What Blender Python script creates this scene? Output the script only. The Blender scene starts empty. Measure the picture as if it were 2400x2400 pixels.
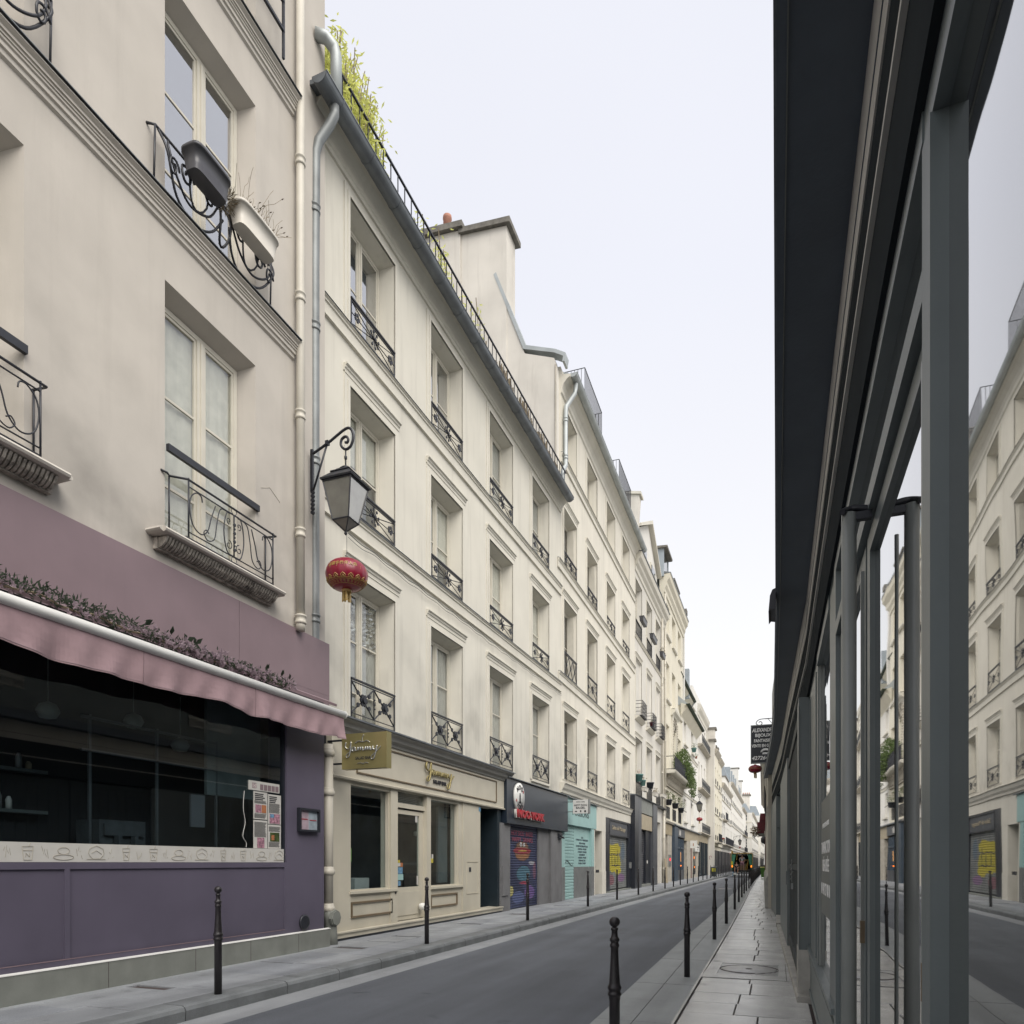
import bpy, math, random
from math import sin, cos, pi, radians, atan2
from mathutils import Vector, Matrix
random.seed(7)
SC = bpy.context.scene
COL = SC.collection

# ------------------------------------------------------------------ camera
cam_d = bpy.data.cameras.new("camera")
cam = bpy.data.objects.new("camera", cam_d)
COL.objects.link(cam)
SC.camera = cam
cam_d.sensor_fit = 'HORIZONTAL'
cam_d.sensor_width = 36.0
cam_d.lens = 36.0 * 1669 / 2400
cam_d.shift_x = 0.0
cam_d.shift_y = (2022 - 1200) / 2400
cam_d.clip_start = 0.05
cam_d.clip_end = 6000
cam.location = (0, 0, 1.6)
cam.rotation_euler = (radians(90), 0, math.atan(620 / 1669))

# ------------------------------------------------------------------ light
SUN_EL, SUN_AZ = radians(50), radians(128)      # azimuth measured from +Y towards +X
world = bpy.data.worlds.new("World")
SC.world = world
world.use_nodes = True
wn, wl = world.node_tree.nodes, world.node_tree.links
bg = wn['Background']
sky = wn.new('ShaderNodeTexSky')
sky.sky_type = 'NISHITA'
sky.sun_disc = False
sky.sun_elevation = SUN_EL
sky.sun_rotation = SUN_AZ
sky.air_density = 1.0
sky.dust_density = 3.0
sky.ozone_density = 1.0
veil = wn.new('ShaderNodeMix'); veil.data_type = 'RGBA'
veil.inputs[0].default_value = 0.76
# thin cloud: pale lavender high up, warmer white near the horizon, the same all the way round
tco = wn.new('ShaderNodeTexCoord'); spz = wn.new('ShaderNodeSeparateXYZ'); wl.new(tco.outputs['Generated'], spz.inputs[0])
elv = wn.new('ShaderNodeMapRange'); elv.inputs[1].default_value = 0.0; elv.inputs[2].default_value = 0.62; wl.new(spz.outputs[2], elv.inputs[0])
cnz = wn.new('ShaderNodeTexNoise'); cnz.inputs['Scale'].default_value = 2.2; cnz.inputs['Detail'].default_value = 3; wl.new(tco.outputs['Generated'], cnz.inputs['Vector'])
cmr = wn.new('ShaderNodeMapRange'); cmr.inputs[1].default_value = .3; cmr.inputs[2].default_value = .7; cmr.inputs[3].default_value = .985; cmr.inputs[4].default_value = 1.015; wl.new(cnz.outputs[0], cmr.inputs[0])
vc = wn.new('ShaderNodeMix'); vc.data_type = 'RGBA'; vc.inputs[6].default_value = (7.2, 6.85, 6.3, 1); vc.inputs[7].default_value = (5.85, 5.82, 6.1, 1)
wl.new(elv.outputs[0], vc.inputs[0])
vs_ = wn.new('ShaderNodeVectorMath'); vs_.operation = 'SCALE'; wl.new(vc.outputs[2], vs_.inputs[0]); wl.new(cmr.outputs[0], vs_.inputs['Scale']); wl.new(vs_.outputs[0], veil.inputs[7])
wl.new(sky.outputs[0], veil.inputs[6]); wl.new(veil.outputs[2], bg.inputs['Color'])
bg.inputs['Strength'].default_value = 0.056

sun_d = bpy.data.lights.new("sun", 'SUN')
sun_d.energy = .95
sun_d.angle = radians(48)
sun_d.color = (1.0, 0.955, 0.88)
sun = bpy.data.objects.new("sun", sun_d)
COL.objects.link(sun)
sd = Vector((sin(SUN_AZ) * cos(SUN_EL), cos(SUN_AZ) * cos(SUN_EL), sin(SUN_EL)))
sun.rotation_euler = sd.to_track_quat('Z', 'Y').to_euler()
sun.location = (0, 0, 40)

SC.view_settings.view_transform = 'Standard'
SC.view_settings.look = 'None'
SC.view_settings.exposure = 1.72
SC.view_settings.gamma = 1.0
SC.view_settings.use_curve_mapping = False
SC.render.engine = 'CYCLES'

# ------------------------------------------------------------------ materials
def new_mat(name):
    m = bpy.data.materials.new(name); m.use_nodes = True
    nt = m.node_tree
    return m, nt, nt.nodes['Principled BSDF']

def mat(name, col, rough=0.6, var=0.12, scale=3.0, bump=0.0, bscale=60.0, metal=0.0, streak=0.0, spec=0.5, dark=None, world_co=True, stain_z=None):
    """base colour with grain: large and small noise, vertical rain streaks, fine bump"""
    m, nt, b = new_mat(name)
    N, L = nt.nodes, nt.links
    b.inputs['Roughness'].default_value = rough
    b.inputs['Metallic'].default_value = metal
    b.inputs['Specular IOR Level'].default_value = spec
    geo = N.new('ShaderNodeNewGeometry')
    src = geo.outputs['Position']
    n1 = N.new('ShaderNodeTexNoise'); n1.inputs['Scale'].default_value = scale; n1.inputs['Detail'].default_value = 6
    L.new(src, n1.inputs['Vector'])
    ramp = N.new('ShaderNodeMapRange'); ramp.inputs[1].default_value = 0.3; ramp.inputs[2].default_value = 0.7
    ramp.inputs[3].default_value = 1 - var; ramp.inputs[4].default_value = 1 + var
    L.new(n1.outputs[0], ramp.inputs[0])
    mul = N.new('ShaderNodeVectorMath'); mul.operation = 'SCALE'
    mul.inputs[0].default_value = col[:3]
    L.new(ramp.outputs[0], mul.inputs['Scale'])
    out = mul.outputs[0]
    if streak > 0:
        mp = N.new('ShaderNodeMapping'); mp.inputs['Scale'].default_value = (2.2, 2.2, 0.16)
        L.new(src, mp.inputs[0])
        n2 = N.new('ShaderNodeTexNoise'); n2.inputs['Scale'].default_value = 1.6; n2.inputs['Detail'].default_value = 8
        n2.inputs['Roughness'].default_value = 0.65
        L.new(mp.outputs[0], n2.inputs['Vector'])
        r2 = N.new('ShaderNodeMapRange'); r2.inputs[1].default_value = 0.52; r2.inputs[2].default_value = 0.75
        r2.inputs[3].default_value = 0.0; r2.inputs[4].default_value = streak
        L.new(n2.outputs[0], r2.inputs[0])
        mx = N.new('ShaderNodeMix'); mx.data_type = 'RGBA'
        L.new(r2.outputs[0], mx.inputs[0]); L.new(out, mx.inputs[6])
        d = dark or (col[0] * .35, col[1] * .34, col[2] * .33)
        mx.inputs[7].default_value = (*d[:3], 1)
        out = mx.outputs[2]
    if stain_z is not None:
        # soot patches settled around a given level of the wall (a stain with its own ragged shape)
        sep = N.new('ShaderNodeSeparateXYZ'); L.new(src, sep.inputs[0])
        r3 = N.new('ShaderNodeMapRange'); r3.inputs[1].default_value = stain_z[0]; r3.inputs[2].default_value = stain_z[1]
        r3.inputs[3].default_value = 1.0; r3.inputs[4].default_value = 0.0
        L.new(sep.outputs[2], r3.inputs[0])
        n3 = N.new('ShaderNodeTexNoise'); n3.inputs['Scale'].default_value = 1.1; n3.inputs['Detail'].default_value = 7
        L.new(src, n3.inputs['Vector'])
        r4 = N.new('ShaderNodeMapRange'); r4.inputs[1].default_value = 0.42; r4.inputs[2].default_value = 0.72
        r4.inputs[4].default_value = stain_z[2]
        L.new(n3.outputs[0], r4.inputs[0])
        mm = N.new('ShaderNodeMath'); mm.operation = 'MULTIPLY'
        L.new(r3.outputs[0], mm.inputs[0]); L.new(r4.outputs[0], mm.inputs[1])
        mx = N.new('ShaderNodeMix'); mx.data_type = 'RGBA'
        L.new(mm.outputs[0], mx.inputs[0]); L.new(out, mx.inputs[6])
        mx.inputs[7].default_value = (col[0] * .3, col[1] * .3, col[2] * .3, 1)
        out = mx.outputs[2]
    L.new(out, b.inputs['Base Color'])
    if bump > 0:
        n3 = N.new('ShaderNodeTexNoise'); n3.inputs['Scale'].default_value = bscale; n3.inputs['Detail'].default_value = 5
        L.new(src, n3.inputs['Vector'])
        bp = N.new('ShaderNodeBump'); bp.inputs['Strength'].default_value = bump; bp.inputs['Distance'].default_value = 0.01
        L.new(n3.outputs[0], bp.inputs['Height']); L.new(bp.outputs[0], b.inputs['Normal'])
    return m

def glass(name, tint=(0.75, 0.8, 0.8), opaque=None, wav=0.0, base=0.05, gain=1.0):
    """pane: fresnel mix of mirror reflection and a see-through (or dark) body"""
    m, nt, b = new_mat(name)
    N, L = nt.nodes, nt.links
    gl = N.new('ShaderNodeBsdfGlossy'); gl.inputs['Roughness'].default_value = 0.015
    if opaque:
        body = N.new('ShaderNodeBsdfDiffuse'); body.inputs['Color'].default_value = (*opaque, 1)
    else:
        body = N.new('ShaderNodeBsdfTransparent'); body.inputs['Color'].default_value = (*tint, 1)
    fr = N.new('ShaderNodeFresnel'); fr.inputs['IOR'].default_value = 1.52
    if wav:
        geo = N.new('ShaderNodeNewGeometry')
        nz = N.new('ShaderNodeTexNoise'); nz.inputs['Scale'].default_value = 1.3
        L.new(geo.outputs['Position'], nz.inputs['Vector'])
        bp = N.new('ShaderNodeBump'); bp.inputs['Strength'].default_value = wav; bp.inputs['Distance'].default_value = 0.02
        L.new(nz.outputs[0], bp.inputs['Height']); L.new(bp.outputs[0], gl.inputs['Normal'])
    mx = N.new('ShaderNodeMixShader')
    ml = N.new('ShaderNodeMath'); ml.operation = 'MULTIPLY_ADD'; ml.inputs[1].default_value = gain; ml.inputs[2].default_value = base
    ml.use_clamp = True
    L.new(fr.outputs[0], ml.inputs[0])
    # only the outer face of a pane mirrors; its inner face would otherwise show total internal reflection
    gb = N.new('ShaderNodeNewGeometry'); inv = N.new('ShaderNodeMath'); inv.operation = 'SUBTRACT'; inv.inputs[0].default_value = 1.0
    L.new(gb.outputs['Backfacing'], inv.inputs[1])
    mf = N.new('ShaderNodeMath'); mf.operation = 'MULTIPLY'; L.new(ml.outputs[0], mf.inputs[0]); L.new(inv.outputs[0], mf.inputs[1])
    L.new(mf.outputs[0], mx.inputs[0])
    L.new(body.outputs[0], mx.inputs[1]); L.new(gl.outputs[0], mx.inputs[2])
    L.new(mx.outputs[0], N['Material Output'].inputs['Surface'])
    return m

def emit(name, col, s):
    m, nt, b = new_mat(name)
    b.inputs['Base Color'].default_value = (*col, 1)
    b.inputs['Emission Color'].default_value = (*col, 1)
    b.inputs['Emission Strength'].default_value = s
    return m

M = {}
def defmats():
    M['stucco1'] = mat('stucco_beige', (.50, .465, .415), .85, .07, 1.2, .12, 55, streak=.12, stain_z=(4.8, 9.0, .65))
    M['stucco2'] = mat('stucco_cream', (.62, .595, .52), .85, .05, .9, .12, 60, streak=.26, stain_z=(4.0, 7.6, .55))
    M['stucco3'] = mat('stucco_ivory', (.64, .61, .53), .85, .05, .9, .12, 60, streak=.24, stain_z=(4.2, 8.0, .6))
    M['stucco4'] = mat('stucco_grey', (.58, .56, .51), .85, .05, .9, .10, 60, streak=.2)
    M['stucco5'] = mat('stucco_yellow', (.64, .605, .50), .85, .05, .9, .10, 60, streak=.12)
    M['stucco6'] = mat('stucco_white', (.68, .665, .62), .85, .05, .9, .10, 60, streak=.12)
    M['party'] = mat('party_wall', (.66, .63, .57), .9, .1, .8, .2, 30, streak=.4, dark=(.33, .30, .26))
    M['stone'] = mat('carved_stone', (.40, .37, .31), .85, .2, 4, .25, 40, streak=.3)
    M['signwhite'] = mat('white_lettering', (.92, .92, .90), .5, .05, 6)
    M['rightblack'] = mat('near_black_board', (.026, .031, .034), .95, .12, 2.5, .06, 40, spec=.03)
    M['trim'] = mat('moulding', (.62, .595, .52), .8, .05, 1.5, .06, 60, streak=.18)
    M['trim1'] = mat('moulding_beige', (.54, .505, .45), .8, .05, 1.5, .06, 60, streak=.15)
    M['corbel'] = mat('sooty_corbel', (.34, .31, .27), .9, .5, 14, .4, 60, streak=.95, dark=(.02, .02, .02))
    M['zinc'] = mat('zinc', (.22, .235, .235), .5, .18, 2.5, .06, 30, metal=.35, streak=.25, dark=(.12, .13, .14))
    M['zinc_dark'] = mat('old_zinc', (.15, .165, .18), .5, .2, 3, .06, 30, metal=.3, streak=.25)
    M['zinc_light'] = mat('pale_zinc', (.40, .43, .43), .5, .12, 2, .05, 30, metal=.3)
    M['frame'] = mat('window_paint', (.58, .55, .47), .5, .05, 4)
    M['iron'] = mat('black_iron', (.018, .02, .027), .45, .2, 8, .08, 90)
    M['iron_grey'] = mat('grey_iron', (.05, .055, .06), .5, .2, 8)
    M['bollard'] = mat('bollard_paint', (.018, .015, .017), .38, .25, 20, .25, 180, spec=.6)
    M['glass'] = glass('window_glass', (.96, .965, .955), base=.08, gain=1.5, wav=.06)
    M['glass_sky'] = glass('sky_boosted_window_glass', (.9, .93, .95), base=.52, gain=1.2, wav=.05)  # mirror share raised beyond plain glass, putting brighter sky into these panes
    M['glass_far'] = glass('far_window_glass', opaque=(.07, .078, .08), base=.12, gain=1.4)
    M['glass_shop'] = glass('shop_glass', (.86, .92, .94), base=.07, gain=1.6)
    M['glass_right'] = glass('reflecting_glass', opaque=(.07, .075, .07), wav=.05, base=.28, gain=1.4)
    M['curtain'] = mat('net_curtain', (.56, .56, .50), .9, .12, 5)
    M['curtain2'] = mat('plain_curtain', (.38, .39, .37), .9, .15, 4)
    M['interior'] = mat('dark_interior', (.06, .07, .085), .9, .5, 1.3)
    M['interior2'] = mat('dim_interior', (.10, .115, .115), .9, .3, 1.5)
    M['foil'] = mat('foil_sheet', (.35, .36, .34), .25, .6, 4, .9, 12, metal=.8)
    M['black'] = mat('black_void', (.010, .011, .014), .9, .1, 2)
    M['purple'] = mat('purple_panel', (.104, .092, .130), .45, .09, 1.2, .04, 40, streak=.14, dark=(.075, .066, .09), stain_z=(.45, 1.1, .4))
    M['mauve'] = mat('mauve_fascia', (.215, .155, .17), .55, .07, 1.5, .03, 30, streak=.15, dark=(.15, .11, .12))
    M['awning'] = mat('mauve_awning', (.30, .205, .22), .85, .16, 3, .35, 12, streak=.25, dark=(.18, .13, .14))
    M['white'] = mat('white_paint', (.70, .70, .67), .45, .05, 3)
    M['pipe_cream'] = mat('cream_pipe', (.52, .49, .42), .5, .08, 3, streak=.2)
    M['plinth'] = mat('stone_plinth', (.20, .21, .19), .6, .14, 3, .1, 40, streak=.2)
    M['greycornice'] = mat('grey_cornice', (.27, .265, .245), .7, .1, 2, streak=.2)
    M['creamshop'] = mat('cream_joinery', (.52, .485, .395), .5, .05, 2, streak=.08, stain_z=(.2, .9, .35))
    M['bronze'] = mat('bronze_beading', (.16, .12, .075), .5, .1, 5)
    M['gold'] = mat('gold_sign', (.38, .33, .15), .33, .12, 1.8, metal=.55)
    M['goldletters'] = mat('gold_letters', (.30, .25, .11), .4, .1, 5, metal=.5)
    M['silver'] = mat('silver_letters', (.55, .56, .55), .25, .1, 5, metal=.7)
    M['navy'] = mat('slate_fascia', (.016, .025, .040), .35, .12, 2)
    M['darkteal'] = mat('dark_teal_jamb', (.012, .022, .03), .5, .1, 3)
    M['greystone'] = mat('grey_pillar', (.155, .155, .16), .8, .14, 2, .15, 40, streak=.2)
    M['red'] = mat('red_letters', (.33, .02, .03), .4, .1, 5)
    M['teal'] = mat('pale_teal', (.30, .47, .455), .6, .05, 2, streak=.08)
    M['steel'] = mat('brushed_steel', (.24, .25, .25), .45, .1, 3, metal=.4)
    M['charcoal'] = mat('charcoal_front', (.017, .020, .028), .4, .15, 3)
    M['slategrey'] = mat('slate_grey_panel', (.068, .073, .082), .5, .12, 2)
    M['blueshop'] = mat('blue_joinery', (.04, .06, .085), .5, .15, 3)
    M['wood'] = mat('brown_door', (.06, .035, .025), .6, .3, 8, .1, 30)
    M['board'] = mat('pale_board', (.36, .31, .22), .7, .1, 3)
    M['olive'] = mat('olive_box', (.14, .14, .08), .6, .1, 3)
    M['lantern'] = mat('red_lantern', (.22, .008, .028), .32, .12, 6)
    M['gilt'] = mat('gilt_trim', (.40, .25, .08), .45, .1, 6)
    M['tassel'] = mat('gold_tassel', (.45, .31, .10), .7, .3, 30)
    M['milk'] = mat('frosted_lamp_glass', (.40, .38, .33), .2, .12, 6)
    M['paper'] = mat('paper', (.50, .49, .46), .8, .05, 6)
    M['ink'] = mat('ink', (.03, .03, .035), .8, .05, 6)
    M['pink'] = mat('pink_print', (.33, .17, .22), .8, .6, 30)
    M['blueprint'] = mat('blue_print', (.12, .25, .38), .8, .35, 30)
    M['palepink'] = mat('faded_pink_sheet', (.36, .28, .32), .7, .2, 12)
    M['paleblue'] = mat('faded_blue_sheet', (.27, .32, .36), .7, .2, 12)
    M['green'] = mat('green_card', (.10, .24, .05), .7, .2, 10)
    M['orange'] = mat('orange_card', (.36, .14, .06), .7, .2, 10)
    M['yellow'] = mat('yellow_print', (.50, .42, .05), .7, .2, 10)
    M['right'] = mat('slate_green_paint', (.128, .152, .155), .40, .09, 2.5, .06, 60, streak=.3, dark=(.08, .09, .095))
    M['rightdark'] = mat('dark_soffit', (.085, .105, .13), .55, .1, 2.5, .1, 40)
    M['rightlight'] = mat('worn_grey_fascia', (.50, .49, .45), .8, .1, 2)
    M['darkdoor'] = mat('green_black_door', (.020, .028, .030), .6, .25, 6, .1, 50, streak=.3)
    M['alu'] = mat('grey_metal_tube', (.22, .235, .225), .30, .08, 4)
    M['cream_r'] = mat('cream_render', (.52, .49, .42), .85, .08, 1.5, .1, 50, streak=.25)
    M['postergrey'] = mat('grey_poster', (.17, .18, .165), .5, .05, 6)
    M['step'] = mat('pale_step', (.36, .35, .32), .7, .2, 5, .2, 60)
    M['asphalt'] = mat('asphalt', (.108, .118, .135), .72, .14, .55, .7, 210, streak=.0)
    M['gutterstrip'] = mat('gutter_asphalt', (.24, .25, .26), .8, .12, 1.5, .3, 150)
    M['strip'] = mat('granite_strip', (.28, .295, .295), .62, .13, 1.3, .2, 120)
    M['flag'] = mat('granite_flag', (.50, .50, .485), .24, .16, 1.6, .14, 90)
    M['flag2'] = mat('granite_flag_dark', (.44, .44, .425), .27, .18, 1.9, .14, 90)
    M['flagL'] = mat('grey_flag', (.25, .262, .275), .6, .14, 2.0, .25, 90)
    M['flagL2'] = mat('grey_flag_blue', (.22, .232, .25), .6, .14, 2.0, .25, 90)
    M['kerb'] = mat('kerb_granite', (.16, .17, .175), .6, .2, 3, .25, 90)
    M['joint'] = mat('mortar', (.065, .050, .048), .9, .2, 8)
    M['ground'] = mat('ground_mat', (.12, .12, .12), .9, .1, .5)
    M['castiron'] = mat('cast_iron_cover', (.38, .38, .37), .33, .2, 9, .3, 60)
    M['leaf_y'] = mat('bamboo_leaf', (.66, .68, .22), .6, .3, 9)
    M['leaf'] = mat('green_leaf', (.12, .17, .06), .6, .4, 9)
    M['leaf_d'] = mat('dark_leaf', (.06, .085, .055), .6, .4, 12)
    M['dry'] = mat('dry_stem', (.22, .18, .12), .9, .3, 15)
    M['petal'] = mat('lilac_petal', (.36, .285, .32), .8, .3, 25)
    M['soil'] = mat('soil', (.06, .045, .035), .9, .3, 20)
    M['pot_teal'] = mat('teal_pot', (.10, .22, .21), .5, .1, 5)
    M['pot_dark'] = mat('dark_pot', (.03, .035, .045), .5, .1, 5)
    M['planter_grey'] = mat('grey_planter', (.055, .055, .062), .4, .08, 5)
    M['planter_white'] = mat('white_planter', (.56, .53, .47), .45, .05, 5)
    M['terracotta'] = mat('terracotta', (.36, .17, .12), .8, .15, 5)
    M['cement'] = mat('cement_cap', (.17, .16, .14), .9, .25, 6, .5, 30)
    M['slate'] = mat('blue_slate', (.30, .34, .37), .55, .1, 2)
    M['vgreen'] = mat('truck_green', (.03, .15, .085), .45, .25, 3)
    M['vdark'] = mat('truck_dark', (.015, .016, .018), .6, .3, 5)
    M['vyellow'] = mat('ochre_wood', (.30, .20, .05), .6, .3, 8)
    M['binG'] = mat('bin_green', (.055, .16, .02), .45, .1, 4)
    M['binY'] = mat('bin_lid_yellow', (.40, .38, .04), .5, .1, 4)
    M['binD'] = mat('bin_grey', (.035, .045, .05), .5, .1, 4)
    M['amber'] = emit('amber_lamp', (1.0, .20, .008), .8)
    M['warm'] = emit('warm_shop_light', (1.0, .5, .16), .25)
    M['skin'] = mat('skin', (.30, .18, .13), .6, .1, 10)
    M['shirt'] = mat('grey_shirt', (.24, .26, .28), .8, .15, 10)
    M['shorts'] = mat('pink_shorts', (.27, .15, .19), .8, .15, 10)
    M['dark_cloth'] = mat('dark_clothes', (.015, .015, .02), .8, .2, 10)
    M['hair'] = mat('dark_hair', (.02, .015, .012), .7, .2, 10)
    M['maroon'] = mat('maroon_awning', (.10, .018, .025), .8, .15, 3)
    M['graffred'] = mat('pink_spray', (.30, .08, .12), .8, .2, 6)
    M['bin_yel'] = mat('yellow_bag', (.35, .33, .03), .6, .2, 8)
defmats()
def leafy(name, f=.55):
    m = M[name]; nt = m.node_tree; N, L = nt.nodes, nt.links; b = N['Principled BSDF']
    t = N.new('ShaderNodeBsdfTranslucent'); L.new(b.inputs['Base Color'].links[0].from_socket, t.inputs['Color'])
    mx = N.new('ShaderNodeMixShader'); mx.inputs[0].default_value = f
    L.new(b.outputs[0], mx.inputs[1]); L.new(t.outputs[0], mx.inputs[2]); L.new(mx.outputs[0], N['Material Output'].inputs['Surface'])
for k_ in ('leaf_y', 'leaf', 'leaf_d', 'petal'): leafy(k_)
def weather_road(m):
    nt = m.node_tree; N, L = nt.nodes, nt.links; b = N['Principled BSDF']
    src = b.inputs['Base Color'].links[0].from_socket
    geo = N.new('ShaderNodeNewGeometry')
    sp = N.new('ShaderNodeTexNoise'); sp.inputs['Scale'].default_value = 260; sp.inputs['Detail'].default_value = 2; L.new(geo.outputs['Position'], sp.inputs['Vector'])
    r0 = N.new('ShaderNodeMapRange'); r0.inputs[1].default_value = .35; r0.inputs[2].default_value = .7; r0.inputs[3].default_value = .72; r0.inputs[4].default_value = 1.45; L.new(sp.outputs[0], r0.inputs[0])
    mp = N.new('ShaderNodeMapping'); mp.inputs['Scale'].default_value = (1.5, .10, 1); L.new(geo.outputs['Position'], mp.inputs[0])
    n2 = N.new('ShaderNodeTexNoise'); n2.inputs['Scale'].default_value = 1.3; n2.inputs['Detail'].default_value = 5; L.new(mp.outputs[0], n2.inputs['Vector'])
    r1 = N.new('ShaderNodeMapRange'); r1.inputs[1].default_value = .35; r1.inputs[2].default_value = .68; r1.inputs[3].default_value = .84; r1.inputs[4].default_value = 1.16; L.new(n2.outputs[0], r1.inputs[0])
    n3 = N.new('ShaderNodeTexNoise'); n3.inputs['Scale'].default_value = 2.6; n3.inputs['Detail'].default_value = 8; L.new(geo.outputs['Position'], n3.inputs['Vector'])
    r2 = N.new('ShaderNodeMapRange'); r2.inputs[1].default_value = .66; r2.inputs[2].default_value = .74; r2.inputs[3].default_value = 1.0; r2.inputs[4].default_value = .62; L.new(n3.outputs[0], r2.inputs[0])
    a = N.new('ShaderNodeMath'); a.operation = 'MULTIPLY'; L.new(r0.outputs[0], a.inputs[0]); L.new(r1.outputs[0], a.inputs[1])
    c = N.new('ShaderNodeMath'); c.operation = 'MULTIPLY'; L.new(a.outputs[0], c.inputs[0]); L.new(r2.outputs[0], c.inputs[1])
    v = N.new('ShaderNodeVectorMath'); v.operation = 'SCALE'; L.new(src, v.inputs[0]); L.new(c.outputs[0], v.inputs['Scale']); L.new(v.outputs[0], b.inputs['Base Color'])
for k_ in ('asphalt', 'gutterstrip', 'flag', 'flag2', 'flagL', 'flagL2', 'strip', 'kerb'): weather_road(M[k_])

# ------------------------------------------------------------------ mesh helpers
class MB:
    def __init__(s, ox=0.0, oy=0.0, oz=0.0):
        s.v, s.f, s.o, s.sm = [], [], (ox, oy, oz), []
    def _a(s, vs, fs, smooth=False):
        b = len(s.v); o = s.o
        s.v += [(x - o[0], y - o[1], z - o[2]) for x, y, z in vs]
        s.f += [tuple(i + b for i in f) for f in fs]
        s.sm += [smooth] * len(fs)
    def box(s, x0, x1, y0, y1, z0, z1):
        if x1 < x0: x0, x1 = x1, x0
        if y1 < y0: y0, y1 = y1, y0
        if z1 < z0: z0, z1 = z1, z0
        s._a([(x0, y0, z0), (x1, y0, z0), (x1, y1, z0), (x0, y1, z0), (x0, y0, z1), (x1, y0, z1), (x1, y1, z1), (x0, y1, z1)],
             [(0, 3, 2, 1), (4, 5, 6, 7), (0, 1, 5, 4), (1, 2, 6, 5), (2, 3, 7, 6), (3, 0, 4, 7)])
        return s
    def poly(s, pts):
        s._a(pts, [tuple(range(len(pts)))]); return s
    def prism(s, prof, x0, x1, axis='x', smooth=False):
        """closed profile (a,b) swept along an axis; x: (y,z), y: (x,z), z: (x,y)"""
        n = len(prof)
        def P(t, a, b): return (t, a, b) if axis == 'x' else ((a, t, b) if axis == 'y' else (a, b, t))
        vs = [P(x0, a, b) for a, b in prof] + [P(x1, a, b) for a, b in prof]
        fs = [(i, (i + 1) % n, (i + 1) % n + n, i + n) for i in range(n)]
        s._a(vs, fs, smooth)
        b = len(s.v) - 2 * n
        s.f += [tuple(b + i for i in reversed(range(n))), tuple(b + n + i for i in range(n))]
        s.sm += [False, False]
        return s
    def tube(s, pts, r, n=8, closed=False, smooth=True, rs=None):
        pts = [Vector(p) for p in pts]; k = len(pts)
        vs, fs = [], []
        up = None
        for i, p in enumerate(pts):
            a = pts[(i - 1) % k] if (i > 0 or closed) else p
            b = pts[(i + 1) % k] if (i < k - 1 or closed) else p
            t = (b - a)
            if t.length < 1e-9: t = Vector((0, 0, 1))
            t.normalize()
            if up is None:
                up = Vector((0, 0, 1)) if abs(t.z) < .9 else Vector((1, 0, 0))
            e1 = (up - t * up.dot(t))
            if e1.length < 1e-6: e1 = t.orthogonal()
            e1.normalize(); e2 = t.cross(e1); up = e1
            rr = rs[i] if rs else r
            for j in range(n):
                q = 2 * pi * j / n
                w = p + (e1 * cos(q) + e2 * sin(q)) * rr
                vs.append(tuple(w))
        m = k if closed else k - 1
        for i in range(m):
            for j in range(n):
                a = i * n + j; b = i * n + (j + 1) % n
                c = ((i + 1) % k) * n + (j + 1) % n; d = ((i + 1) % k) * n + j
                fs.append((a, b, c, d))
        s._a(vs, fs, smooth and n > 4)
        if not closed:
            b0 = len(s.v) - len(vs)
            s.f += [tuple(b0 + j for j in reversed(range(n))), tuple(b0 + (k - 1) * n + j for j in range(n))]
            s.sm += [False, False]
        return s
    def bar(s, a, b, r):
        return s.tube([a, b], r * 1.2, 4, smooth=False)
    def lathe(s, prof, n=16, c=(0, 0, 0), smooth=True):
        """profile (r,z) around a vertical axis"""
        vs = [(c[0] + r * cos(2 * pi * j / n), c[1] + r * sin(2 * pi * j / n), c[2] + z) for r, z in prof for j in range(n)]
        fs = [(i * n + j, i * n + (j + 1) % n, (i + 1) * n + (j + 1) % n, (i + 1) * n + j) for i in range(len(prof) - 1) for j in range(n)]
        s._a(vs, fs, smooth)
        b0 = len(s.v) - len(vs)
        s.f += [tuple(b0 + j for j in reversed(range(n))), tuple(b0 + (len(prof) - 1) * n + j for j in range(n))]
        s.sm += [False, False]
        return s
    def disc(s, c, r, h, axis='y', n=20, rz=None):
        pr = [(r * cos(2 * pi * j / n), (rz or r) * sin(2 * pi * j / n)) for j in range(n)]
        if axis == 'y': return s.prism([(c[0] + a, c[2] + b) for a, b in pr], c[1] - h, c[1], 'y')
        if axis == 'x': return s.prism([(c[1] + a, c[2] + b) for a, b in pr], c[0] - h, c[0], 'x')
        return s.prism([(c[0] + a, c[1] + b) for a, b in pr], c[2] - h, c[2], 'z')
    def leaf(s, p, d, up, w, l):
        p = Vector(p); d = Vector(d).normalized(); sd_ = d.cross(Vector(up))
        if sd_.length < 1e-4: sd_ = d.orthogonal()
        sd_.normalize()
        a = p; b = p + d * l * .45 + sd_ * w; c = p + d * l; e = p + d * l * .45 - sd_ * w
        s._a([tuple(a), tuple(b), tuple(c), tuple(e)], [(0, 1, 2, 3)]); return s
    def mesh(s, name, material):
        me = bpy.data.meshes.new(name); me.from_pydata(s.v, [], s.f); me.update()
        if any(s.sm): me.polygons.foreach_set('use_smooth', s.sm)
        me.materials.append(M[material] if isinstance(material, str) else material)
        return me
    def build(s, name, material, parent=None, loc=(0, 0, 0), rot=None):
        return place(s.mesh(name, material), name, parent, loc, rot)

def place(me, name, parent=None, loc=(0, 0, 0), rot=None):
    o = bpy.data.objects.new(name, me); COL.objects.link(o)
    o.parent = parent; o.location = loc
    if rot: o.rotation_euler = rot
    return o

def tag(o, label=None, cat=None, group=None, kind=None):
    if label: o['label'] = label
    if cat: o['category'] = cat
    if group: o['group'] = group
    if kind: o['kind'] = kind
    return o

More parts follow.
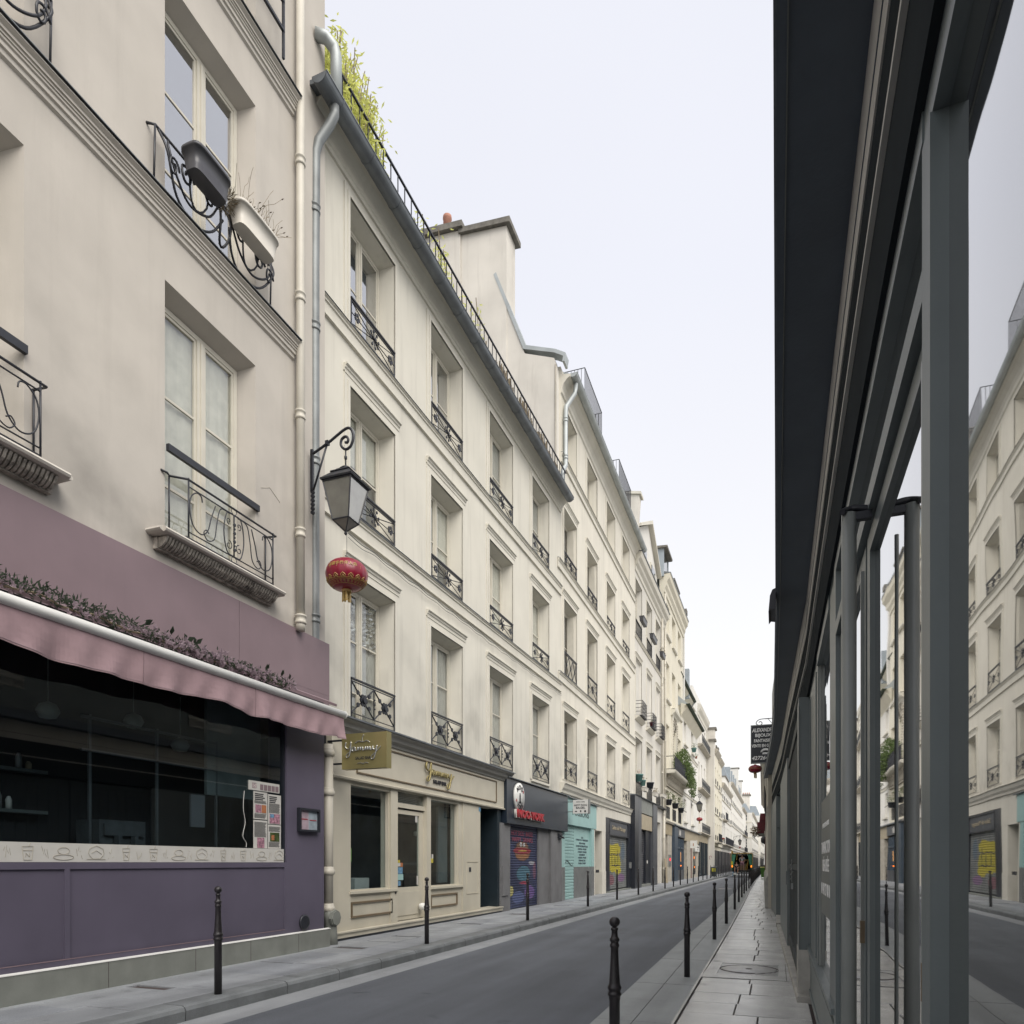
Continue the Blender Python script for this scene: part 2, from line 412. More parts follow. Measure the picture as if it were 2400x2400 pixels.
def empty(name, loc=(0, 0, 0), rz=0, label=None, cat=None, group=None):
    o = bpy.data.objects.new(name, None); COL.objects.link(o)
    o.location = loc; o.rotation_euler = (0, 0, rz); o.empty_display_size = .2
    return tag(o, label, cat, group)

def kids(o): return [c for c in bpy.data.objects if c.parent == o]
def copy_tree(o, parent=None, cache=None):
    if cache is None:
        cache = {}
        for q in bpy.data.objects:
            if q.parent: cache.setdefault(q.parent.name, []).append(q)
    c = o.copy(); COL.objects.link(c); c.parent = parent
    for ch in cache.get(o.name, []): copy_tree(ch, c, cache)
    return c

def smooth_path(pts, k=6, closed=False):
    pts = [Vector(p) for p in pts]; out = []; n = len(pts)
    rng = n if closed else n - 1
    for i in range(rng):
        p0 = pts[(i - 1) % n] if (i or closed) else pts[0]; p1 = pts[i]
        p2 = pts[(i + 1) % n]; p3 = pts[(i + 2) % n] if (i + 2 < n or closed) else p2
        for j in range(k):
            t = j / k
            out.append(.5 * ((2 * p1) + (p2 - p0) * t + (2 * p0 - 5 * p1 + 4 * p2 - p3) * t * t + (3 * p1 - p0 - 3 * p2 + p3) * t ** 3))
    if not closed: out.append(pts[-1])
    return out

def spiral(c, r0, r1, a0, a1, n=24, plane='xz', y=0):
    out = []
    for i in range(n + 1):
        t = i / n; r = r0 + (r1 - r0) * t; a = a0 + (a1 - a0) * t
        u, w = c[0] + r * cos(a), c[1] + r * sin(a)
        out.append((u, y, w) if plane == 'xz' else (y, u, w))
    return out

def text(s, size, material, parent, loc, name='lettering', depth=.004, width=None, shear=0, align='CENTER', rot=(pi / 2, 0, 0), bold=0):
    cu = bpy.data.curves.new('t', 'FONT'); cu.body = s; cu.size = size; cu.extrude = depth; cu.align_x = align
    cu.shear = shear; cu.offset = bold; cu.resolution_u = 3
    o = bpy.data.objects.new('t', cu); COL.objects.link(o)
    bpy.context.view_layer.update()
    me = bpy.data.meshes.new_from_object(o.evaluated_get(bpy.context.evaluated_depsgraph_get()))
    bpy.data.objects.remove(o)
    me.materials.clear(); me.materials.append(M[material])
    if width and len(me.vertices):
        xs = [v.co.x for v in me.vertices]; w = max(xs) - min(xs)
        if w > 0:
            k = width / w
            for v in me.vertices: v.co.x *= k
    return tag(place(me, name, parent, loc, rot), kind='stuff' if name == 'poster_lettering' else None)

LR = pi / 2      # left side of the street: local x runs away from the camera, local y into the house
RR = -pi / 2     # right side: local x runs towards the camera, local y into the house

# ------------------------------------------------------------------ ground
KERB_L = [(-8, -5.6), (70, -5.6), (86, -5.45), (160, -5.1), (240, -4.4), (420, -3.6)]
EDGE_R = [(-8, -1.68), (6, -1.72), (15, -1.83), (23, -1.87), (37, -2.1), (66, -2.4), (110, -2.7), (240, -2.8), (420, -2.8)]
FLAG_R = [(-8, -.93), (6, -.95), (18, -1.07), (28, -1.2), (40, -1.4), (66, -1.72), (110, -2.0), (240, -2.1), (420, -2.1)]
def lerp(tab, y):
    for (a, b), (c, d) in zip(tab, tab[1:]):
        if y <= c: return b + (d - b) * (y - a) / (c - a)
    return tab[-1][1]
def ribbon(f0, f1, z, ys, mb=None):
    mb = mb or MB()
    for a, b in zip(ys, ys[1:]):
        mb.poly([(f0(a), a, z), (f1(a), a, z), (f1(b), b, z), (f0(b), b, z)])
    return mb
YS = [-8, 0, 6, 15, 23, 28, 37, 50, 66, 86, 110, 160, 240, 420]
o = MB().box(-900, 900, -600, 1800, -.6, -.03).build('ground', 'ground'); tag(o, kind='structure')
o = ribbon(lambda y: lerp(KERB_L, y) + .44, lambda y: lerp(EDGE_R, y), 0, YS).build('road', 'asphalt'); tag(o, kind='structure')
o = ribbon(lambda y: lerp(KERB_L, y) - .3, lambda y: lerp(KERB_L, y) + .45, -.004, YS).build('road_gutter', 'gutterstrip'); tag(o, kind='structure')
# granite band with the bollards, level with the road
band = empty('granite_band'); tag(band, kind='structure')
mb = ribbon(lambda y: lerp(EDGE_R, y) - .0, lambda y: lerp(FLAG_R, y), -.002, YS); o = mb.build('joint_bed', 'joint', band)
y = 2.0; k = 0
while y < 60:
    L_ = 1.15 + .35 * random.random()
    a, b = y + .004, y + L_ - .004
    x0a, x1a, x0b, x1b = lerp(EDGE_R, a) + .0, lerp(FLAG_R, a) - .015, lerp(EDGE_R, b), lerp(FLAG_R, b) - .015
    mb = MB(); h = .006 + .003 * random.random()
    mid_a, mid_b = x0a + .38, x0b + .38
    for (pa, qa, pb, qb) in ((x0a, mid_a - .004, x0b, mid_b - .004), (mid_a + .004, x1a, mid_b + .004, x1b)):
        mb = MB(); mb._a([(pa, a, -.02), (qa, a, -.02), (qb, b, -.02), (pb, b, -.02), (pa, a, h), (qa, a, h), (qb, b, h), (pb, b, h)],
              [(4, 5, 6, 7), (0, 1, 5, 4), (1, 2, 6, 5), (2, 3, 7, 6), (3, 0, 4, 7)])
        mb.build('granite_slab', 'strip', band)
    y += L_
ribbon(lambda y: lerp(EDGE_R, y), lambda y: lerp(FLAG_R, y) - .01, .004, [60] + [q for q in YS if q > 60]).build('far_band', 'strip', band)

# right pavement: cross-laid flags with open mortar joints
pav_r = empty('pavement_right_side'); tag(pav_r, kind='structure')
ribbon(lambda y: lerp(FLAG_R, y), lambda y: .9, .012, YS).build('joint_bed', 'joint', pav_r)
def slab(parent, x0, x1, y0, y1, z0, z1, m, name='paving_slab', c=.006, sk0=0, sk1=0):
    mb = MB()
    b0 = [(x0 + sk0, y0), (x1, y0), (x1, y1), (x0 + sk1, y1)]
    t0 = [(x0 + c + sk0, y0 + c), (x1 - c, y0 + c), (x1 - c, y1 - c), (x0 + c + sk1, y1 - c)]
    mb._a([(a, b, z0) for a, b in b0] + [(a, b, z1 - c) for a, b in b0] + [(a, b, z1) for a, b in t0],
          [(0, 1, 5, 4), (1, 2, 6, 5), (2, 3, 7, 6), (3, 0, 4, 7), (4, 5, 9, 8), (5, 6, 10, 9), (6, 7, 11, 10), (7, 4, 8, 11), (8, 9, 10, 11)])
    return mb.build(name, m, parent)
y = 1.2; row = 0
while y < 62:
    if 10.0 < y < 11.9: y = 11.92
    L_ = random.choice([.48, .6, .72, .85]) if y > 12 else random.choice([.62, .8, .95])
    if y < 10.05 and y + L_ > 10.05: L_ = 10.05 - y
    if L_ < .12: y += L_; continue
    a, b = y, y + L_ - .012
    xl = lerp(FLAG_R, y) + .035; xr = .34 if y < 8.7 else .30 if y < 26 else lerp([(26, .2), (40, -.2), (70, -.7)], y)
    n = random.choice([1, 2, 2, 2, 3]) if y > 12 else 2
    cuts = [xl]
    for q in range(1, n): cuts.append(xl + (xr - xl) * (q / n) + random.uniform(-.12, .12))
    cuts.append(xr)
    for q in range(n):
        slab(pav_r, cuts[q] + .006, cuts[q + 1] - .006, a, b, .0, .034 + random.uniform(-.003, .004), random.choice(['flag', 'flag', 'flag2']))
    y += L_
ribbon(lambda y: lerp(FLAG_R, y) + .03, lambda y: -.4, .035, [62] + [q for q in YS if q > 62]).build('far_flags', 'flag', pav_r)
# thin kerb edging between band and flags
y = 1.0
while y < 62:
    a, b = y, y + .98
    xa, xb = lerp(FLAG_R, a), lerp(FLAG_R, b)
    mb = MB(); w = .022
    mb._a([(xa - .004, a, 0), (xa + w, a, 0), (xb + w, b, 0), (xb - .004, b, 0), (xa - .004, a, .036), (xa + w, a, .036), (xb + w, b, .036), (xb - .004, b, .036)],
          [(4, 5, 6, 7), (0, 1, 5, 4), (1, 2, 6, 5), (2, 3, 7, 6), (3, 0, 4, 7)])
    mb.build('edging_strip', 'flag2', pav_r)
    y += 1.0
# inspection cover
mh = empty('manhole_cover', (-.38, 11.0, .03), 0, 'round cast cover in a square stone frame set in the right pavement', 'manhole cover')
fr = MB()
for (x0, x1, y0, y1) in ((-.585, .50, -.93, -.56), (-.585, .50, .56, .90), (-.585, -.41, -.56, .56), (.41, .50, -.56, .56), (.508, .68, -.93, .90)):
    fr.box(x0, x1, y0, y1, -.02, .010)
fr.build('cover_frame', 'flag2', mh)
MB().box(-.41, .41, -.56, .56, -.02, .004).build('cover_bed', 'castiron', mh)
d = MB(); d.lathe([(.385, -.01), (.385, .009), (.37, .013), (0.001, .013)], 48); d.build('cover_plate', 'castiron', mh)
d = MB(); d.tube([(.405 * cos(2 * pi * i / 48), .405 * sin(2 * pi * i / 48), .007) for i in range(48)], .006, 4, closed=True); d.build('cover_rim', 'joint', mh)
MB().lathe([(.05, .0), (.05, .0145), (.001, .0145)], 12).build('lifting_hole', 'joint', mh)
for sx in (1,):
    for i in range(13):
        yy = -.52 + i * .085
        xo = math.sqrt(max(.0, .42 ** 2 - yy * yy)) if abs(yy) < .42 else .1
        MB().box(max(xo, .06), .405, yy - .018, yy + .018, 0, .0125).build('grip_rib', 'castiron', mh)

# left pavement, raised on a kerb
pav_l = empty('pavement_left_side'); tag(pav_l, kind='structure')
ribbon(lambda y: -9.5, lambda y: lerp(KERB_L, y) - .05, .128, YS).build('joint_bed', 'joint', pav_l)
y = 2.4; row = 0
while y < 52:
    L_ = random.choice([.85, 1.0, 1.15])
    xl, xr = -7.75, -5.915
    cuts = [xl, xl + .62, xl + 1.22, xr]
    off = random.uniform(-.3, .3)
    for q in range(3):
        yo = off * (q % 2)
        slab(pav_l, cuts[q] + .006, cuts[q + 1] - .006, y + yo + .006, y + yo + L_ - .006, .10, .15 + random.uniform(-.001, .003), random.choice(['flagL', 'flagL2', 'flagL']), c=.004)
    y += L_
ribbon(lambda y: -8.3, lambda y: lerp(KERB_L, y) - .3, .149, [51.5] + [q for q in YS if q > 51]).build('far_flags', 'flagL', pav_l)
kerb = empty('kerb_left_side'); tag(kerb, kind='structure')
y = 2.0
while y < 86:
    L_ = random.choice([.9, 1.1, 1.4, 1.6]) if y < 40 else 3.0
    a, b = y + .008, y + L_ - .008
    jx = random.uniform(-.006, .006)
    pf = [(-.30, -.03), (.0, -.03), (.006, .10), (-.012, .135), (-.045, .152), (-.30, .153)]
    mb = MB()
    ka, kb = lerp(KERB_L, a) + jx, lerp(KERB_L, b) + jx
    n = len(pf)
    mb._a([(ka + p, a, z) for p, z in pf] + [(kb + p, b, z) for p, z in pf], [(i, (i + 1) % n, (i + 1) % n + n, i + n) for i in range(n)] + [tuple(range(n)), tuple(range(2 * n - 1, n - 1, -1))])
    mb.build('kerb_stone', 'kerb', kerb)
    y += L_
mb = MB()
for a, b in zip([86, 110, 160, 240], [110, 160, 240, 420]):
    ka, kb = lerp(KERB_L, a), lerp(KERB_L, b)
    mb._a([(ka - .3, a, 0), (ka, a, 0), (kb, b, 0), (kb - .3, b, 0), (ka - .3, a, .153), (ka, a, .153), (kb, b, .153), (kb - .3, b, .153)],
          [(4, 5, 6, 7), (0, 1, 5, 4), (1, 2, 6, 5), (2, 3, 7, 6), (3, 0, 4, 7)])
mb.build('far_kerb', 'kerb', kerb)

# ------------------------------------------------------------------ facade kit (local x along the street, local y into the house)
CACHE = {}
def cached(key, fn):
    if key not in CACHE: CACHE[key] = fn()
    return CACHE[key]

def wall(root, ox, x0, x1, z0, z1, ops, m, depth=7.0, name='wall', y=0.0, ends=True, splay=.05, tops=.05):
    """front sheet with real openings and splayed reveals; ops = (xa, xb, za, zb, reveal)"""
    mb = MB(ox)
    xs = sorted(set([x0, x1] + [q for o in ops for q in o[:2]])); zs = sorted(set([z0, z1] + [q for o in ops for q in o[2:4]]))
    for a, b in zip(xs, xs[1:]):
        # merge vertical runs
        run = None
        for c, d in zip(zs, zs[1:]):
            cx, cz = (a + b) / 2, (c + d) / 2
            hole = any(o[0] < cx < o[1] and o[2] < cz < o[3] for o in ops)
            if hole:
                if run: mb.poly([(a, y, run[0]), (b, y, run[0]), (b, y, run[1]), (a, y, run[1])]); run = None
            else:
                run = (run[0], d) if run else (c, d)
        if run: mb.poly([(a, y, run[0]), (b, y, run[0]), (b, y, run[1]), (a, y, run[1])])
    for o in ops:
        a, b, c, d = o[:4]; r = o[4]; s = splay; t = tops
        O = [(a, y, c), (b, y, c), (b, y, d), (a, y, d)]
        I = [(a + s, y + r, c + .02), (b - s, y + r, c + .02), (b - s, y + r, d - t), (a + s, y + r, d - t)]
        for i in range(4):
            j = (i + 1) % 4
            mb.poly([O[i], I[i], I[j], O[j]])
    if ends:
        mb.poly([(x0, y, z0), (x0, y, z1), (x0, y + depth, z1), (x0, y + depth, z0)])
        mb.poly([(x1, y, z0), (x1, y + depth, z0), (x1, y + depth, z1), (x1, y, z1)])
        mb.poly([(x0, y, z1), (x1, y, z1), (x1, y + depth, z1), (x0, y + depth, z1)])
        mb.poly([(x0, y + depth, z0), (x0, y + depth, z1), (x1, y + depth, z1), (x1, y + depth, z0)])
    return mb.build(name, m, root)

VAR = [1]
def win_mesh(w, h, rows, fw=.055, mid=.055):
    mb = MB()
    mb.box(0, fw, 0, .06, 0, h); mb.box(w - fw, w, 0, .06, 0, h)
    mb.box(fw, w - fw, 0, .06, h - fw, h); mb.box(fw, w - fw, 0, .06, 0, fw * 1.5)
    # leaves sit 1 cm behind the fixed frame
    c = w / 2
    mb.box(c - mid, c + mid, -.012, .05, fw * 1.5, h - fw); mb.box(c - .018, c + .018, -.03, -.012, fw * 1.5 + .01, h - fw - .01)
    for (a, b) in ((fw, c - mid), (c + mid, w - fw)):
        mb.box(a, a + .035, .012, .05, fw * 1.5, h - fw); mb.box(b - .035, b, .012, .05, fw * 1.5, h - fw)
        mb.box(a + .035, b - .035, .012, .05, h - fw - .04, h - fw); mb.box(a + .035, b - .035, .012, .05, fw * 1.5, fw * 1.5 + .06)
        for i in range(1, rows):
            z = fw * 1.5 + (h - 2.5 * fw) * (i / rows if rows != 3 else (.22 if i == 1 else .62))
            mb.box(a + .035, b - .035, .015, .045, z - .016, z + .016)
    return mb

def window(root, ox, xa, xb, za, zb, y, rows=3, back='curtain', gl='glass', fm='frame', panes=True, fw=.055, mid=.055, vr=None):
    w, h = round(xb - xa, 2), round(zb - za, 2)
    wo = place(cached(('w', w, h, rows, fm, mid), lambda: win_mesh(w, h, rows, fw, mid).mesh('window', fm)), 'window', root, (xa - ox, y, za))
    c = w / 2
    cells = []
    zsl = [fw * 1.5] + [fw * 1.5 + (h - 2.5 * fw) * (i / rows if rows != 3 else (.22 if i == 1 else .62)) for i in range(1, rows)] + [h - fw]
    for (a, b) in ((fw, c - mid), (c + mid, w - fw)):
        for i in range(rows): cells.append((a + .035, b - .035, zsl[i] + .0165, zsl[i + 1] - .0165))
    if panes:
        for (a, b, zz0, zz1) in cells:
            pw, ph = round(b - a, 3), round(zz1 - zz0, 3)
            place(cached(('p', pw, ph, gl), lambda: MB().box(0, pw, 0, .006, 0, ph).mesh('pane', gl)), 'pane', wo, (a, .028, zz0))
    else:
        place(cached(('p', w, h, gl), lambda: MB().box(fw, w - fw, .03, .036, fw, h - fw).mesh('pane', gl)), 'pane', wo)
    if vr is None and back and back.startswith('curtain'):
        VAR[0] = (VAR[0] * 5 + 3) % 17; vr = VAR[0] % 4
    if back:
        if back.startswith('curtain') and vr == 1:      # roller blind half drawn over a dim room
            zb_ = round(h * (.35 + .05 * (VAR[0] % 5)), 2)
            place(cached(('bl', w, h, back, zb_), lambda: MB().box(fw, w - fw, .065, .07, zb_, h - fw).mesh('blind', back)), 'blind', wo)
            place(cached(('cb2', w, h), lambda: MB().box(0, w, .16, .18, 0, h).mesh('room_backing', 'interior2')), 'room_backing', wo)
        elif back.startswith('curtain') and vr == 3:    # curtains drawn apart
            for (a_, b_) in ((fw, w * .36), (w * .66, w - fw)):
                def cm2():
                    mb = MB(); n = 10
                    for i in range(n):
                        p, q = a_ + (b_ - a_) * i / n, a_ + (b_ - a_) * (i + 1) / n
                        mb.poly([(p, .075 + .02 * sin(i * 1.9), fw), (q, .075 + .02 * sin((i + 1) * 1.9), fw), (q, .075 + .02 * sin((i + 1) * 1.9), h - fw * .5), (p, .075 + .02 * sin(i * 1.9), h - fw * .5)])
                    return mb.mesh('curtain', back)
                place(cached(('cs', w, h, back, round(a_, 2)), cm2), 'curtain', wo)
            place(cached(('cb2', w, h), lambda: MB().box(0, w, .16, .18, 0, h).mesh('room_backing', 'interior2')), 'room_backing', wo)
        elif back.startswith('curtain'):
            def cm():
                mb = MB(); n = 26
                for i in range(n):
                    a, b = fw + (w - 2 * fw) * i / n, fw + (w - 2 * fw) * (i + 1) / n
                    ya, yb = .072 + .006 * sin(i * 2.1 + 2 * sin(i * .37)) + .007 * sin(i * .5), .072 + .006 * sin((i + 1) * 2.1 + 2 * sin((i + 1) * .37)) + .007 * sin((i + 1) * .5)
                    mb.poly([(a, ya, fw), (b, yb, fw), (b, yb, h - fw * .5), (a, ya, h - fw * .5)])
                return mb.mesh('curtain', back)
            place(cached(('c', w, h, back), cm), 'curtain', wo)
            place(cached(('cb', w, h), lambda: MB().box(0, w, .16, .18, 0, h).mesh('room_backing', 'interior')), 'room_backing', wo)
        else:
            place(cached(('c', w, h, back), lambda: MB().box(0, w, .09, .12, 0, h).mesh('room_backing', back)), 'room_backing', wo)
    return wo

def surround(root, ox, xa, xb, za, zb, m='trim', w=.17, hood=True, hoodz=.0, y=0, sill=False):
    def mk():
        mb = MB(); W = xb - xa; H = zb - za
        for (t, p) in ((w, .022), (w * .45, .04)):
            t0 = .006
            mb.box(-t, -t0, -p, .01, 0, H + t0); mb.box(W + t0, W + t, -p, .01, 0, H + t0); mb.box(-t, W + t, -p, .01, H + t0, H + t)
        if hood:
            prof = [(.01, 0), (-.03, 0), (-.035, .04), (-.055, .055), (-.06, .09), (-.095, .11), (-.095, .135), (.01, .15)]
            z0 = H + w + .03
            mb.prism([(a, b + z0) for a, b in prof], -w - .02, W + w + .02)
            mb.box(-w, W + w, -.035, .01, H + w, z0)
        if sill: mb.box(-.06, W + .06, -.07, .05, -.07, 0)
        return mb.mesh('window_surround', m)
    return place(cached(('s', round(xb - xa, 2), round(zb - za, 2), m, w, hood, sill), mk), 'window_surround', root, (xa - ox, y, za))

def rail_mesh(w, h, style):
    """window-guard ironwork in the plane y=0, x 0..w"""
    mb = MB()
    if style == 'rosette':
        mb.box(0, w, -.025, .025, h - .03, h); mb.box(0, w, -.012, .012, h - .075, h - .058)
        mb.box(0, w, -.012, .012, 0, .02); mb.box(0, w, -.01, .01, .09, .105)
        for x in (0.0, w - .022): mb.box(x, x + .022, -.011, .011, 0, h)
        lo, hi = .105, h - .075; n = 2
        for i in range(n):
            a, b = .022 + (w - .044) * i / n, .022 + (w - .044) * (i + 1) / n
            cx, cz = (a + b) / 2, (lo + hi) / 2
            for (p, q) in (((a, lo), (b, hi)), ((a, hi), (b, lo))): mb.bar((p[0], 0, p[1]), (q[0], 0, q[1]), .015)
            for k in range(6):
                t = 2 * pi * k / 6; mb.disc((cx + .085 * cos(t), -.004, cz + .085 * sin(t)), .046, .026, n=8)
            mb.disc((cx, -.02, cz), .06, .04, n=10)
            for (p, q) in ((cx - .2, cz - .12), (cx + .2, cz - .12), (cx - .2, cz + .12), (cx + .2, cz + .12)): mb.disc((p, -.005, q), .048, .024, n=7)
        m_ = w / 2
        mb.disc((m_, -.01, cz), .028, .02, n=6); mb.disc((m_, -.01, cz + .09), .02, .02, n=6); mb.disc((m_, -.01, cz - .09), .02, .02, n=6)
        mb.box(m_ - .008, m_ + .008, -.008, .008, lo, hi)
    elif style == 'star':
        mb.box(0, w, -.025, .025, h - .03, h); mb.box(0, w, -.012, .012, h - .075, h - .058)
        mb.box(0, w, -.012, .012, 0, .018)
        for x in (0.0, w - .022): mb.box(x, x + .022, -.011, .011, 0, h)
        lo, hi = .018, h - .075; c = w / 2; cz = (lo + hi) / 2
        for (p, q) in (((.02, lo), (c, cz)), ((c, cz), (w - .02, lo)), ((.02, hi), (c, cz)), ((c, cz), (w - .02, hi)), ((.02, cz), (w - .02, cz))): mb.bar((p[0], 0, p[1]), (q[0], 0, q[1]), .009)
        for k in range(8):
            t = 2 * pi * k / 8 + .2
            mb.bar((c, -.01, cz), (c + .17 * cos(t), -.01, cz + .17 * sin(t)), .011)
            mb.disc((c + .155 * cos(t), -.008, cz + .155 * sin(t)), .030, .02, n=6)
        mb.disc((c, -.02, cz), .035, .03, n=8)
        for x in (w * .12, w * .88):
            for k in range(5):
                t = 2 * pi * k / 5; mb.disc((x + .06 * cos(t), -.004, cz + .06 * sin(t)), .036, .02, n=6)
    elif style == 'diamond':
        mb.box(0, w, -.025, .025, h - .03, h); mb.box(0, w, -.012, .012, h - .09, h - .075); mb.box(0, w, -.012, .012, 0, .02)
        for x in (0.0, w - .022): mb.box(x, x + .022, -.011, .011, 0, h)
        lo, hi = .02, h - .09; n = 3
        for i in range(n):
            a, b = .02 + (w - .04) * i / n, .02 + (w - .04) * (i + 1) / n; cx, cz = (a + b) / 2, (lo + hi) / 2
            for (p, q) in (((a, lo), (b, hi)), ((a, hi), (b, lo))): mb.bar((p[0], 0, p[1]), (q[0], 0, q[1]), .011)
            mb.disc((cx, -.01, cz), .05, .02, n=8)
    elif style == 'bars':
        mb.box(0, w, -.02, .02, h - .025, h); mb.box(0, w, -.012, .012, .05, .065); mb.box(0, w, -.012, .012, h - .12, h - .105)
        n = max(3, int(w / .12))
        for i in range(n + 1):
            x = w * i / n; mb.box(x - .007, x + .007, -.007, .007, 0, h)
            if i < n: mb.tube([(x + w / n / 2 + .04 * cos(q * pi / 4), 0, h - .06 + .03 * sin(q * pi / 4)) for q in range(8)], .006, 3, closed=True, smooth=False)
    elif style == 'scroll':
        mb.box(0, w, -.02, .02, h - .03, h); mb.box(0, w, -.012, .012, .0, .015)
        n = max(2, int(w / .35))
        for i in range(n):
            c = w * (i + .5) / n
            mb.tube([(c + .1 * cos(q * pi / 6), 0, h * .5 + h * .32 * sin(q * pi / 6)) for q in range(12)], .008, 4, closed=True)
            mb.tube(spiral((c, h * .5), .09, .02, 0, 7, 14), .007, 4)
            mb.box(w * i / n - .008, w * i / n + .008, -.008, .008, 0, h)
        mb.box(w - .016, w, -.008, .008, 0, h)
    return mb

def railing(root, ox, xa, xb, z, h, style, y=-.03, m='iron'):
    w = round(xb - xa, 2)
    return place(cached(('r', w, h, style, m), lambda: rail_mesh(w, h, style).mesh('window_railing', m)), 'window_railing', root, (xa - ox, y, z))

def string_course(root, ox, x0, x1, z, m='trim', drop=.36, y=0, cap='zinc_dark'):
    """moulded band with a thin dark zinc capping"""
    mb = MB(ox)
    mb.prism([(y, z - .012), (y - .085, z - .03), (y - .09, z - .055), (y - .06, z - .075), (y - .06, z - .11), (y - .035, z - .12), (y - .03, z - drop + .04), (y - .055, z - drop + .02), (y - .055, z - drop), (y, z - drop - .01)], x0, x1)
    mb.build('string_course', m, root)
    MB(ox).prism([(y, z + .012), (y - .095, z - .018), (y - .105, z - .036), (y - .095, z - .03), (y, z - .004)], x0, x1).build('string_course_capping', cap, root)

def gutter(root, ox, x0, x1, z, y, r=.13, m='zinc', step=1.0):
    mb = MB(ox)
    prof = [(y + r * cos(a), z + r * sin(a)) for a in [pi + pi * i / 12 for i in range(13)]]
    pin = [(y + (r - .008) * cos(a), z + (r - .008) * sin(a)) for a in [2 * pi - pi * i / 12 for i in range(13)]]
    mb.prism(prof + pin, x0, x1, smooth=False)
    mb.tube([(x0, y - r, z), (x1, y - r, z)], .014, 6)
    for e in (x0, x1 - .006): mb.prism(prof, e, e + .006)
    o = mb.build('gutter', m, root)
    x = x0 + .5
    while x < x1:
        b = MB(ox); b.prism([(y + (r + .008) * cos(a), z + (r + .008) * sin(a)) for a in [pi + pi * i / 10 for i in range(11)]] + [(y + (r + .001) * cos(a), z + (r + .001) * sin(a)) for a in [2 * pi - pi * i / 10 for i in range(11)]], x, x + .03)
        b.build('gutter_bracket', m, o)
        x += step
    return o

def downpipe(root, ox, pts, r, m, collars=(), name='downpipe'):
    mb = MB(ox); mb.tube([(p[0], p[1], p[2]) for p in pts], r, 12)
    o = mb.build(name, m, root)
    for (x, y, z) in collars:
        c = MB(ox); c.lathe([(r, -.07), (r + .018, -.06), (r + .018, -.03), (r + .007, -.02), (r + .007, .04), (r + .02, .05), (r + .02, .075), (r, .085)], 12, (x, y, z)); c.build('pipe_collar', m, o)
    return o

# ================================================================== LEFT SIDE
def leftroot(name, X, Y, slope=0.0, label=None, cat='building', group=None):
    return empty(name, (X, Y, 0), atan2(1, slope), label, cat, group)

# ------------------------------------------------------------------ building 1: beige house over the purple shop
r = leftroot('apartment_building', -7.5, 3.0, 0, 'beige rendered apartment house with curled iron window guards above the purple shop')
o1 = 3.0
cols1 = [(3.55, 5.29), (7.15, 8.88)]
rows1 = [(5.92, 9.23), (10.28, 13.22), (14.36, 17.2)]
ops = [(a, b, c, d, .27) for a, b in cols1 for c, d in rows1]
wall(r, o1, -1.5, 10.12, 4.5, 19.6, ops, 'stucco1', 8, splay=.13, tops=.12)
wall(r, o1, 10.12, 10.74, 3.9, 19.6, [], 'stucco1', 8, name='side_strip', y=.05)
MB(o1).box(-1.5, 10.1, 1.6, 7.9, .1, 4.5).build('ground_floor_core', 'interior', r)
for i, (a, b) in enumerate(cols1):
    for j, (c, d) in enumerate(rows1):
        window(r, o1, a + .13, b - .13, c + .02, d - .12, .24, rows=3 if j < 2 else 2, back='curtain' if j == 0 else 'interior2', fw=.07, mid=.075, vr=0, gl='glass' if j == 0 else 'glass_sky')
for z in (10.22, 14.24):
    mb = MB(o1)
    mb.prism([(0, z - .02), (-.16, z - .04), (-.165, z - .06), (-.12, z - .09), (-.12, z - .12), (-.10, z - .12), (-.10, z - .15), (-.085, z - .15), (-.085, z - .18), (-.065, z - .19), (-.065, z - .24), (-.04, z - .25), (-.035, z - .30), (0, z - .32)], -1.5, 9.77)
    mb.build('string_course', 'trim1', r)
    MB(o1).prism([(0, z + .02), (-.18, z - .008), (-.19, z - .03), (-.18, z - .022), (0, z + .0)], -1.5, 9.79).build('string_course_capping', 'zinc_dark', r)
# corbelled sill under the lower window guard
for (c0, c1) in ((6.86, 9.28), (3.25, 5.65)):
    s_ = MB(o1)
    s_.prism([(0, 5.865), (-.24, 5.865), (-.275, 5.85), (-.29, 5.825), (-.275, 5.80), (-.24, 5.79), (0, 5.79)], c0 + .04, c1 - .04)
    s_.prism([(c0 + .04, 5.79), (c0 + .04, 5.865), (c0 - .01, 5.845), (c0 - .02, 5.82), (c0, 5.80)], -.24, 0, 'y'); s_.prism([(c1 - .04, 5.79), (c1 - .04, 5.865), (c1 + .01, 5.845), (c1 + .02, 5.82), (c1, 5.80)], -.24, 0, 'y')
    s_.build('window_ledge', 'trim1', r)
    c_ = MB(o1); n = 44; wv = (c1 - c0 - .24) / n
    c_.box(c0 + .1, c1 - .1, -.07, 0, 5.63, 5.774)
    for i in range(n):
        x = c0 + .12 + i * wv
        c_.prism([(-.071, 5.645), (-.12, 5.655), (-.18, 5.70), (-.225, 5.774), (-.071, 5.774)], x, x + wv * .60)
    c_.build('fluted_corbel', 'corbel', r)
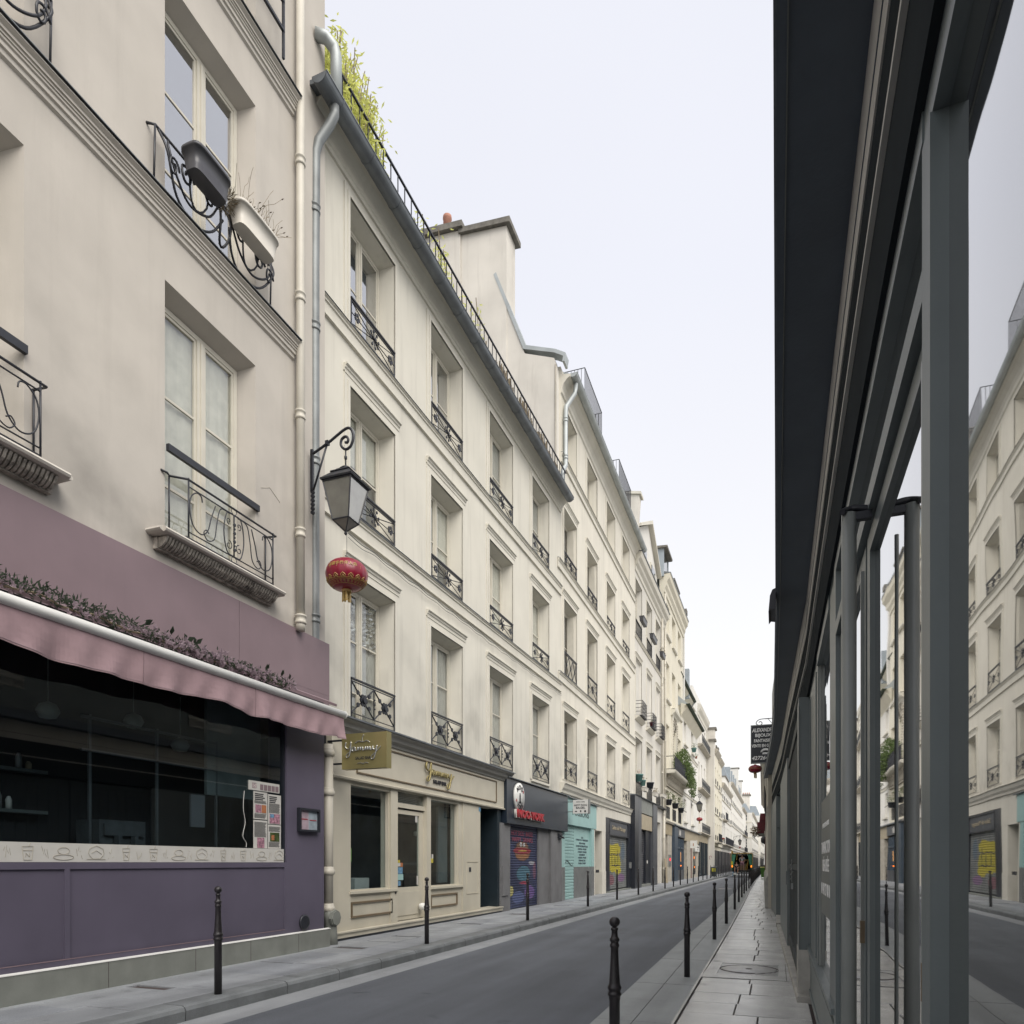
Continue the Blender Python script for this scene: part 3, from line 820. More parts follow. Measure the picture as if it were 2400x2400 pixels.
# scrolled guard of the lower window
def guard_low(x0):
    g = empty('balcony_guard'); g.parent = r; g.location = (x0 - o1, 0, 5.88)
    W = 1.88; H = .80; yf = -.22
    mb = MB(); t = .011
    mb.tube([(0, -.02, 0), (0, -.02, H), ], .012, 6); mb.tube([(W, -.02, 0), (W, -.02, H)], .012, 6)
    mb.tube([(-.12, .0, H + .03), (-.05, -.04, H + .015), (0, -.03, H), (.12, yf, H - .02), (W, yf, H - .02), (W, .0, H)], .016, 6)
    mb.tube([(0, -.02, .01), (.1, yf, .01), (W - .08, yf, .01), (W, -.02, .01)], .013, 6)
    mb.tube([(.13, yf, .0), (.13, yf, H)], .012, 6); mb.tube([(W - .07, yf, 0), (W - .07, yf, H)], .012, 6)
    mb.tube([(.13, yf, H - .11), (W - .07, yf, H - .11)], .010, 6); mb.tube([(.13, yf, .09), (W - .07, yf, .09)], .010, 6)
    mb.build('guard_frame', 'iron', g)
    sc = MB(); c = (.13 + W - .07) / 2; lo = .09; hi = H - .11; mid = (lo + hi) / 2
    def P(l): return [(a, yf, b) for a, b in l]
    for s in (1, -1):
        def X(v): return c + s * v
        sc.tube(smooth_path(P([(X(.0), hi), (X(.14), hi - .02), (X(.20), mid), (X(.14), lo + .04), (X(.02), lo + .01)]), 5), .009, 5)
        sc.tube(smooth_path(P([(X(.08), hi - .01), (X(.26), hi - .03), (X(.33), mid + .05), (X(.38), lo + .10), (X(.50), lo + .03), (X(.57), lo + .1), (X(.53), lo + .16), (X(.48), lo + .13)]), 5), .008, 5)
        sc.tube(smooth_path(P([(X(.60), hi - .1), (X(.62), hi - .03), (X(.70), hi - .02), (X(.80), hi - .12), (X(.82), mid), (X(.76), lo + .12), (X(.62), lo + .06), (X(.50), lo + .16), (X(.44), mid + .05), (X(.36), hi - .04)]), 5), .009, 5)
        sc.tube(spiral((X(.10), lo + .14), .07, .015, pi / 2, pi / 2 + s * 7, 16, y=yf), .007, 5)
        sc.tube(spiral((X(.10), hi - .12), .05, .012, -pi / 2, -pi / 2 + s * 6, 14, y=yf), .007, 5)
    for zc in (H - .055, .045): sc.tube([(c + .05 * cos(q * pi / 8), yf, zc + .05 * sin(q * pi / 8)) for q in range(16)], .007, 4, closed=True)
    sc.tube([(c, yf, lo), (c, yf, hi)], .011, 6)
    for q in range(7): sc.disc((c, yf - .0, lo + .1 + q * .06), .016 if q % 2 else .024, .02, n=6)
    sc.build('guard_scrollwork', 'iron', g)
    return g
guard_low(7.20); guard_low(3.5)
MB(o1).box(7.17, 8.92, -.05, .0, 7.00, 7.09).build('guard_handrail', 'iron', r)
MB(o1).box(3.53, 5.3, -.05, .0, 7.00, 7.09).build('guard_handrail', 'iron', r)
# bellied guard of the upper window
def guard_high(x0, zb):
    g = empty('balcony_guard'); g.parent = r; g.location = (x0 - o1, 0, zb)
    W = 2.3; H = .74; mb = MB()
    def belly(t): return -.05 - .30 * sin(pi * min(1, t * 1.0)) * (1 - .25 * t) if t > 0 else -.04
    mb.tube([(0, 0, H + .02), (.04, -.10, H), (W - .04, -.10, H), (W, 0, H + .02)], .018, 6)
    mb.tube([(.03, -.03, .04), (W - .03, -.03, .04)], .013, 6)
    mb.tube([(.04, -.08, 0), (.04, -.10, H)], .014, 6); mb.tube([(W - .04, -.08, 0), (W - .04, -.10, H)], .014, 6)
    mb.build('guard_frame', 'iron', g)
    sc = MB()
    def B(x, t): return (x, -.09 - .13 * sin(pi * max(0, min(1, t))), t * H)
    for s in (1, -1):
        c = W / 2
        X = lambda v: c + s * v
        sc.tube(smooth_path([B(X(1.06), .98), B(X(1.02), .6), B(X(.8), .12), B(X(.45), .02), B(X(.2), .15), B(X(.06), .5)], 6), .017, 5)
        sc.tube(smooth_path([B(X(.92), .95), B(X(.98), .7), B(X(.86), .35), B(X(.6), .18), B(X(.3), .3), B(X(.12), .7), B(X(.02), .86)], 6), .016, 5)
        sc.tube([B(X(.70) + .12 * cos(a) * (1 - a / 12), .55 + .22 * sin(a) * (1 - a / 12)) for a in [i * .5 for i in range(20)]], .017, 5)
        sc.tube([B(X(.30) + .10 * cos(a) * (1 - a / 12), .62 + .2 * sin(a) * (1 - a / 12)) for a in [i * .5 for i in range(20)]], .016, 5)
        sc.tube([B(X(.50) + .16 * cos(a), .5 + .3 * sin(a)) for a in [i * pi / 8 for i in range(16)]], .014, 5, closed=True)
    sc.tube([B(W / 2 + .10 * cos(a), .5 + .4 * sin(a)) for a in [i * pi / 10 for i in range(20)]], .018, 5, closed=True)
    for s in (1, -1):
        X = lambda v: W / 2 + s * v
        sc.tube([B(X(.16) + .07 * cos(a) * (1 - a / 11), .82 + .10 * sin(a) * (1 - a / 11)) for a in [i * .5 for i in range(18)]], .015, 5)
        sc.tube([B(X(.92) + .09 * cos(a) * (1 - a / 11), .45 + .18 * sin(a) * (1 - a / 11)) for a in [i * .5 for i in range(18)]], .015, 5)
    sc.build('guard_scrollwork', 'iron', g)
guard_high(6.86, 10.24); guard_high(3.26, 10.24)
# straight bar guard at the top window, only its corner in sight
g = MB(o1)
for z in (14.72, 15.18, 15.28): g.box(7.0, 9.3, -.22, -.18, z, z + .045)
for x in (7.0, 8.2, 9.27): g.box(x, x + .035, -.215, -.18, 14.3, 15.3)
g.build('balcony_guard', 'iron', r)
downpipe(r, o1, [(9.83, -.11, 19.4), (9.83, -.11, 10.5), (9.84, -.11, 5.60)], .068, 'pipe_cream', [(9.83, -.11, z) for z in (13.2, 10.95, 9.0, 7.05)])
downpipe(r, o1, [(9.84, -.11, 5.62), (9.84, -.10, 5.44)], .078, 'pipe_cream', [(9.84, -.11, 5.62)])
# mast of pipe above the roof of the next house, elbow at the top
downpipe(r, o1, [(10.72, -.20, 15.0), (10.72, -.20, 15.85), (10.68, -.18, 15.98), (10.55, -.10, 16.05), (10.45, .05, 16.06)], .10, 'zinc_light')
cr = MB(o1)
cr.tube([(9.0, -.003, 7.42), (9.2, -.003, 7.52), (9.45, -.003, 7.40)], .004, 3, smooth=False)
cr.build('plaster_crack', 'stone', r)

# ------------------------------------------------------------------ purple pancake shop
s = leftroot('shopfront', -7.3, 3.0, 0, 'purple shopfront with a wide dark window, printed strip and papers stuck to the glass', 'shopfront')
MB(o1).box(-1.5, 10.47, -.05, .3, .12, .455).build('stone_plinth', 'plinth', s)
for x in (0.6, 2.0, 3.4, 4.8, 6.1, 7.42, 8.48, 9.6): MB(o1).box(x, x + .006, -.0515, -.049, .12, .453).build('plinth_joint', 'joint', s)
MB(o1).prism([(-.056, .455), (.0, .455), (.0, .475), (-.056, .462)], -1.5, 10.48).build('plinth_trim', 'white', s)
MB(o1).box(9.36, 10.36, 0, .35, .47, 4.35).build('pilaster', 'purple', s)
MB(o1).box(-1.5, 9.358, .0, .3, 1.53, 1.605).build('window_sill', 'purple', s)
MB(o1).box(-1.5, 9.358, .02, .3, .47, 1.53).build('base_panel', 'purple', s)
b = MB(o1)
b.box(9.31, 9.358, -.003, .02, .47, 1.53); b.box(-1.5, 9.31, -.003, .02, .47, .54); b.box(5.6, 5.66, -.003, .02, .54, 1.53)
b.build('panel_frame', 'purple', s)
MB(o1).box(-1.5, 9.31, -.006, .0, .536, .546).build('panel_bead', 'mauve', s)
# printed strip: pale band with line drawings of cups and pancakes
MB(o1).box(-1.5, 9.32, .02, .05, 1.607, 1.815).build('printed_strip', 'paper', s)
dr = MB(o1)
def outline(pts, r_=.0035, closed=True): dr.tube([(a, .017, z) for a, z in pts], r_, 3, closed=closed, smooth=False)
k = 0; x = 3.2
while x < 9.3:
    zc = 1.71; k += 1
    if k % 4 == 0:
        outline([(x + .10 * cos(t * pi / 6), zc + .075 * sin(t * pi / 6) + .01 * (t % 2)) for t in range(12)])
        outline([(x - .12, zc - .07), (x + .12, zc - .07)], closed=False); outline([(x - .06, zc), (x, zc + .03), (x + .07, zc - .01)], closed=False)
    elif k % 4 in (1, 2):
        tw = .05 if k % 4 == 1 else .06
        outline([(x - tw, zc + .06), (x + tw, zc + .06), (x + tw * .7, zc - .08), (x - tw * .7, zc - .08)]); outline([(x - tw * .9, zc + .02), (x + tw * .9, zc + .02)], closed=False)
        outline([(x + .01, zc + .06), (x + .03, zc + .095)], closed=False); outline([(x - .02, zc - .05), (x - .02, zc - .01), (x + .02, zc - .05), (x + .02, zc - .01)], closed=False)
    else:
        outline([(x + .12 * cos(t * pi / 8), zc - .05 + .03 * sin(t * pi / 8)) for t in range(16)]); outline([(x + .07 * cos(t * pi / 5), zc + .02 + .04 * sin(t * pi / 5)) for t in range(10)])
    for q in range(4): outline([(x + .15 + .02 * q, zc + random.uniform(-.07, .07)), (x + .165 + .02 * q, zc + random.uniform(-.07, .07))], .002, False)
    x += .40
tag(dr.build('line_drawing', 'stone', s), kind='stuff')
place(MB().box(0, 10.8, 0, .012, 0, 2.5).mesh('window_pane', 'glass_shop'), 'window_pane', s, (-1.5 - o1, .06, 1.816))
w_ = MB(o1); w_.box(9.32, 9.358, .03, .3, 1.6, 4.3); w_.box(-1.5, 9.358, .0, .3, 4.15, 4.35); w_.build('window_frame', 'charcoal', s)
MB(o1).box(-1.5, 9.35, 1.35, 1.5, .5, 4.3).build('back_wall', 'black', s)
MB(o1).box(-1.5, 9.35, .4, 1.35, 1.55, 1.60).build('display_floor', 'black', s)
MB(o1).box(8.2, 9.35, .5, .55, 2.6, 4.2).build('side_blind', 'interior2', s)
sh = MB(o1)
for z in (2.95, 3.35): sh.box(6.2, 8.4, .5, .53, z, z + .03)
for x in (6.3, 7.3, 8.38): sh.box(x, x + .03, .5, .53, 1.6, 3.4)
sh.build('steel_rack', 'iron_grey', s)
for (x, z) in ((6.0, 3.4), (7.2, 3.5), (8.0, 3.3)):
    g = MB(); g.lathe([(.001, -.10), (.09, -.08), (.13, 0), (.09, .08), (.02, .11), (.001, .11)], 14); g.tube([(0, 0, .1), (0, 0, .7)], .006, 4); g.build('pendant_lamp', 'plinth', s, (x - o1, .8, z))
mb = MB(o1); mb.box(6.6, 7.3, .7, 1.1, 1.6, 2.15); mb.box(6.65, 7.25, .66, .7, 1.95, 2.1); mb.box(6.8, 6.85, .6, .68, 1.75, 1.95); mb.box(7.05, 7.1, .6, .68, 1.75, 1.95); mb.build('coffee_machine', 'iron_grey', s)
mb = MB(o1); mb.box(4.2, 6.3, 1.2, 1.34, 2.2, 2.24); mb.box(4.2, 6.3, 1.2, 1.34, 2.7, 2.74); mb.build('wall_shelf', 'interior2', s)
random.seed(19)
for q in range(16):
    x = 4.3 + q * .12; h = random.uniform(.1, .24); MB().lathe([(.035, 0), (.035, h * .7), (.015, h), (.001, h)], 8).build('shelf_bottle', random.choice(['steel', 'paper', 'paleblue', 'dry']), s, (x - o1, 1.27, random.choice([2.24, 2.74])))
for (x, h) in ((6.6, .13), (7.0, .10), (7.6, .16), (8.0, .13), (8.35, .2)):
    MB().lathe([(.05, 0), (.055, h), (.03, h + .01), (.03, h + .03), (.001, h + .03)], 12).build('jar', 'steel', s, (x - o1, .35, 1.601))
MB(o1).prism([(.30, 2.1), (.33, 2.1), (.33, 2.55), (.30, 2.55)], 7.7, 7.95).build('till_screen', 'slategrey', s)
# papers on the glass
def paper(x0, x1, z0, z1, y=.052, m='paper', name='paper_notice'):
    return MB(o1).box(x0, x1, y, y + .004, z0, z1).build(name, m, s)
for (x0, x1, z0, z1, head, pics) in ((8.66, 8.97, 2.26, 2.68, 1, [(8.70, 8.83, 2.36, 2.48, 'pink'), (8.84, 8.94, 2.36, 2.48, 'orange')]), (8.985, 9.29, 2.2, 2.66, 1, [(9.02, 9.26, 2.21, 2.36, 'pink'), (9.03, 9.12, 2.30, 2.355, 'blueprint')]),
                                  (8.66, 8.97, 1.82, 2.245, 0, [(8.74, 8.90, 1.825, 1.98, 'pink')]), (8.985, 9.29, 1.82, 2.19, 0, [(9.03, 9.25, 1.93, 2.07, 'leaf'), (9.06, 9.13, 1.95, 2.03, 'orange')])):
    p = paper(x0, x1, z0, z1)
    ln = MB(o1)
    z = z1 - .03
    if head:
        for q in range(4): ln.box(x0 + .03, x0 + .03 + random.uniform(.12, .24), .049, .0515, z - .016, z); z -= .028
    while z > z0 + .02:
        if not any(q[2] - .01 < z < q[3] + .015 for q in pics): ln.box(x0 + .02, x1 - random.uniform(.02, .06), .049, .0515, z - .004, z)
        z -= .0115
    tag(ln.build('printed_text', 'ink', s), kind='stuff')
    for q in pics: MB(o1).box(q[0], q[1], .047 if q[4] in ('blueprint', 'orange') else .0485, .0512, q[2], q[3]).build('printed_photo', q[4], s)
p = MB(o1).box(8.55, 9.24, .04, .056, 2.69, 2.83).build('social_media_board', 'paper', s)
b = MB(o1)
for q in range(5): b.box(8.79 + q * .088, 8.86 + q * .088, .036, .0395, 2.705, 2.79)
b.build('printed_photo', 'mauve', s)
b = MB(o1); b.tube([(8.66 + a, .0375, 2.76 + c) for a, c in ((-.04, -.035), (.04, -.035), (.04, .035), (-.04, .035))], .004, 4, closed=True); b.tube([(8.66 + .02 * cos(t * pi / 6), .0375, 2.76 + .02 * sin(t * pi / 6)) for t in range(12)], .003, 4, closed=True)
b.build('camera_logo', 'pink', s)
MB(o1).tube(smooth_path([(8.46, .05, 2.66), (8.44, .05, 2.4), (8.48, .05, 2.2), (8.43, .05, 2.0), (8.50, .05, 1.9), (8.50, .05, 1.83)], 5), .004, 4).build('white_cable', 'white', s)
# framed menu case and round vent
mc = empty('menu_case'); mc.parent = s; mc.location = (9.62 - o1, 0, 2.11)
f_ = MB(); f_.box(0, .54, -.07, 0, 0, .035); f_.box(0, .54, -.07, 0, .35, .385); f_.box(0, .035, -.07, 0, .035, .35); f_.box(.505, .54, -.07, 0, .035, .35); f_.build('case_frame', 'iron', mc)
MB().box(.035, .27, -.03, 0, .035, .35).build('menu_sheet', 'palepink', mc); MB().box(.27, .505, -.03, 0, .035, .35).build('menu_sheet', 'paleblue', mc)
MB().box(.06, .24, -.034, -.0305, .20, .213).build('menu_line', 'red', mc); MB().box(.30, .48, -.034, -.0305, .19, .203).build('menu_line', 'red', mc)
v_ = MB(); v_.lathe([(.10, 0), (.125, .0), (.125, .03), (.10, .035)], 24); v_.build('vent_ring', 'iron', s, (9.80 - o1, 0, .62), (pi / 2, 0, 0))
MB().lathe([(.10, 0), (.10, .012), (.001, .012)], 20).build('vent_hole', 'black', s, (9.80 - o1, 0, .62), (pi / 2, 0, 0))
# fascia
fa = leftroot('shop_fascia', -7.44, 3.0, 0, 'plain mauve fascia board above the purple shop awning', 'fascia')
MB(o1).box(-1.5, 8.455, 0, .08, 4.55, 5.475).build('fascia_panel', 'mauve', fa); MB(o1).box(8.463, 10.72, 0, .08, 4.55, 5.475).build('fascia_panel', 'mauve', fa)
MB(o1).box(-1.5, 10.72, .002, .08, 4.36, 4.55).build('fascia_base', 'mauve', fa)
# awning, nearly closed: cassette, hood, front tube, hanging valance
aw = leftroot('awning', -7.3, 3.0, 0, 'half closed mauve fabric awning with a white front tube over the purple shop', 'awning')
MB(o1).prism([(.0, 4.36), (-.16, 4.30), (-.17, 4.34), (0, 4.42)], -1.5, 10.50).build('hood_board', 'mauve', aw)
MB(o1).prism([(.0, 4.28), (-.20, 4.215), (-.21, 4.23), (-.01, 4.30)], -1.5, 10.42).build('cassette_cover', 'white', aw)
MB(o1).box(-1.5, 10.3, -.14, 0, 4.05, 4.21).build('cassette_box', 'black', aw)
MB(o1).prism([(.0, 4.25), (-.33, 4.155), (-.33, 4.165), (0, 4.262)], -1.5, 10.3).build('awning_cloth', 'awning', aw)
t_ = MB(o1); t_.tube([(-1.5, -.36, 4.13), (10.42, -.36, 4.13)], .062, 16); t_.build('front_tube', 'white', aw)
tc = MB(o1); tc.tube([(10.42, -.36, 4.13), (10.44, -.36, 4.13)], .068, 16); tc.build('tube_cap', 'white', aw)
va = MB(o1); n = 260; top = 4.085
def vz(x): return 3.70 + .026 * sin(x * 1.9) + .014 * sin(x * 4.3 + 1) - .02 * math.exp(-((x - 8.15) / .25) ** 2) + (.0 if x < 10.2 else -.03)
def vy(x, t): return -.37 - .018 * sin(x * 2.6) * t - .02 * t * sin(x * 6.7 + 1.2) * (.3 + t) - .016 * t * sin(x * 15 + t * 2) - .05 * t * math.exp(-((x - 8.25 - .1 * t) / .12) ** 2) - .03 * (1 - t) * math.exp(-((x - 4.3) / .1) ** 2)
for i in range(n):
    xa, xb = -1.5 + 11.9 * i / n, -1.5 + 11.9 * (i + 1) / n
    for j in range(5):
        t0, t1 = j / 5, (j + 1) / 5
        va._a([(xa, vy(xa, t0), top + (vz(xa) - top) * t0), (xb, vy(xb, t0), top + (vz(xb) - top) * t0), (xb, vy(xb, t1), top + (vz(xb) - top) * t1), (xa, vy(xa, t1), top + (vz(xa) - top) * t1)], [(0, 1, 2, 3)], True)
va.build('valance', 'awning', aw)
hm = MB(o1)
hm.tube([(-1.5 + 11.9 * i / n, vy(-1.5 + 11.9 * i / n, 1) - .002, vz(-1.5 + 11.9 * i / n) + .02) for i in range(n + 1)], .003, 3, smooth=False)
for x in (4.2, 6.3, 8.2): hm.tube([(x, vy(x, t / 5) - .004, top + (vz(x) - top) * t / 5) for t in range(6)], .004, 3, smooth=False)
hm.build('valance_seam', 'mauve', aw)
# artificial flower garland lying on the cassette
ga = leftroot('flower_garland', -7.3, 3.0, 0, 'garland of artificial lilac flowers and leaves draped along the awning cassette', 'garland')
st, pe, lv = MB(o1), MB(o1), MB(o1)
pts = [(1.5 + i * .1, -.20 + random.uniform(-.03, .03), 4.33 + .02 * sin(i * .9)) for i in range(76)]
st.tube(pts, .012, 4); random.seed(3)
for i in range(2600):
    x = random.uniform(2.5, 9.1); p = (x, -.20 + random.gauss(0, .06), 4.34 + random.gauss(0, .038) + (.03 if x < 6.4 else 0))
    d_ = (random.uniform(-1, 1), random.uniform(-1, .3), random.uniform(-.7, 1))
    lv.leaf(p, d_, (random.random(), random.random(), 1), .009, random.uniform(.05, .10))
for i in range(300):
    x = random.uniform(2.6, 9.1) if i % 2 else random.gauss(7.7, .7)
    x = min(x, 9.15)
    p = (x, -.25 + random.gauss(0, .045), 4.335 + random.gauss(0, .036))
    for q in range(7):
        a = q * .9 + random.random()
        pe.leaf(p, (cos(a), -.6 + random.uniform(-.4, .4), sin(a)), (1, .3, 0), .015, random.uniform(.035, .06))
for x in (3.4, 6.4, 6.8, 7.05, 8.55, 8.9, 9.1, 7.2):
    for q in range(2): lv.leaf((x, -.27, 4.42), (random.uniform(-1, 1), -.5, .7), (0, 1, .2), .035, .12)
st.build('stem', 'dry', ga); tag(lv.build('leaves', 'leaf_d', ga), kind='stuff'); tag(pe.build('petals', 'petal', ga), kind='stuff')

# ------------------------------------------------------------------ building 2: long cream house with a roof gutter
m2 = .0105; o2 = 10.74
r = leftroot('apartment_building', -7.703, o2, m2, 'long cream house above the salad bar with heavy grey gutter and roof railing')
cols2 = [(11.72, 13.4), (15.05, 16.82), (18.61, 20.46), (22.25, 24.05)]
rows2 = [(4.36, 7.17), (8.34, 10.74), (11.93, 14.37)]
ops = [(a, b, c, d, .33) for a, b in cols2 for c, d in rows2]
wall(r, o2, 10.74, 25.5, 4.1, 15.2, ops, 'stucco2', 9, splay=.10, tops=.10)
MB(o2).box(10.76, 25.48, 2.6, 8.9, .1, 4.1).build('ground_floor_core', 'interior', r)
for i, (a, b) in enumerate(cols2):
    for j, (c, d) in enumerate(rows2):
        rows = 3 if j == 0 else 2
        back = {0: 'curtain2', 1: 'curtain', 2: 'interior2'}[j]
        if (i, j) in ((3, 2), (2, 2)): back = 'curtain2'
        window(r, o2, a + .10, b - .10, c + .02, d - .10, .30, rows=rows, back=back, mid=.065, fw=.06, gl='glass_sky' if (j == 2 and i < 2) else 'glass')
        surround(r, o2, a, b, c, d, 'trim', w=.17, hood=(j < 2))
        railing(r, o2, a + .02, b - .02, c + .03, .78 if j == 0 else .52, 'rosette' if j == 0 else 'star', y=-.03)
        if j == 0: MB(o2).box(a - .05, b + .05, -.06, .3, c - .07, c).build('window_sill', 'trim', r)
# crumpled foil inside the first lower window
fo = MB(o2); random.seed(5)
nx, nz = 16, 22
X0, X1, Z0, Z1 = 11.95, 13.2, 6.05, 7.0
G = [[(X0 + (X1 - X0) * i / nx, .345 + random.uniform(-.02, .02) + .02 * sin(i * .9 + j * .7), Z0 + (Z1 - Z0) * j / nz + (.06 * sin(i * .8) if j == 0 else 0)) for j in range(nz + 1)] for i in range(nx + 1)]
vs = [p for c in G for p in c]
fo._a(vs, [(i * (nz + 1) + j, (i + 1) * (nz + 1) + j, (i + 1) * (nz + 1) + j + 1, i * (nz + 1) + j + 1) for i in range(nx) for j in range(nz)])
fo.build('foil_sheet', 'foil', r)
string_course(r, o2, 10.72, 25.5, 8.32); string_course(r, o2, 10.72, 25.5, 11.91)
# eaves cornice below the gutter
mb = MB(o2)
mb.prism([(.0, 14.62), (-.04, 14.63), (-.05, 14.70), (-.075, 14.72), (-.085, 14.78), (-.13, 14.86), (-.21, 14.95), (-.30, 15.0), (-.31, 15.06), (.2, 15.1)], 10.5, 25.5); mb.build('eaves_cornice', 'trim', r)
MB(o2).prism([(-.29, 15.005), (-.52, 15.03), (-.52, 15.08), (.3, 15.12), (.3, 15.07)], 10.3, 25.5).build('eaves_board', 'zinc_dark', r)
gutter(r, o2, 10.18, 25.25, 14.98, -.44, r=.15, m='zinc_dark')
downpipe(r, o2, [(10.62, -.44, 14.85), (10.62, -.44, 14.70), (10.58, -.36, 14.50), (10.50, -.20, 14.22), (10.47, -.15, 14.0), (10.46, -.14, 12.0), (10.46, -.14, 5.2), (10.48, -.14, 3.95)], .085, 'zinc', [(10.46, -.14, z) for z in (13.0, 10.95, 8.6, 5.85)], name='downpipe')
# terrace guard rail behind the gutter
tr = MB(o2); tr.box(10.75, 25.3, -.30, -.26, 15.93, 15.965); tr.box(10.75, 25.3, -.29, -.27, 15.22, 15.24)
tr.build('roof_rail', 'iron', r)
bal = MB().box(0, .018, 0, .018, 0, .72).mesh('baluster', 'iron')
x = 10.8
while x < 25.3: place(bal, 'baluster', r, (x - o2, -.29, 15.22)); x += .285
MB(o2).box(10.8, 25.4, -.2, 8, 15.1, 15.2).build('roof_terrace', 'zinc', r)
# reed screen behind the rail
random.seed(11); rd = MB(o2); x = 13.2
while x < 24.6:
    h = random.uniform(.25, .62) * (1 if x < 18 else 1.35) * (.6 + .4 * abs(sin(x * 1.7)))
    rd.box(x, x + .025, -.18, -.15, 15.2, 15.2 + h + (.1 if x > 19 else 0)); x += random.uniform(.03, .06)
sc_ = leftroot('reed_screen', -7.703, o2, m2, 'weathered reed screen behind the roof railing of the long cream house', 'screen')
tag(rd.build('reeds', 'dry', sc_), kind='stuff')
# string of cable and fixings under the first string course
cb = MB(o2); pts = []; random.seed(2)
for i in range(31):
    x = 11.6 + i * .46; pts.append((x, -.07, 7.86 - .035 * (i % 2)))
cb.tube(smooth_path(pts, 3), .008, 4); cb.tube(smooth_path([(a, b, c - .05 - .03 * random.random()) for a, b, c in pts], 3), .006, 4)
cb.build('facade_cable', 'iron_grey', r)

def leafball(mbl, c, rx, ry, rz, n, w, l, droop=0.0, hollow=.35):
    for i in range(n):
        while True:
            u = Vector((random.uniform(-1, 1), random.uniform(-1, 1), random.uniform(-1, 1)))
            if hollow < u.length < 1: break
        p = (c[0] + u.x * rx, c[1] + u.y * ry, c[2] + u.z * rz)
        d = Vector((u.x + random.uniform(-.7, .7), u.y + random.uniform(-.7, .7), u.z * .5 + random.uniform(-.6, .6) - droop))
        mbl.leaf(p, d, (random.uniform(-1, 1), random.uniform(-1, 1), 1), w * random.uniform(.6, 1.2), l * random.uniform(.6, 1.2))

random.seed(21)
bm_ = leftroot('bamboo_plant', -7.70, o2, m2, 'tall yellow-green bamboo rising behind the roof rail at the top left', 'plant')
cu_, lf_ = MB(o2), MB(o2)
for i in range(60):
    x = random.uniform(11.0, 12.7); y = random.uniform(-.12, .35); h = random.uniform(1.2, 2.2) * (1.0 - .22 * abs(x - 11.8))
    lean = random.uniform(-.25, .3); pp = [(x + lean * t * t, y - .12 * t * t, 15.2 + h * t) for t in [q / 6 for q in range(7)]]
    cu_.tube(pp, .011, 4)
    for q in range(84):
        t = random.uniform(.12, 1); p = (x + lean * t * t + random.gauss(0, .13), y + random.gauss(0, .11), 15.2 + h * t + random.gauss(0, .08))
        lf_.leaf(p, (random.uniform(-1, 1), random.uniform(-1, 1), random.uniform(-1.0, .3)), (random.random(), 0, 1), .017, random.uniform(.09, .17))
cu_.build('culms', 'dry', bm_); tag(lf_.build('foliage', 'leaf_y', bm_), kind='stuff')
MB(o2).box(10.95, 12.7, -.12, .4, 15.2, 15.6).build('planter_trough', 'planter_grey', bm_)
bm2 = leftroot('roof_plant', -7.70, o2, m2, 'thin straggly plant on the roof terrace in front of the chimney wall', 'plant')
cu_, lf_ = MB(o2), MB(o2)
for i in range(9):
    x = random.uniform(15.9, 18.4); y = random.uniform(.0, .8); h = random.uniform(1.6, 2.9)
    pp = [(x + .2 * sin(t * 3), y, 15.2 + h * t) for t in [q / 6 for q in range(7)]]; cu_.tube(pp, .012, 4)
    for q in range(45):
        t = random.uniform(.35, 1); lf_.leaf((x + .2 * sin(t * 3) + random.gauss(0, .13), y + random.gauss(0, .1), 15.2 + h * t), (random.uniform(-1, 1), random.uniform(-1, 1), random.uniform(-.6, .4)), (0, .3, 1), .02, .13)
tag(cu_.build('stems', 'dry', bm2), kind='stuff'); tag(lf_.build('foliage', 'leaf_y', bm2), kind='stuff')

# cast iron rain pipe in the slot between the two shopfronts
cp = leftroot('rain_pipe', -7.45, 10.7, 0, 'old cream cast iron rain pipe between the purple and the cream shopfronts', 'pipe')
MB().box(-.24, .34, .25, .4, .1, 4.3).build('slot_wall', 'black', cp)
mb = MB(); mb.tube([(0, 0, .75), (0, 0, 3.7)], .085, 14); mb.build('pipe_body', 'pipe_cream', cp)
for z in (3.55, 2.85, 1.45, .80): MB().lathe([(.085, -.07), (.115, -.05), (.115, .02), (.10, .03), (.10, .06), (.085, .08)], 14, (0, 0, z)).build('pipe_collar', 'pipe_cream', cp)
mb = MB(); mb.disc((.03, -.09, .62), .15, .05, n=8); mb.disc((.03, -.14, .62), .13, .02, n=8); mb.build('access_cap', 'plinth', cp)
mb = MB(); mb.tube([(0, 0, .8), (.02, -.02, .6), (.05, -.02, .35), (.03, -.05, .12)], .11, 12); mb.build('pipe_shoe', 'plinth', cp)

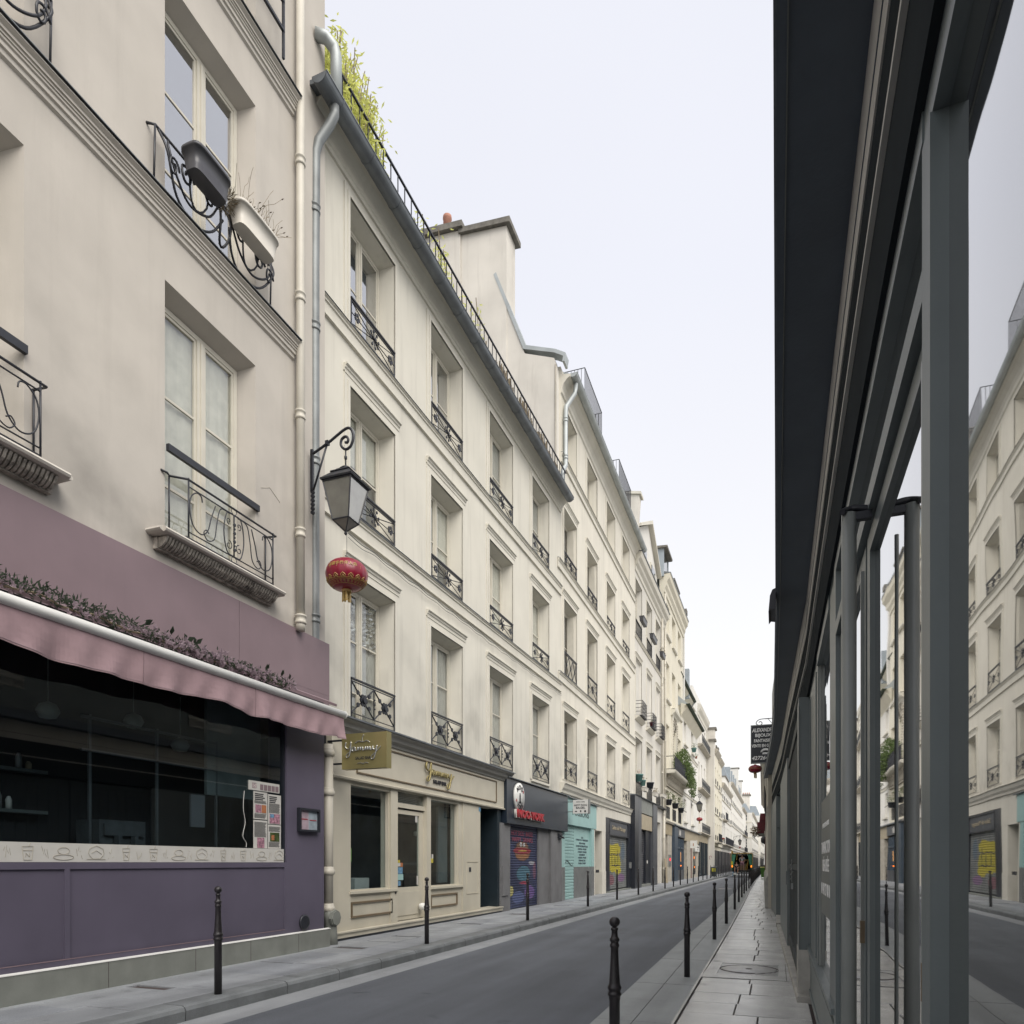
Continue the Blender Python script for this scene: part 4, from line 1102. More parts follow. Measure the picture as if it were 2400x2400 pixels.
# ------------------------------------------------------------------ shopfront: cream salad bar
def cursive(parent, ox, x0, z0, w, y, r_, m, hk=.30, name='script_lettering'):
    """the word Yammy written as one flowing pen line"""
    P = [(.02, .95), (.00, .70), (.06, .55), (.12, .62), (.16, .98), (.15, .55), (.11, .12), (.04, .02), (.03, .18), (.14, .38),
         (.24, .50), (.27, .62), (.22, .64), (.19, .50), (.22, .40), (.27, .48), (.28, .62), (.29, .42), (.33, .45),
         (.36, .62), (.365, .42), (.40, .60), (.425, .60), (.43, .42), (.465, .60), (.49, .60), (.50, .42), (.54, .46),
         (.57, .62), (.575, .42), (.61, .60), (.635, .60), (.64, .42), (.675, .60), (.70, .60), (.71, .42), (.75, .46),
         (.78, .64), (.79, .48), (.83, .44), (.88, .56), (.90, .66), (.87, .30), (.81, -.10), (.74, -.14), (.76, .06), (.88, .30), (.97, .52), (1.0, .62)]
    H = w * hk
    pts = smooth_path([(x0 + a * w, y, z0 + b * H) for a, b in P], 5)
    rs = []
    for i in range(len(pts)):
        a, b = pts[max(0, i - 1)], pts[min(len(pts) - 1, i + 1)]
        dz = (a.z - b.z) / max(1e-6, (b - a).length)
        rs.append(r_ * (.75 + .65 * max(0, dz)))
    return MB(ox).tube(pts, r_, 6, rs=rs).build(name, m, parent)

o3 = 11.05
s = leftroot('shopfront', -7.6, o3, 0, 'cream panelled salad bar shopfront with gold script lettering and dark windows', 'shopfront')
# fascia with beaded panel and cornice
MB(o3).box(11.0, 19.85, -.02, .35, 3.17, 4.02).build('fascia_board', 'creamshop', s)
c_ = MB(o3); c_.prism([(0, 4.02), (-.05, 4.02), (-.07, 4.07), (-.14, 4.12), (-.17, 4.19), (-.24, 4.23), (-.25, 4.27), (.3, 4.30)], 11.0, 20.0); c_.build('fascia_cornice', 'greycornice', s)
MB(o3).prism([(-.24, 4.272), (-.27, 4.26), (-.27, 4.29), (.35, 4.325)], 10.95, 20.05).build('cornice_capping', 'zinc_dark', s)
b_ = MB(o3)
for (x0, x1, z0, z1) in ((11.8, 19.1, 3.33, 3.355), (11.8, 19.1, 3.93, 3.955), (11.8, 11.825, 3.355, 3.93), (19.075, 19.1, 3.355, 3.93)): b_.box(x0, x1, -.045, -.02, z0, z1)
b_.build('panel_beading', 'bronze', s)
MB(o3).prism([(-.02, 3.165), (-.06, 3.165), (-.07, 3.20), (-.02, 3.22)], 11.0, 19.87).build('fascia_bead', 'creamshop', s)
cursive(s, o3, 14.62, 3.47, 1.50, -.07, .020, 'goldletters', .31)
text('SALAD BAR', .13, 'ink', s, (15.40 - o3, -.035, 3.47), width=.70, depth=.012)
# joinery
def jb(x0, x1, y0, y1, z0, z1, m='creamshop', name='joinery'): return MB(o3).box(x0, x1, y0, y1, z0, z1).build(name, m, s)
jb(11.02, 11.64, 0, .3, .30, 3.17, name='pilaster'); jb(16.82, 17.97, 0, .3, .30, 3.17, name='pilaster')
jb(13.15, 13.44, .0, .25, .30, 3.17, name='post'); jb(14.80, 15.0, .0, .25, .30, 3.17, name='post'); jb(16.58, 16.82, .02, .25, .98, 3.17, name='post')
jb(11.64, 13.15, .02, .25, 3.09, 3.17, name='window_head'); jb(15.0, 16.58, .02, .25, 3.09, 3.17, name='window_head'); jb(13.44, 14.8, .03, .25, 3.14, 3.17, name='window_head')
jb(11.64, 13.15, .03, .25, .30, 1.0, name='stall_riser'); jb(15.0, 16.82, .03, .25, .30, .98, name='stall_riser')
jb(11.60, 13.42, -.03, .25, 1.0, 1.05, name='window_sill'); jb(15.0, 16.80, -.03, .25, .98, 1.03, name='window_sill')
for (x0, x1) in ((11.68, 13.22), (15.02, 16.5)):
    b_ = MB(o3)
    for (a, b, c, d) in ((x0, x1, .54, .575), (x0, x1, .81, .845), (x0, x0 + .035, .575, .81), (x1 - .035, x1, .575, .81)): b_.box(a, b, .0, .03, c, d)
    b_.build('panel_beading', 'bronze', s)
for (x0, x1, z0) in ((11.64, 13.15, 1.05), (15.0, 16.58, 1.03)):
    place(MB().box(0, x1 - x0, 0, .008, 0, 3.09 - z0).mesh('window_pane', 'glass_shop'), 'window_pane', s, (x0 - o3, .12, z0))
    f = MB(o3); f.box(x0, x0 + .03, .05, .12, z0, 3.09); f.box(x1 - .03, x1, .05, .12, z0, 3.09); f.box(x0 + .03, x1 - .03, .05, .12, z0, z0 + .03); f.build('window_frame', 'creamshop', s)
# door
dr = empty('door'); dr.parent = s; dr.location = (13.44 - o3, .1, .34)
W_ = 1.36
f = MB(); f.box(0, .11, 0, .06, 0, 2.42); f.box(W_ - .20, W_, 0, .06, 0, 2.42); f.box(.11, W_ - .2, 0, .06, 2.33, 2.42); f.box(.11, W_ - .2, 0, .06, 0, .72); f.build('door_leaf', 'creamshop', dr)
MB().box(.11, W_ - .2, .02, .03, .72, 2.33).build('door_pane', 'glass_shop', dr)
b_ = MB(); b_.box(.08, W_ - .12, -.015, 0, .10, .62); b_.build('door_panel', 'creamshop', dr)
h_ = MB(); h_.tube([(.06, -.01, .84), (.06, -.05, .84), (.05, -.05, .98)], .012, 6); h_.box(.03, .08, -.012, 0, .76, 1.0); h_.build('door_handle', 'silver', dr)
MB().disc((-.11, -.1, .62), .022, .02).build('door_knob', 'iron', dr)
lamp_ = MB(); lamp_.lathe([(.0, 0), (.05, .01), (.075, .05), (.085, .10), (.08, .14), (.02, .16)], 14); o = lamp_.build('round_bell_cover', 'white', s, (14.52 - o3, .07, .62), (pi / 2 + .2, 0, .3))
jb(13.44, 14.8, .06, .2, 2.80, 2.90, name='transom'); MB(o3).box(13.46, 14.78, .1, .11, 2.90, 3.14).build('transom_pane', 'glass_shop', s)
v_ = MB(o3)
for q in range(6): v_.box(13.5, 14.74, .12, .15, 2.92 + q * .036, 2.93 + q * .036)
v_.build('transom_louvre', 'steel', s)
# plinth and step
st_ = MB(o3); st_.prism([(-.05, .27), (-.08, .29), (-.08, .315), (.3, .33), (.3, .1), (-.05, .2)], 10.98, 19.55); st_.build('threshold', 'creamshop', s)
MB(o3).box(11.0, 19.5, -.03, .3, .1, .27).build('dark_base', 'charcoal', s)
# inside
MB(o3).box(11.05, 17.9, 1.9, 2.0, .3, 4.1).build('back_wall', 'interior', s)
MB(o3).box(11.05, 17.9, .4, 1.9, .3, .38).build('shop_floor', 'black', s)
MB(o3).box(11.05, 17.9, .36, 1.9, 3.15, 3.2).build('shop_ceiling', 'interior', s)
MB(o3).box(11.7, 12.35, .9, 1.0, .4, 2.75).build('pale_partition', 'teal', s)
MB(o3).box(11.72, 12.1, .86, .895, 1.5, 2.6).build('menu_blackboard', 'black', s)
bb = MB(o3); random.seed(8)
for q in range(9):
    z = 2.5 - q * .1; bb.tube([(11.76 + t * .02, .855, z + random.uniform(-.012, .012)) for t in range(int(random.uniform(6, 14)))], .003, 3, smooth=False)
bb.build('chalk_writing', 'paper', s)
MB(o3).box(12.55, 13.1, .5, .9, 1.0, 1.28).build('counter_box', 'paper', s)
MB(o3).box(14.9, 16.6, .8, 1.3, 1.55, 1.6).build('counter_top', 'interior2', s)
MB(o3).box(16.0, 16.5, .3, .36, 1.1, 3.0).build('window_blind', 'interior2', s)
sp_ = MB(); sp_.lathe([(.001, -.06), (.04, -.05), (.06, 0), (.04, .05), (.001, .06)], 12); sp_.build('round_lamp', 'milk', s, (15.35 - o3, .6, 2.3))
# stickers
for (x0, x1, z0, z1, m) in ((11.66, 11.84, 1.62, 1.88, 'green'), (15.02, 15.2, 1.60, 1.78, 'green'), (15.22, 15.34, 1.60, 1.70, 'yellow'), (15.26, 15.34, 1.70, 1.80, 'paper')): MB(o3).box(x0, x1, .112, .117, z0, z1).build('sticker', m, s)
for (x0, x1, z0, z1, m) in ((13.57, 13.72, 1.60, 1.66, 'yellow'), (13.56, 13.74, 1.52, 1.595, 'paper'), (13.74, 13.85, 1.51, 1.60, 'orange'), (13.57, 13.84, 1.36, 1.50, 'blueprint'), (13.57, 13.87, 1.22, 1.35, 'teal'), (13.57, 13.75, 1.10, 1.20, 'blueprint'), (14.43, 14.53, 2.52, 2.66, 'paper'), (14.50, 14.56, 1.10, 1.30, 'paper')):
    MB(o3).box(x0, x1, .107, .112, z0, z1).build('sticker', m, s)
el = MB(o3)
for (a, b, c, d) in ((17.05, 17.8, .78, .79), (17.05, 17.8, 1.62, 1.635), (17.05, 17.06, .79, 1.62), (17.79, 17.8, .79, 1.62)): el.box(a, b, -.012, 0, c, d)
el.build('meter_hatch', 'creamshop', s); MB(o3).box(17.2, 17.33, -.008, .0, 1.36, 1.48).build('hatch_lock', 'ink', s)
MB(o3).box(17.86, 17.97, -.01, 0, 3.0, 3.12).build('house_number_plate', 'blueprint', s)
# dark passage beside the shop
pa = leftroot('passage_entrance', -7.6, 17.97, 0, 'dark recessed house entrance between the salad bar and the hot dog shop', 'doorway')
MB(17.97).box(17.98, 19.5, 1.8, 1.9, .2, 3.17).build('passage_door', 'black', pa)
MB(17.97).box(17.975, 18.0, .3, 1.8, .2, 3.17).build('passage_side', 'darkteal', pa); MB(17.97).box(19.3, 19.56, .02, 1.8, .2, 3.17).build('passage_jamb', 'darkteal', pa)
MB(17.97).box(17.98, 19.5, .3, 1.8, .12, .25).build('passage_floor', 'plinth', pa)

# blade sign of the salad bar
bs = empty('blade_sign', (-7.3, 10.9, 3.27), 0, 'gold metal box sign with silver script lettering projecting above the salad bar', 'sign')
MB().box(0, .90, 0, .16, 0, .63).build('sign_box', 'gold', bs)
MB().box(.895, .915, -.004, .164, -.004, .634).build('sign_edge', 'gold', bs)
cursive(bs, 0, .08, .20, .72, -.012, .0095, 'silver', .40)
text('SALAD BAR', .072, 'ink', bs, (.44, -.004, .165), width=.31, depth=.003)
ap = MB()
ap.tube(smooth_path([(.28, -.01, .455), (.36, -.01, .49), (.44, -.01, .47), (.52, -.01, .49), (.58, -.01, .455)], 5), .008, 5)
ap.tube(smooth_path([(.43, -.01, .48), (.43, -.01, .54), (.46, -.01, .60)], 5), .007, 5)
ap.tube(smooth_path([(.33, -.01, .09), (.39, -.01, .105), (.44, -.01, .085), (.49, -.01, .105), (.55, -.01, .09)], 5), .006, 5)
ap.build('apple_emblem', 'silver', bs)
mb = MB()
for z in (.1, .52): mb.box(-.35, 0, .06, .10, z, z + .03)
mb.build('sign_bracket', 'iron', bs)

# ------------------------------------------------------------------ shopfront: slate hot dog shop with painted shutter
o4 = 19.5
s = leftroot('shopfront', -7.55, o4, 0, 'slate grey hot dog shop with red raised lettering and a painted roller shutter', 'shopfront')
MB(o4).box(19.72, 26.3, -.06, .35, 2.78, 4.13).build('fascia_board', 'navy', s)
MB(o4).prism([(-.06, 4.14), (-.14, 4.135), (-.14, 4.16), (.3, 4.2)], 19.68, 26.4).build('fascia_capping', 'zinc_dark', s)
MB(o4).box(19.45, 20.25, .03, .3, .12, 2.78).build('pillar', 'greystone', s)
MB(o4).box(23.2, 24.4, .10, .4, .12, 2.78).build('pillar', 'greystone', s); MB(o4).box(24.4, 25.75, .02, .4, .12, 2.78).build('pillar', 'greystone', s)
MB(o4).box(19.55, 20.05, -.0, .03, .62, 1.5).build('meter_hatch', 'greystone', s)
# roller shutter: slats carry one spray-painted picture
def paint_mat(name, base, shapes, rough=.5, wob=.10):
    """flat spray paint: soft-edged ellipses in the wall's own (world Y,Z) plane over a base colour"""
    m, nt, b = new_mat(name); N, L = nt.nodes, nt.links
    b.inputs['Roughness'].default_value = rough
    geo = N.new('ShaderNodeNewGeometry'); nz = N.new('ShaderNodeTexNoise'); nz.inputs['Scale'].default_value = 3.5; nz.inputs['Detail'].default_value = 4
    L.new(geo.outputs['Position'], nz.inputs['Vector'])
    sub = N.new('ShaderNodeVectorMath'); sub.operation = 'SUBTRACT'; sub.inputs[1].default_value = (.5, .5, .5); L.new(nz.outputs['Color'], sub.inputs[0])
    sc = N.new('ShaderNodeVectorMath'); sc.operation = 'SCALE'; sc.inputs['Scale'].default_value = wob; L.new(sub.outputs[0], sc.inputs[0])
    ad = N.new('ShaderNodeVectorMath'); L.new(geo.outputs['Position'], ad.inputs[0]); L.new(sc.outputs[0], ad.inputs[1])
    n2 = N.new('ShaderNodeTexNoise'); n2.inputs['Scale'].default_value = 1.6; n2.inputs['Detail'].default_value = 5; L.new(geo.outputs['Position'], n2.inputs['Vector'])
    mr = N.new('ShaderNodeMapRange'); mr.inputs[1].default_value = .38; mr.inputs[2].default_value = .62; L.new(n2.outputs[0], mr.inputs[0])
    mx = N.new('ShaderNodeMix'); mx.data_type = 'RGBA'; L.new(mr.outputs[0], mx.inputs[0])
    mx.inputs[6].default_value = (*base[0], 1); mx.inputs[7].default_value = (*base[1], 1)
    out = mx.outputs[2]
    for (cy, cz, ry, rz, col) in shapes:
        s1 = N.new('ShaderNodeVectorMath'); s1.operation = 'SUBTRACT'; s1.inputs[1].default_value = (0, cy, cz); L.new(ad.outputs[0], s1.inputs[0])
        s2 = N.new('ShaderNodeVectorMath'); s2.operation = 'MULTIPLY'; s2.inputs[1].default_value = (0, 1 / ry, 1 / rz); L.new(s1.outputs[0], s2.inputs[0])
        ln = N.new('ShaderNodeVectorMath'); ln.operation = 'LENGTH'; L.new(s2.outputs[0], ln.inputs[0])
        r_ = N.new('ShaderNodeMapRange'); r_.inputs[1].default_value = 1.06; r_.inputs[2].default_value = .96; L.new(ln.outputs['Value'], r_.inputs[0])
        q = N.new('ShaderNodeMix'); q.data_type = 'RGBA'; L.new(r_.outputs[0], q.inputs[0]); L.new(out, q.inputs[6]); q.inputs[7].default_value = (*col, 1)
        out = q.outputs[2]
    L.new(out, b.inputs['Base Color']); M[name] = m
DK = (.008, .008, .02)
burger = [(21.7, 1.95, .78, .30, DK), (21.7, 1.93, .72, .26, (.16, .075, .045)), (21.7, 2.12, .60, .17, DK), (21.7, 2.13, .55, .14, (.17, .09, .05)), (21.7, 1.98, .85, .10, (.22, .02, .03)), (21.7, 1.80, .62, .06, (.28, .13, .05)), (21.7, 1.98, .42, .025, (.45, .30, .05)),
          (21.55, 2.18, .10, .07, (.5, .5, .5)), (21.85, 2.18, .10, .07, (.5, .5, .5)), (21.57, 2.16, .03, .03, DK), (21.83, 2.16, .03, .03, DK),
          (21.8, 1.25, .7, .28, DK), (21.8, 1.25, .65, .25, (.05, .13, .18)), (21.9, .95, .5, .05, (.25, .03, .06)), (20.6, .72, .25, .16, (.35, .32, .12)), (22.4, .62, .5, .22, (.12, .07, .22)), (21.3, .5, .55, .2, (.07, .09, .2)), (22.9, 1.35, .15, .3, (.14, .06, .10)), (20.4, 1.1, .2, .25, (.05, .06, .14)), (22.6, 1.6, .3, .06, (.3, .3, .33))]
paint_mat('shutter_painted', ((.012, .017, .055), (.03, .038, .095)), burger)
slat = None; z = .16; rs_ = empty('roller_shutter'); rs_.parent = s; rs_.location = (20.26 - o4, .16, 0)
while z < 2.74:
    L_ = 2.92
    place(cached(('sl', L_, 'A'), lambda: MB().prism([(0, 0), (-.012, .02), (-.016, .045), (-.010, .066), (.004, .074), (.004, 0)], 0, L_).mesh('slat', 'shutter_painted')), 'slat', rs_, (0, 0, z)); z += .078
MB().box(0, 2.92, .005, .03, .14, 2.78).build('shutter_back', 'black', rs_)
t_ = text('HOT DOG  BAGEL', .22, 'graffred', s, (21.65 - o4, .135, 2.46), width=2.1, depth=.002, shear=.25, name='spray_lettering')
t_ = text('HAPPY  DRINKS', .20, 'graffred', s, (21.7 - o4, .135, 2.27), width=2.0, depth=.002, shear=-.2, name='spray_lettering')
text('NOO-YORK', .33, 'red', s, (21.70 - o4, -.14, 3.0), width=2.62, depth=.04, bold=.012, name='raised_letters')
text('NOO-YORK', .33, 'paper', s, (21.64 - o4, -.095, 2.995), width=2.66, depth=.03, bold=.018, name='raised_letters')
rb = MB(); rb.lathe([(.44, 0), (.44, .07), (.001, .07)], 32); lg = rb.build('round_logo', 'white', s, (20.68 - o4, -.06, 3.62), (pi / 2, 0, 0))
for i, ch in enumerate('NOO'):
    a = radians(125 - i * 32); text(ch, .2, 'ink', s, (20.68 - o4 + .30 * cos(a), -.135, 3.56 + .29 * sin(a)), depth=.004, rot=(pi / 2, -(a - pi / 2) * -1 if False else (pi / 2 - a), 0), bold=.008, name='logo_letter')
for i, ch in enumerate('YORK'):
    a = radians(228 + i * 28); text(ch, .19, 'ink', s, (20.68 - o4 + .36 * cos(a), -.135, 3.60 + .36 * sin(a)), depth=.004, rot=(pi / 2, -(a + pi / 2), 0), bold=.008, name='logo_letter')
em = MB(o4); em.box(20.63, 20.73, -.14, -.13, 3.45, 3.68); em.disc((20.68, -.132, 3.71), .04, .008, n=10); em.prism([(20.56, 3.43), (20.80, 3.43), (20.74, 3.50), (20.62, 3.50)], -.14, -.131, 'y'); em.build('statue_emblem', 'ink', s)
for (x, z) in ((20.36, 3.50), (20.98, 3.80)):
    em = MB(o4); em.prism([(x + (.06 if k % 2 else .025) * cos(k * pi / 5 + .3), z + (.06 if k % 2 else .025) * sin(k * pi / 5 + .3)) for k in range(10)], -.14, -.131, 'y'); em.build('star_emblem', 'red', s)
mb = MB(o4); mb.box(25.2, 25.6, -.06, .05, 2.5, 2.68); mb.tube([(25.3, -.05, 2.6), (25.35, -.2, 2.5)], .03, 8); mb.build('security_camera', 'iron', s)
# its small lit box sign
hs = empty('blade_sign', (-7.3, 26.35, 3.48), 0, 'small white hot dog bagel box sign projecting in front of the pale teal shop', 'sign')
MB().box(.0, .62, 0, .16, 0, .52).build('sign_box', 'white', hs); MB().box(.60, .64, -.01, .17, -.01, .53).build('sign_frame', 'steel', hs); MB().box(-.25, 0, .06, .1, .44, .47).build('sign_bracket', 'steel', hs)
MB().box(-.25, 0, .06, .1, .06, .09).build('sign_bracket', 'steel', hs)
text('NOO-YORK', .06, 'ink', hs, (.30, -.003, .42), width=.34, depth=.002)
text('HOT DOG', .10, 'ink', hs, (.30, -.003, .28), width=.50, depth=.002, bold=.002); text('BAGEL', .10, 'ink', hs, (.30, -.003, .18), width=.36, depth=.002, bold=.002)
ic = MB(); ic.disc((.12, -.002, .08), .05, .003, rz=.022, n=10); ic.box(.28, .33, -.005, -.001, .05, .12); ic.disc((.48, -.002, .08), .04, .003, n=10); ic.build('food_icons', 'ink', hs)

# ------------------------------------------------------------------ shopfront: pale teal
o5 = 26.4
s = leftroot('shopfront', -7.6, o5, 0, 'pale teal shopfront with opening hours painted beside a teal slatted shutter', 'shopfront')
MB(o5).box(26.35, 31.3, -.02, .4, 3.10, 4.13).build('fascia_board', 'teal', s)
MB(o5).prism([(-.02, 4.14), (-.10, 4.13), (-.10, 4.16), (.3, 4.19)], 26.5, 31.5).build('fascia_capping', 'zinc_dark', s)
MB(o5).box(30.5, 30.95, -.0, .4, 1.43, 3.10).build('jamb', 'teal', s); MB(o5).box(30.5, 30.95, .0, .4, .12, 1.43).build('jamb_base', 'steel', s)
MB(o5).box(25.76, 26.4, .03, .4, 1.43, 3.10).build('jamb', 'teal', s); MB(o5).box(25.76, 26.4, .03, .4, .12, 1.43).build('jamb_base', 'steel', s)
MB(o5).box(27.97, 30.5, .12, .4, 1.43, 3.10).build('side_panel', 'teal', s); MB(o5).box(27.97, 30.5, .12, .4, .12, 1.43).build('side_panel_base', 'steel', s)
rs_ = empty('roller_shutter'); rs_.parent = s; rs_.location = (26.41 - o5, .13, 0); z = .15
while z < 3.05:
    place(cached(('sl', 1.55), lambda: MB().prism([(0, 0), (-.010, .02), (-.012, .10), (.006, .118), (.006, 0)], 0, 1.55).mesh('slat', 'teal')), 'slat', rs_, (0, 0, z)); z += .128
MB().box(0, 1.55, .008, .03, .14, 3.1).build('shutter_back', 'darkteal', rs_)
mb = MB(o5); mb.tube(smooth_path([(26.6, .108, 1.55), (26.9, .108, 1.68), (27.2, .108, 1.62), (27.5, .108, 1.5), (27.8, .108, 1.52)], 4), .012, 4); mb.build('spray_squiggle', 'ink', s)
for z, t, w in ((2.62, 'DU', .3), (2.52, 'LUNDI AU VENDREDI', 2.0), (2.38, '9H00-19H00', 1.0), (2.26, 'SANS INTERRUPTION', 1.9), (2.14, '10H30-19H30', 1.4), (2.02, '14H00-19H00', 1.4), (1.90, 'SAMEDI', .9), (1.78, '10H00-19H00', 1.3), (1.66, 'DIMANCHE', 1.1), (1.54, '9H00-13H00', 1.2)):
    text(t, .10, 'blueshop', s, (29.3 - o5, .116, z), width=w, depth=.002, bold=.003, name='painted_hours')
lt = text('POISSONS', .34, 'ink', s, (28.6 - o5, -.025, 3.50), width=2.6, depth=.004, name='line_lettering')
# cream surround and doorway between the teal shop and the black shop
s = leftroot('doorway', -7.62, 31.0, 0, 'cream stone doorway with a recessed porch between the teal shop and the black shop', 'doorway')
q = 31.0
MB(q).box(30.96, 33.28, -.01, .5, 3.06, 4.18).build('lintel', 'trim', s)
MB(q).box(30.96, 31.15, 0, .6, .12, 3.06).build('jamb', 'trim', s); MB(q).box(32.5, 33.28, -.005, 1.0, 1.2, 3.06).build('jamb', 'trim', s)
MB(q).box(32.45, 33.25, -.03, 1.0, .12, 1.2).build('jamb_base', 'trim', s)
MB(q).box(31.15, 32.5, 1.0, 1.1, .12, 3.06).build('door_leaf', 'interior2', s); MB(q).box(31.3, 31.9, -.02, .0, 1.15, 1.28).build('bell_plate', 'iron', s)
# black shop with the yellow painted shutter
o6 = 33.3
s = leftroot('shopfront', -7.62, o6, 0, 'black shopfront with a roller shutter sprayed with yellow graffiti', 'shopfront')
MB(o6).box(33.3, 40.1, 0, .4, 3.78, 4.18).build('upper_band', 'trim', s)
MB(o6).box(33.3, 34.1, -.02, .4, .14, 3.76).build('pilaster', 'charcoal', s); MB(o6).box(38.8, 39.45, -.02, .4, .14, 3.76).build('pilaster', 'charcoal', s)
MB(o6).box(34.1, 38.8, .02, .4, 2.94, 3.76).build('fascia_board', 'slategrey', s)
b_ = MB(o6)
for (a, b, c, d) in ((34.1, 38.8, 2.94, 3.0), (34.1, 38.8, 3.68, 3.74), (34.1, 34.2, 3.0, 3.68), (38.7, 38.8, 3.0, 3.68)): b_.box(a, b, -.03, .02, c, d)
b_.build('fascia_moulding', 'charcoal', s)
text('Salon de Massage', .30, 'board', s, (36.4 - o6, .005, 3.26), width=3.3, depth=.005, shear=.25, name='faded_lettering')
graf = [(35.3, 2.25, 1.0, .26, (.42, .36, .03)), (36.3, 2.3, .9, .3, (.42, .36, .03)), (35.6, 1.8, 1.5, .33, (.42, .36, .03)), (36.3, 1.55, 1.0, .35, (.36, .32, .03)), (35.4, 1.35, 1.1, .22, (.42, .36, .03)), (36.6, 1.2, .8, .22, (.42, .36, .03)),
        (35.5, 2.02, 1.4, .03, (.03, .03, .04)), (36.0, 1.45, 1.3, .03, (.03, .03, .04)), (35.9, 1.75, .06, .35, (.03, .03, .04)), (35.2, 1.7, .05, .3, (.03, .03, .04)), (36.6, 1.9, .06, .4, (.03, .03, .04)), (35.0, .75, .7, .25, (.20, .09, .11)), (37.4, .8, .9, .2, (.20, .12, .22)), (37.9, 2.2, .4, .5, (.11, .15, .19))]
paint_mat('shutter_yellow', ((.13, .14, .14), (.20, .21, .205)), graf, wob=.25)
rs_ = empty('roller_shutter'); rs_.parent = s; rs_.location = (34.12 - o6, .12, 0); z = .28
while z < 2.9:
    place(cached(('sl', 4.66), lambda: MB().prism([(0, 0), (-.012, .02), (-.016, .06), (-.010, .09), (.004, .096), (.004, 0)], 0, 4.66).mesh('slat', 'shutter_yellow')), 'slat', rs_, (0, 0, z)); z += .104
MB().box(0, 4.66, .006, .03, .14, 2.95).build('shutter_back', 'black', rs_)
MB(o6).box(33.3, 39.4, -.05, .3, .12, .22).build('threshold', 'plinth', s)
MB(o6).box(38.95, 39.25, -.10, -.02, 1.3, 1.62).build('entry_phone', 'steel', s)

# ------------------------------------------------------------------ building 3
m3 = -.008; o7 = 25.5
r = leftroot('apartment_building', -7.545, o7, m3, 'tall ivory house with five storeys, two roof balconies and half open windows', 'building')
cols3 = [(25.88, 27.76), (29.5, 31.38), (33.35, 35.3), (37.18, 39.15)]
rows3 = [(4.75, 7.35), (8.72, 11.57), (12.86, 15.03), (16.95, 18.85)]
ops = [(a, b, c, d, .33) for a, b in cols3 for c, d in rows3]
wall(r, o7, 25.51, 41.0, 4.15, 20.1, ops, 'stucco3', 9, splay=.10, tops=.10)
MB(o7).box(25.55, 40.9, 2.6, 8.9, .1, 4.15).build('ground_floor_core', 'interior', r)
for i, (a, b) in enumerate(cols3):
    for j, (c, d) in enumerate(rows3):
        opened = (i in (0, 1) and j in (1, 2)) or (i < 2 and j == 0)
        window(r, o7, a + .10, b - .10, c + .02, d - .10, .30, rows=2 if j else 3, back='interior' if opened else 'curtain2', mid=.06)
        surround(r, o7, a, b, c, d, 'trim', w=.16, hood=(j in (0, 1, 2)))
        if opened:   # one casement swung inwards leaves a leaf edge in the opening
            lf = MB(o7); lf.box(b - .30, b - .26, .02, .29, c + .1, d - .2); lf.box(b - .26, b - .24, .06, .25, c + .5, d - .3); lf.build('open_casement', 'frame', r)
        if j in (0, 1, 2): railing(r, o7, a + .02, b - .02, c + .03, {0: .75, 1: .85, 2: .5}[j], {0: 'star', 1: 'diamond', 2: 'star'}[j] if not (j == 1 and i) else 'star')
string_course(r, o7, 25.52, 41.0, 16.93); string_course(r, o7, 25.1, 40.9, 12.84); string_course(r, o7, 25.2, 40.9, 8.70)
MB(o7).prism([(.0, 4.22), (-.05, 4.23), (-.07, 4.32), (-.13, 4.40), (-.17, 4.52), (-.22, 4.56), (0, 4.62)], 25.45, 40.9).build('ground_floor_cornice', 'trim', r)
MB(o7).prism([(0, 19.1), (-.05, 19.15), (-.06, 19.3), (-.12, 19.45), (-.25, 19.6), (-.36, 19.66), (-.37, 19.75), (0, 19.8)], 25.51, 41.0).build('eaves_cornice', 'trim', r)
gutter(r, o7, 25.6, 41.6, 19.82, -.46, r=.15, m='zinc_light')
downpipe(r, o7, [(26.0, -.46, 19.65), (26.0, -.42, 19.3), (25.75, -.15, 18.7), (25.74, -.13, 18.4), (25.74, -.13, 16.5), (25.3, -.16, 16.1), (25.2, -.17, 15.85), (25.2, -.17, 15.1)], .085, 'zinc_light', [(25.74, -.13, 18.2), (25.74, -.13, 16.8)])
# steep roof behind, with two little roof balconies
MB(o7).prism([(-.3, 20.0), (1.3, 20.75), (2.7, 24.2), (9, 25.2), (9, 20)], 25.9, 40.8).build('mansard_roof', 'zinc_light', r)
for (a, b) in ((28.2, 31.3), (35.2, 38.4)):
    bl = empty('roof_balcony'); bl.parent = r; bl.location = (a - o7, -.25, 20.2)
    mb = MB(); W = b - a
    for (p, q2) in (((0, 0), (W, 0)), ((0, 0), (0, 1.0)), ((W, 0), (W, 1.0))):
        for z in (.05, 1.55): mb.bar((p[0], p[1], z), (q2[0], q2[1], z), .016)
        n = int(max(abs(q2[0] - p[0]), abs(q2[1] - p[1])) / .14)
        for k in range(n + 1): x = p[0] + (q2[0] - p[0]) * k / n; yy = p[1] + (q2[1] - p[1]) * k / n; mb.bar((x, yy, .05), (x, yy, 1.55), .009)
    mb.build('balcony_railing', 'iron', bl); MB().box(0, W, 0, 1.0, -.05, .03).build('balcony_floor', 'zinc', bl)
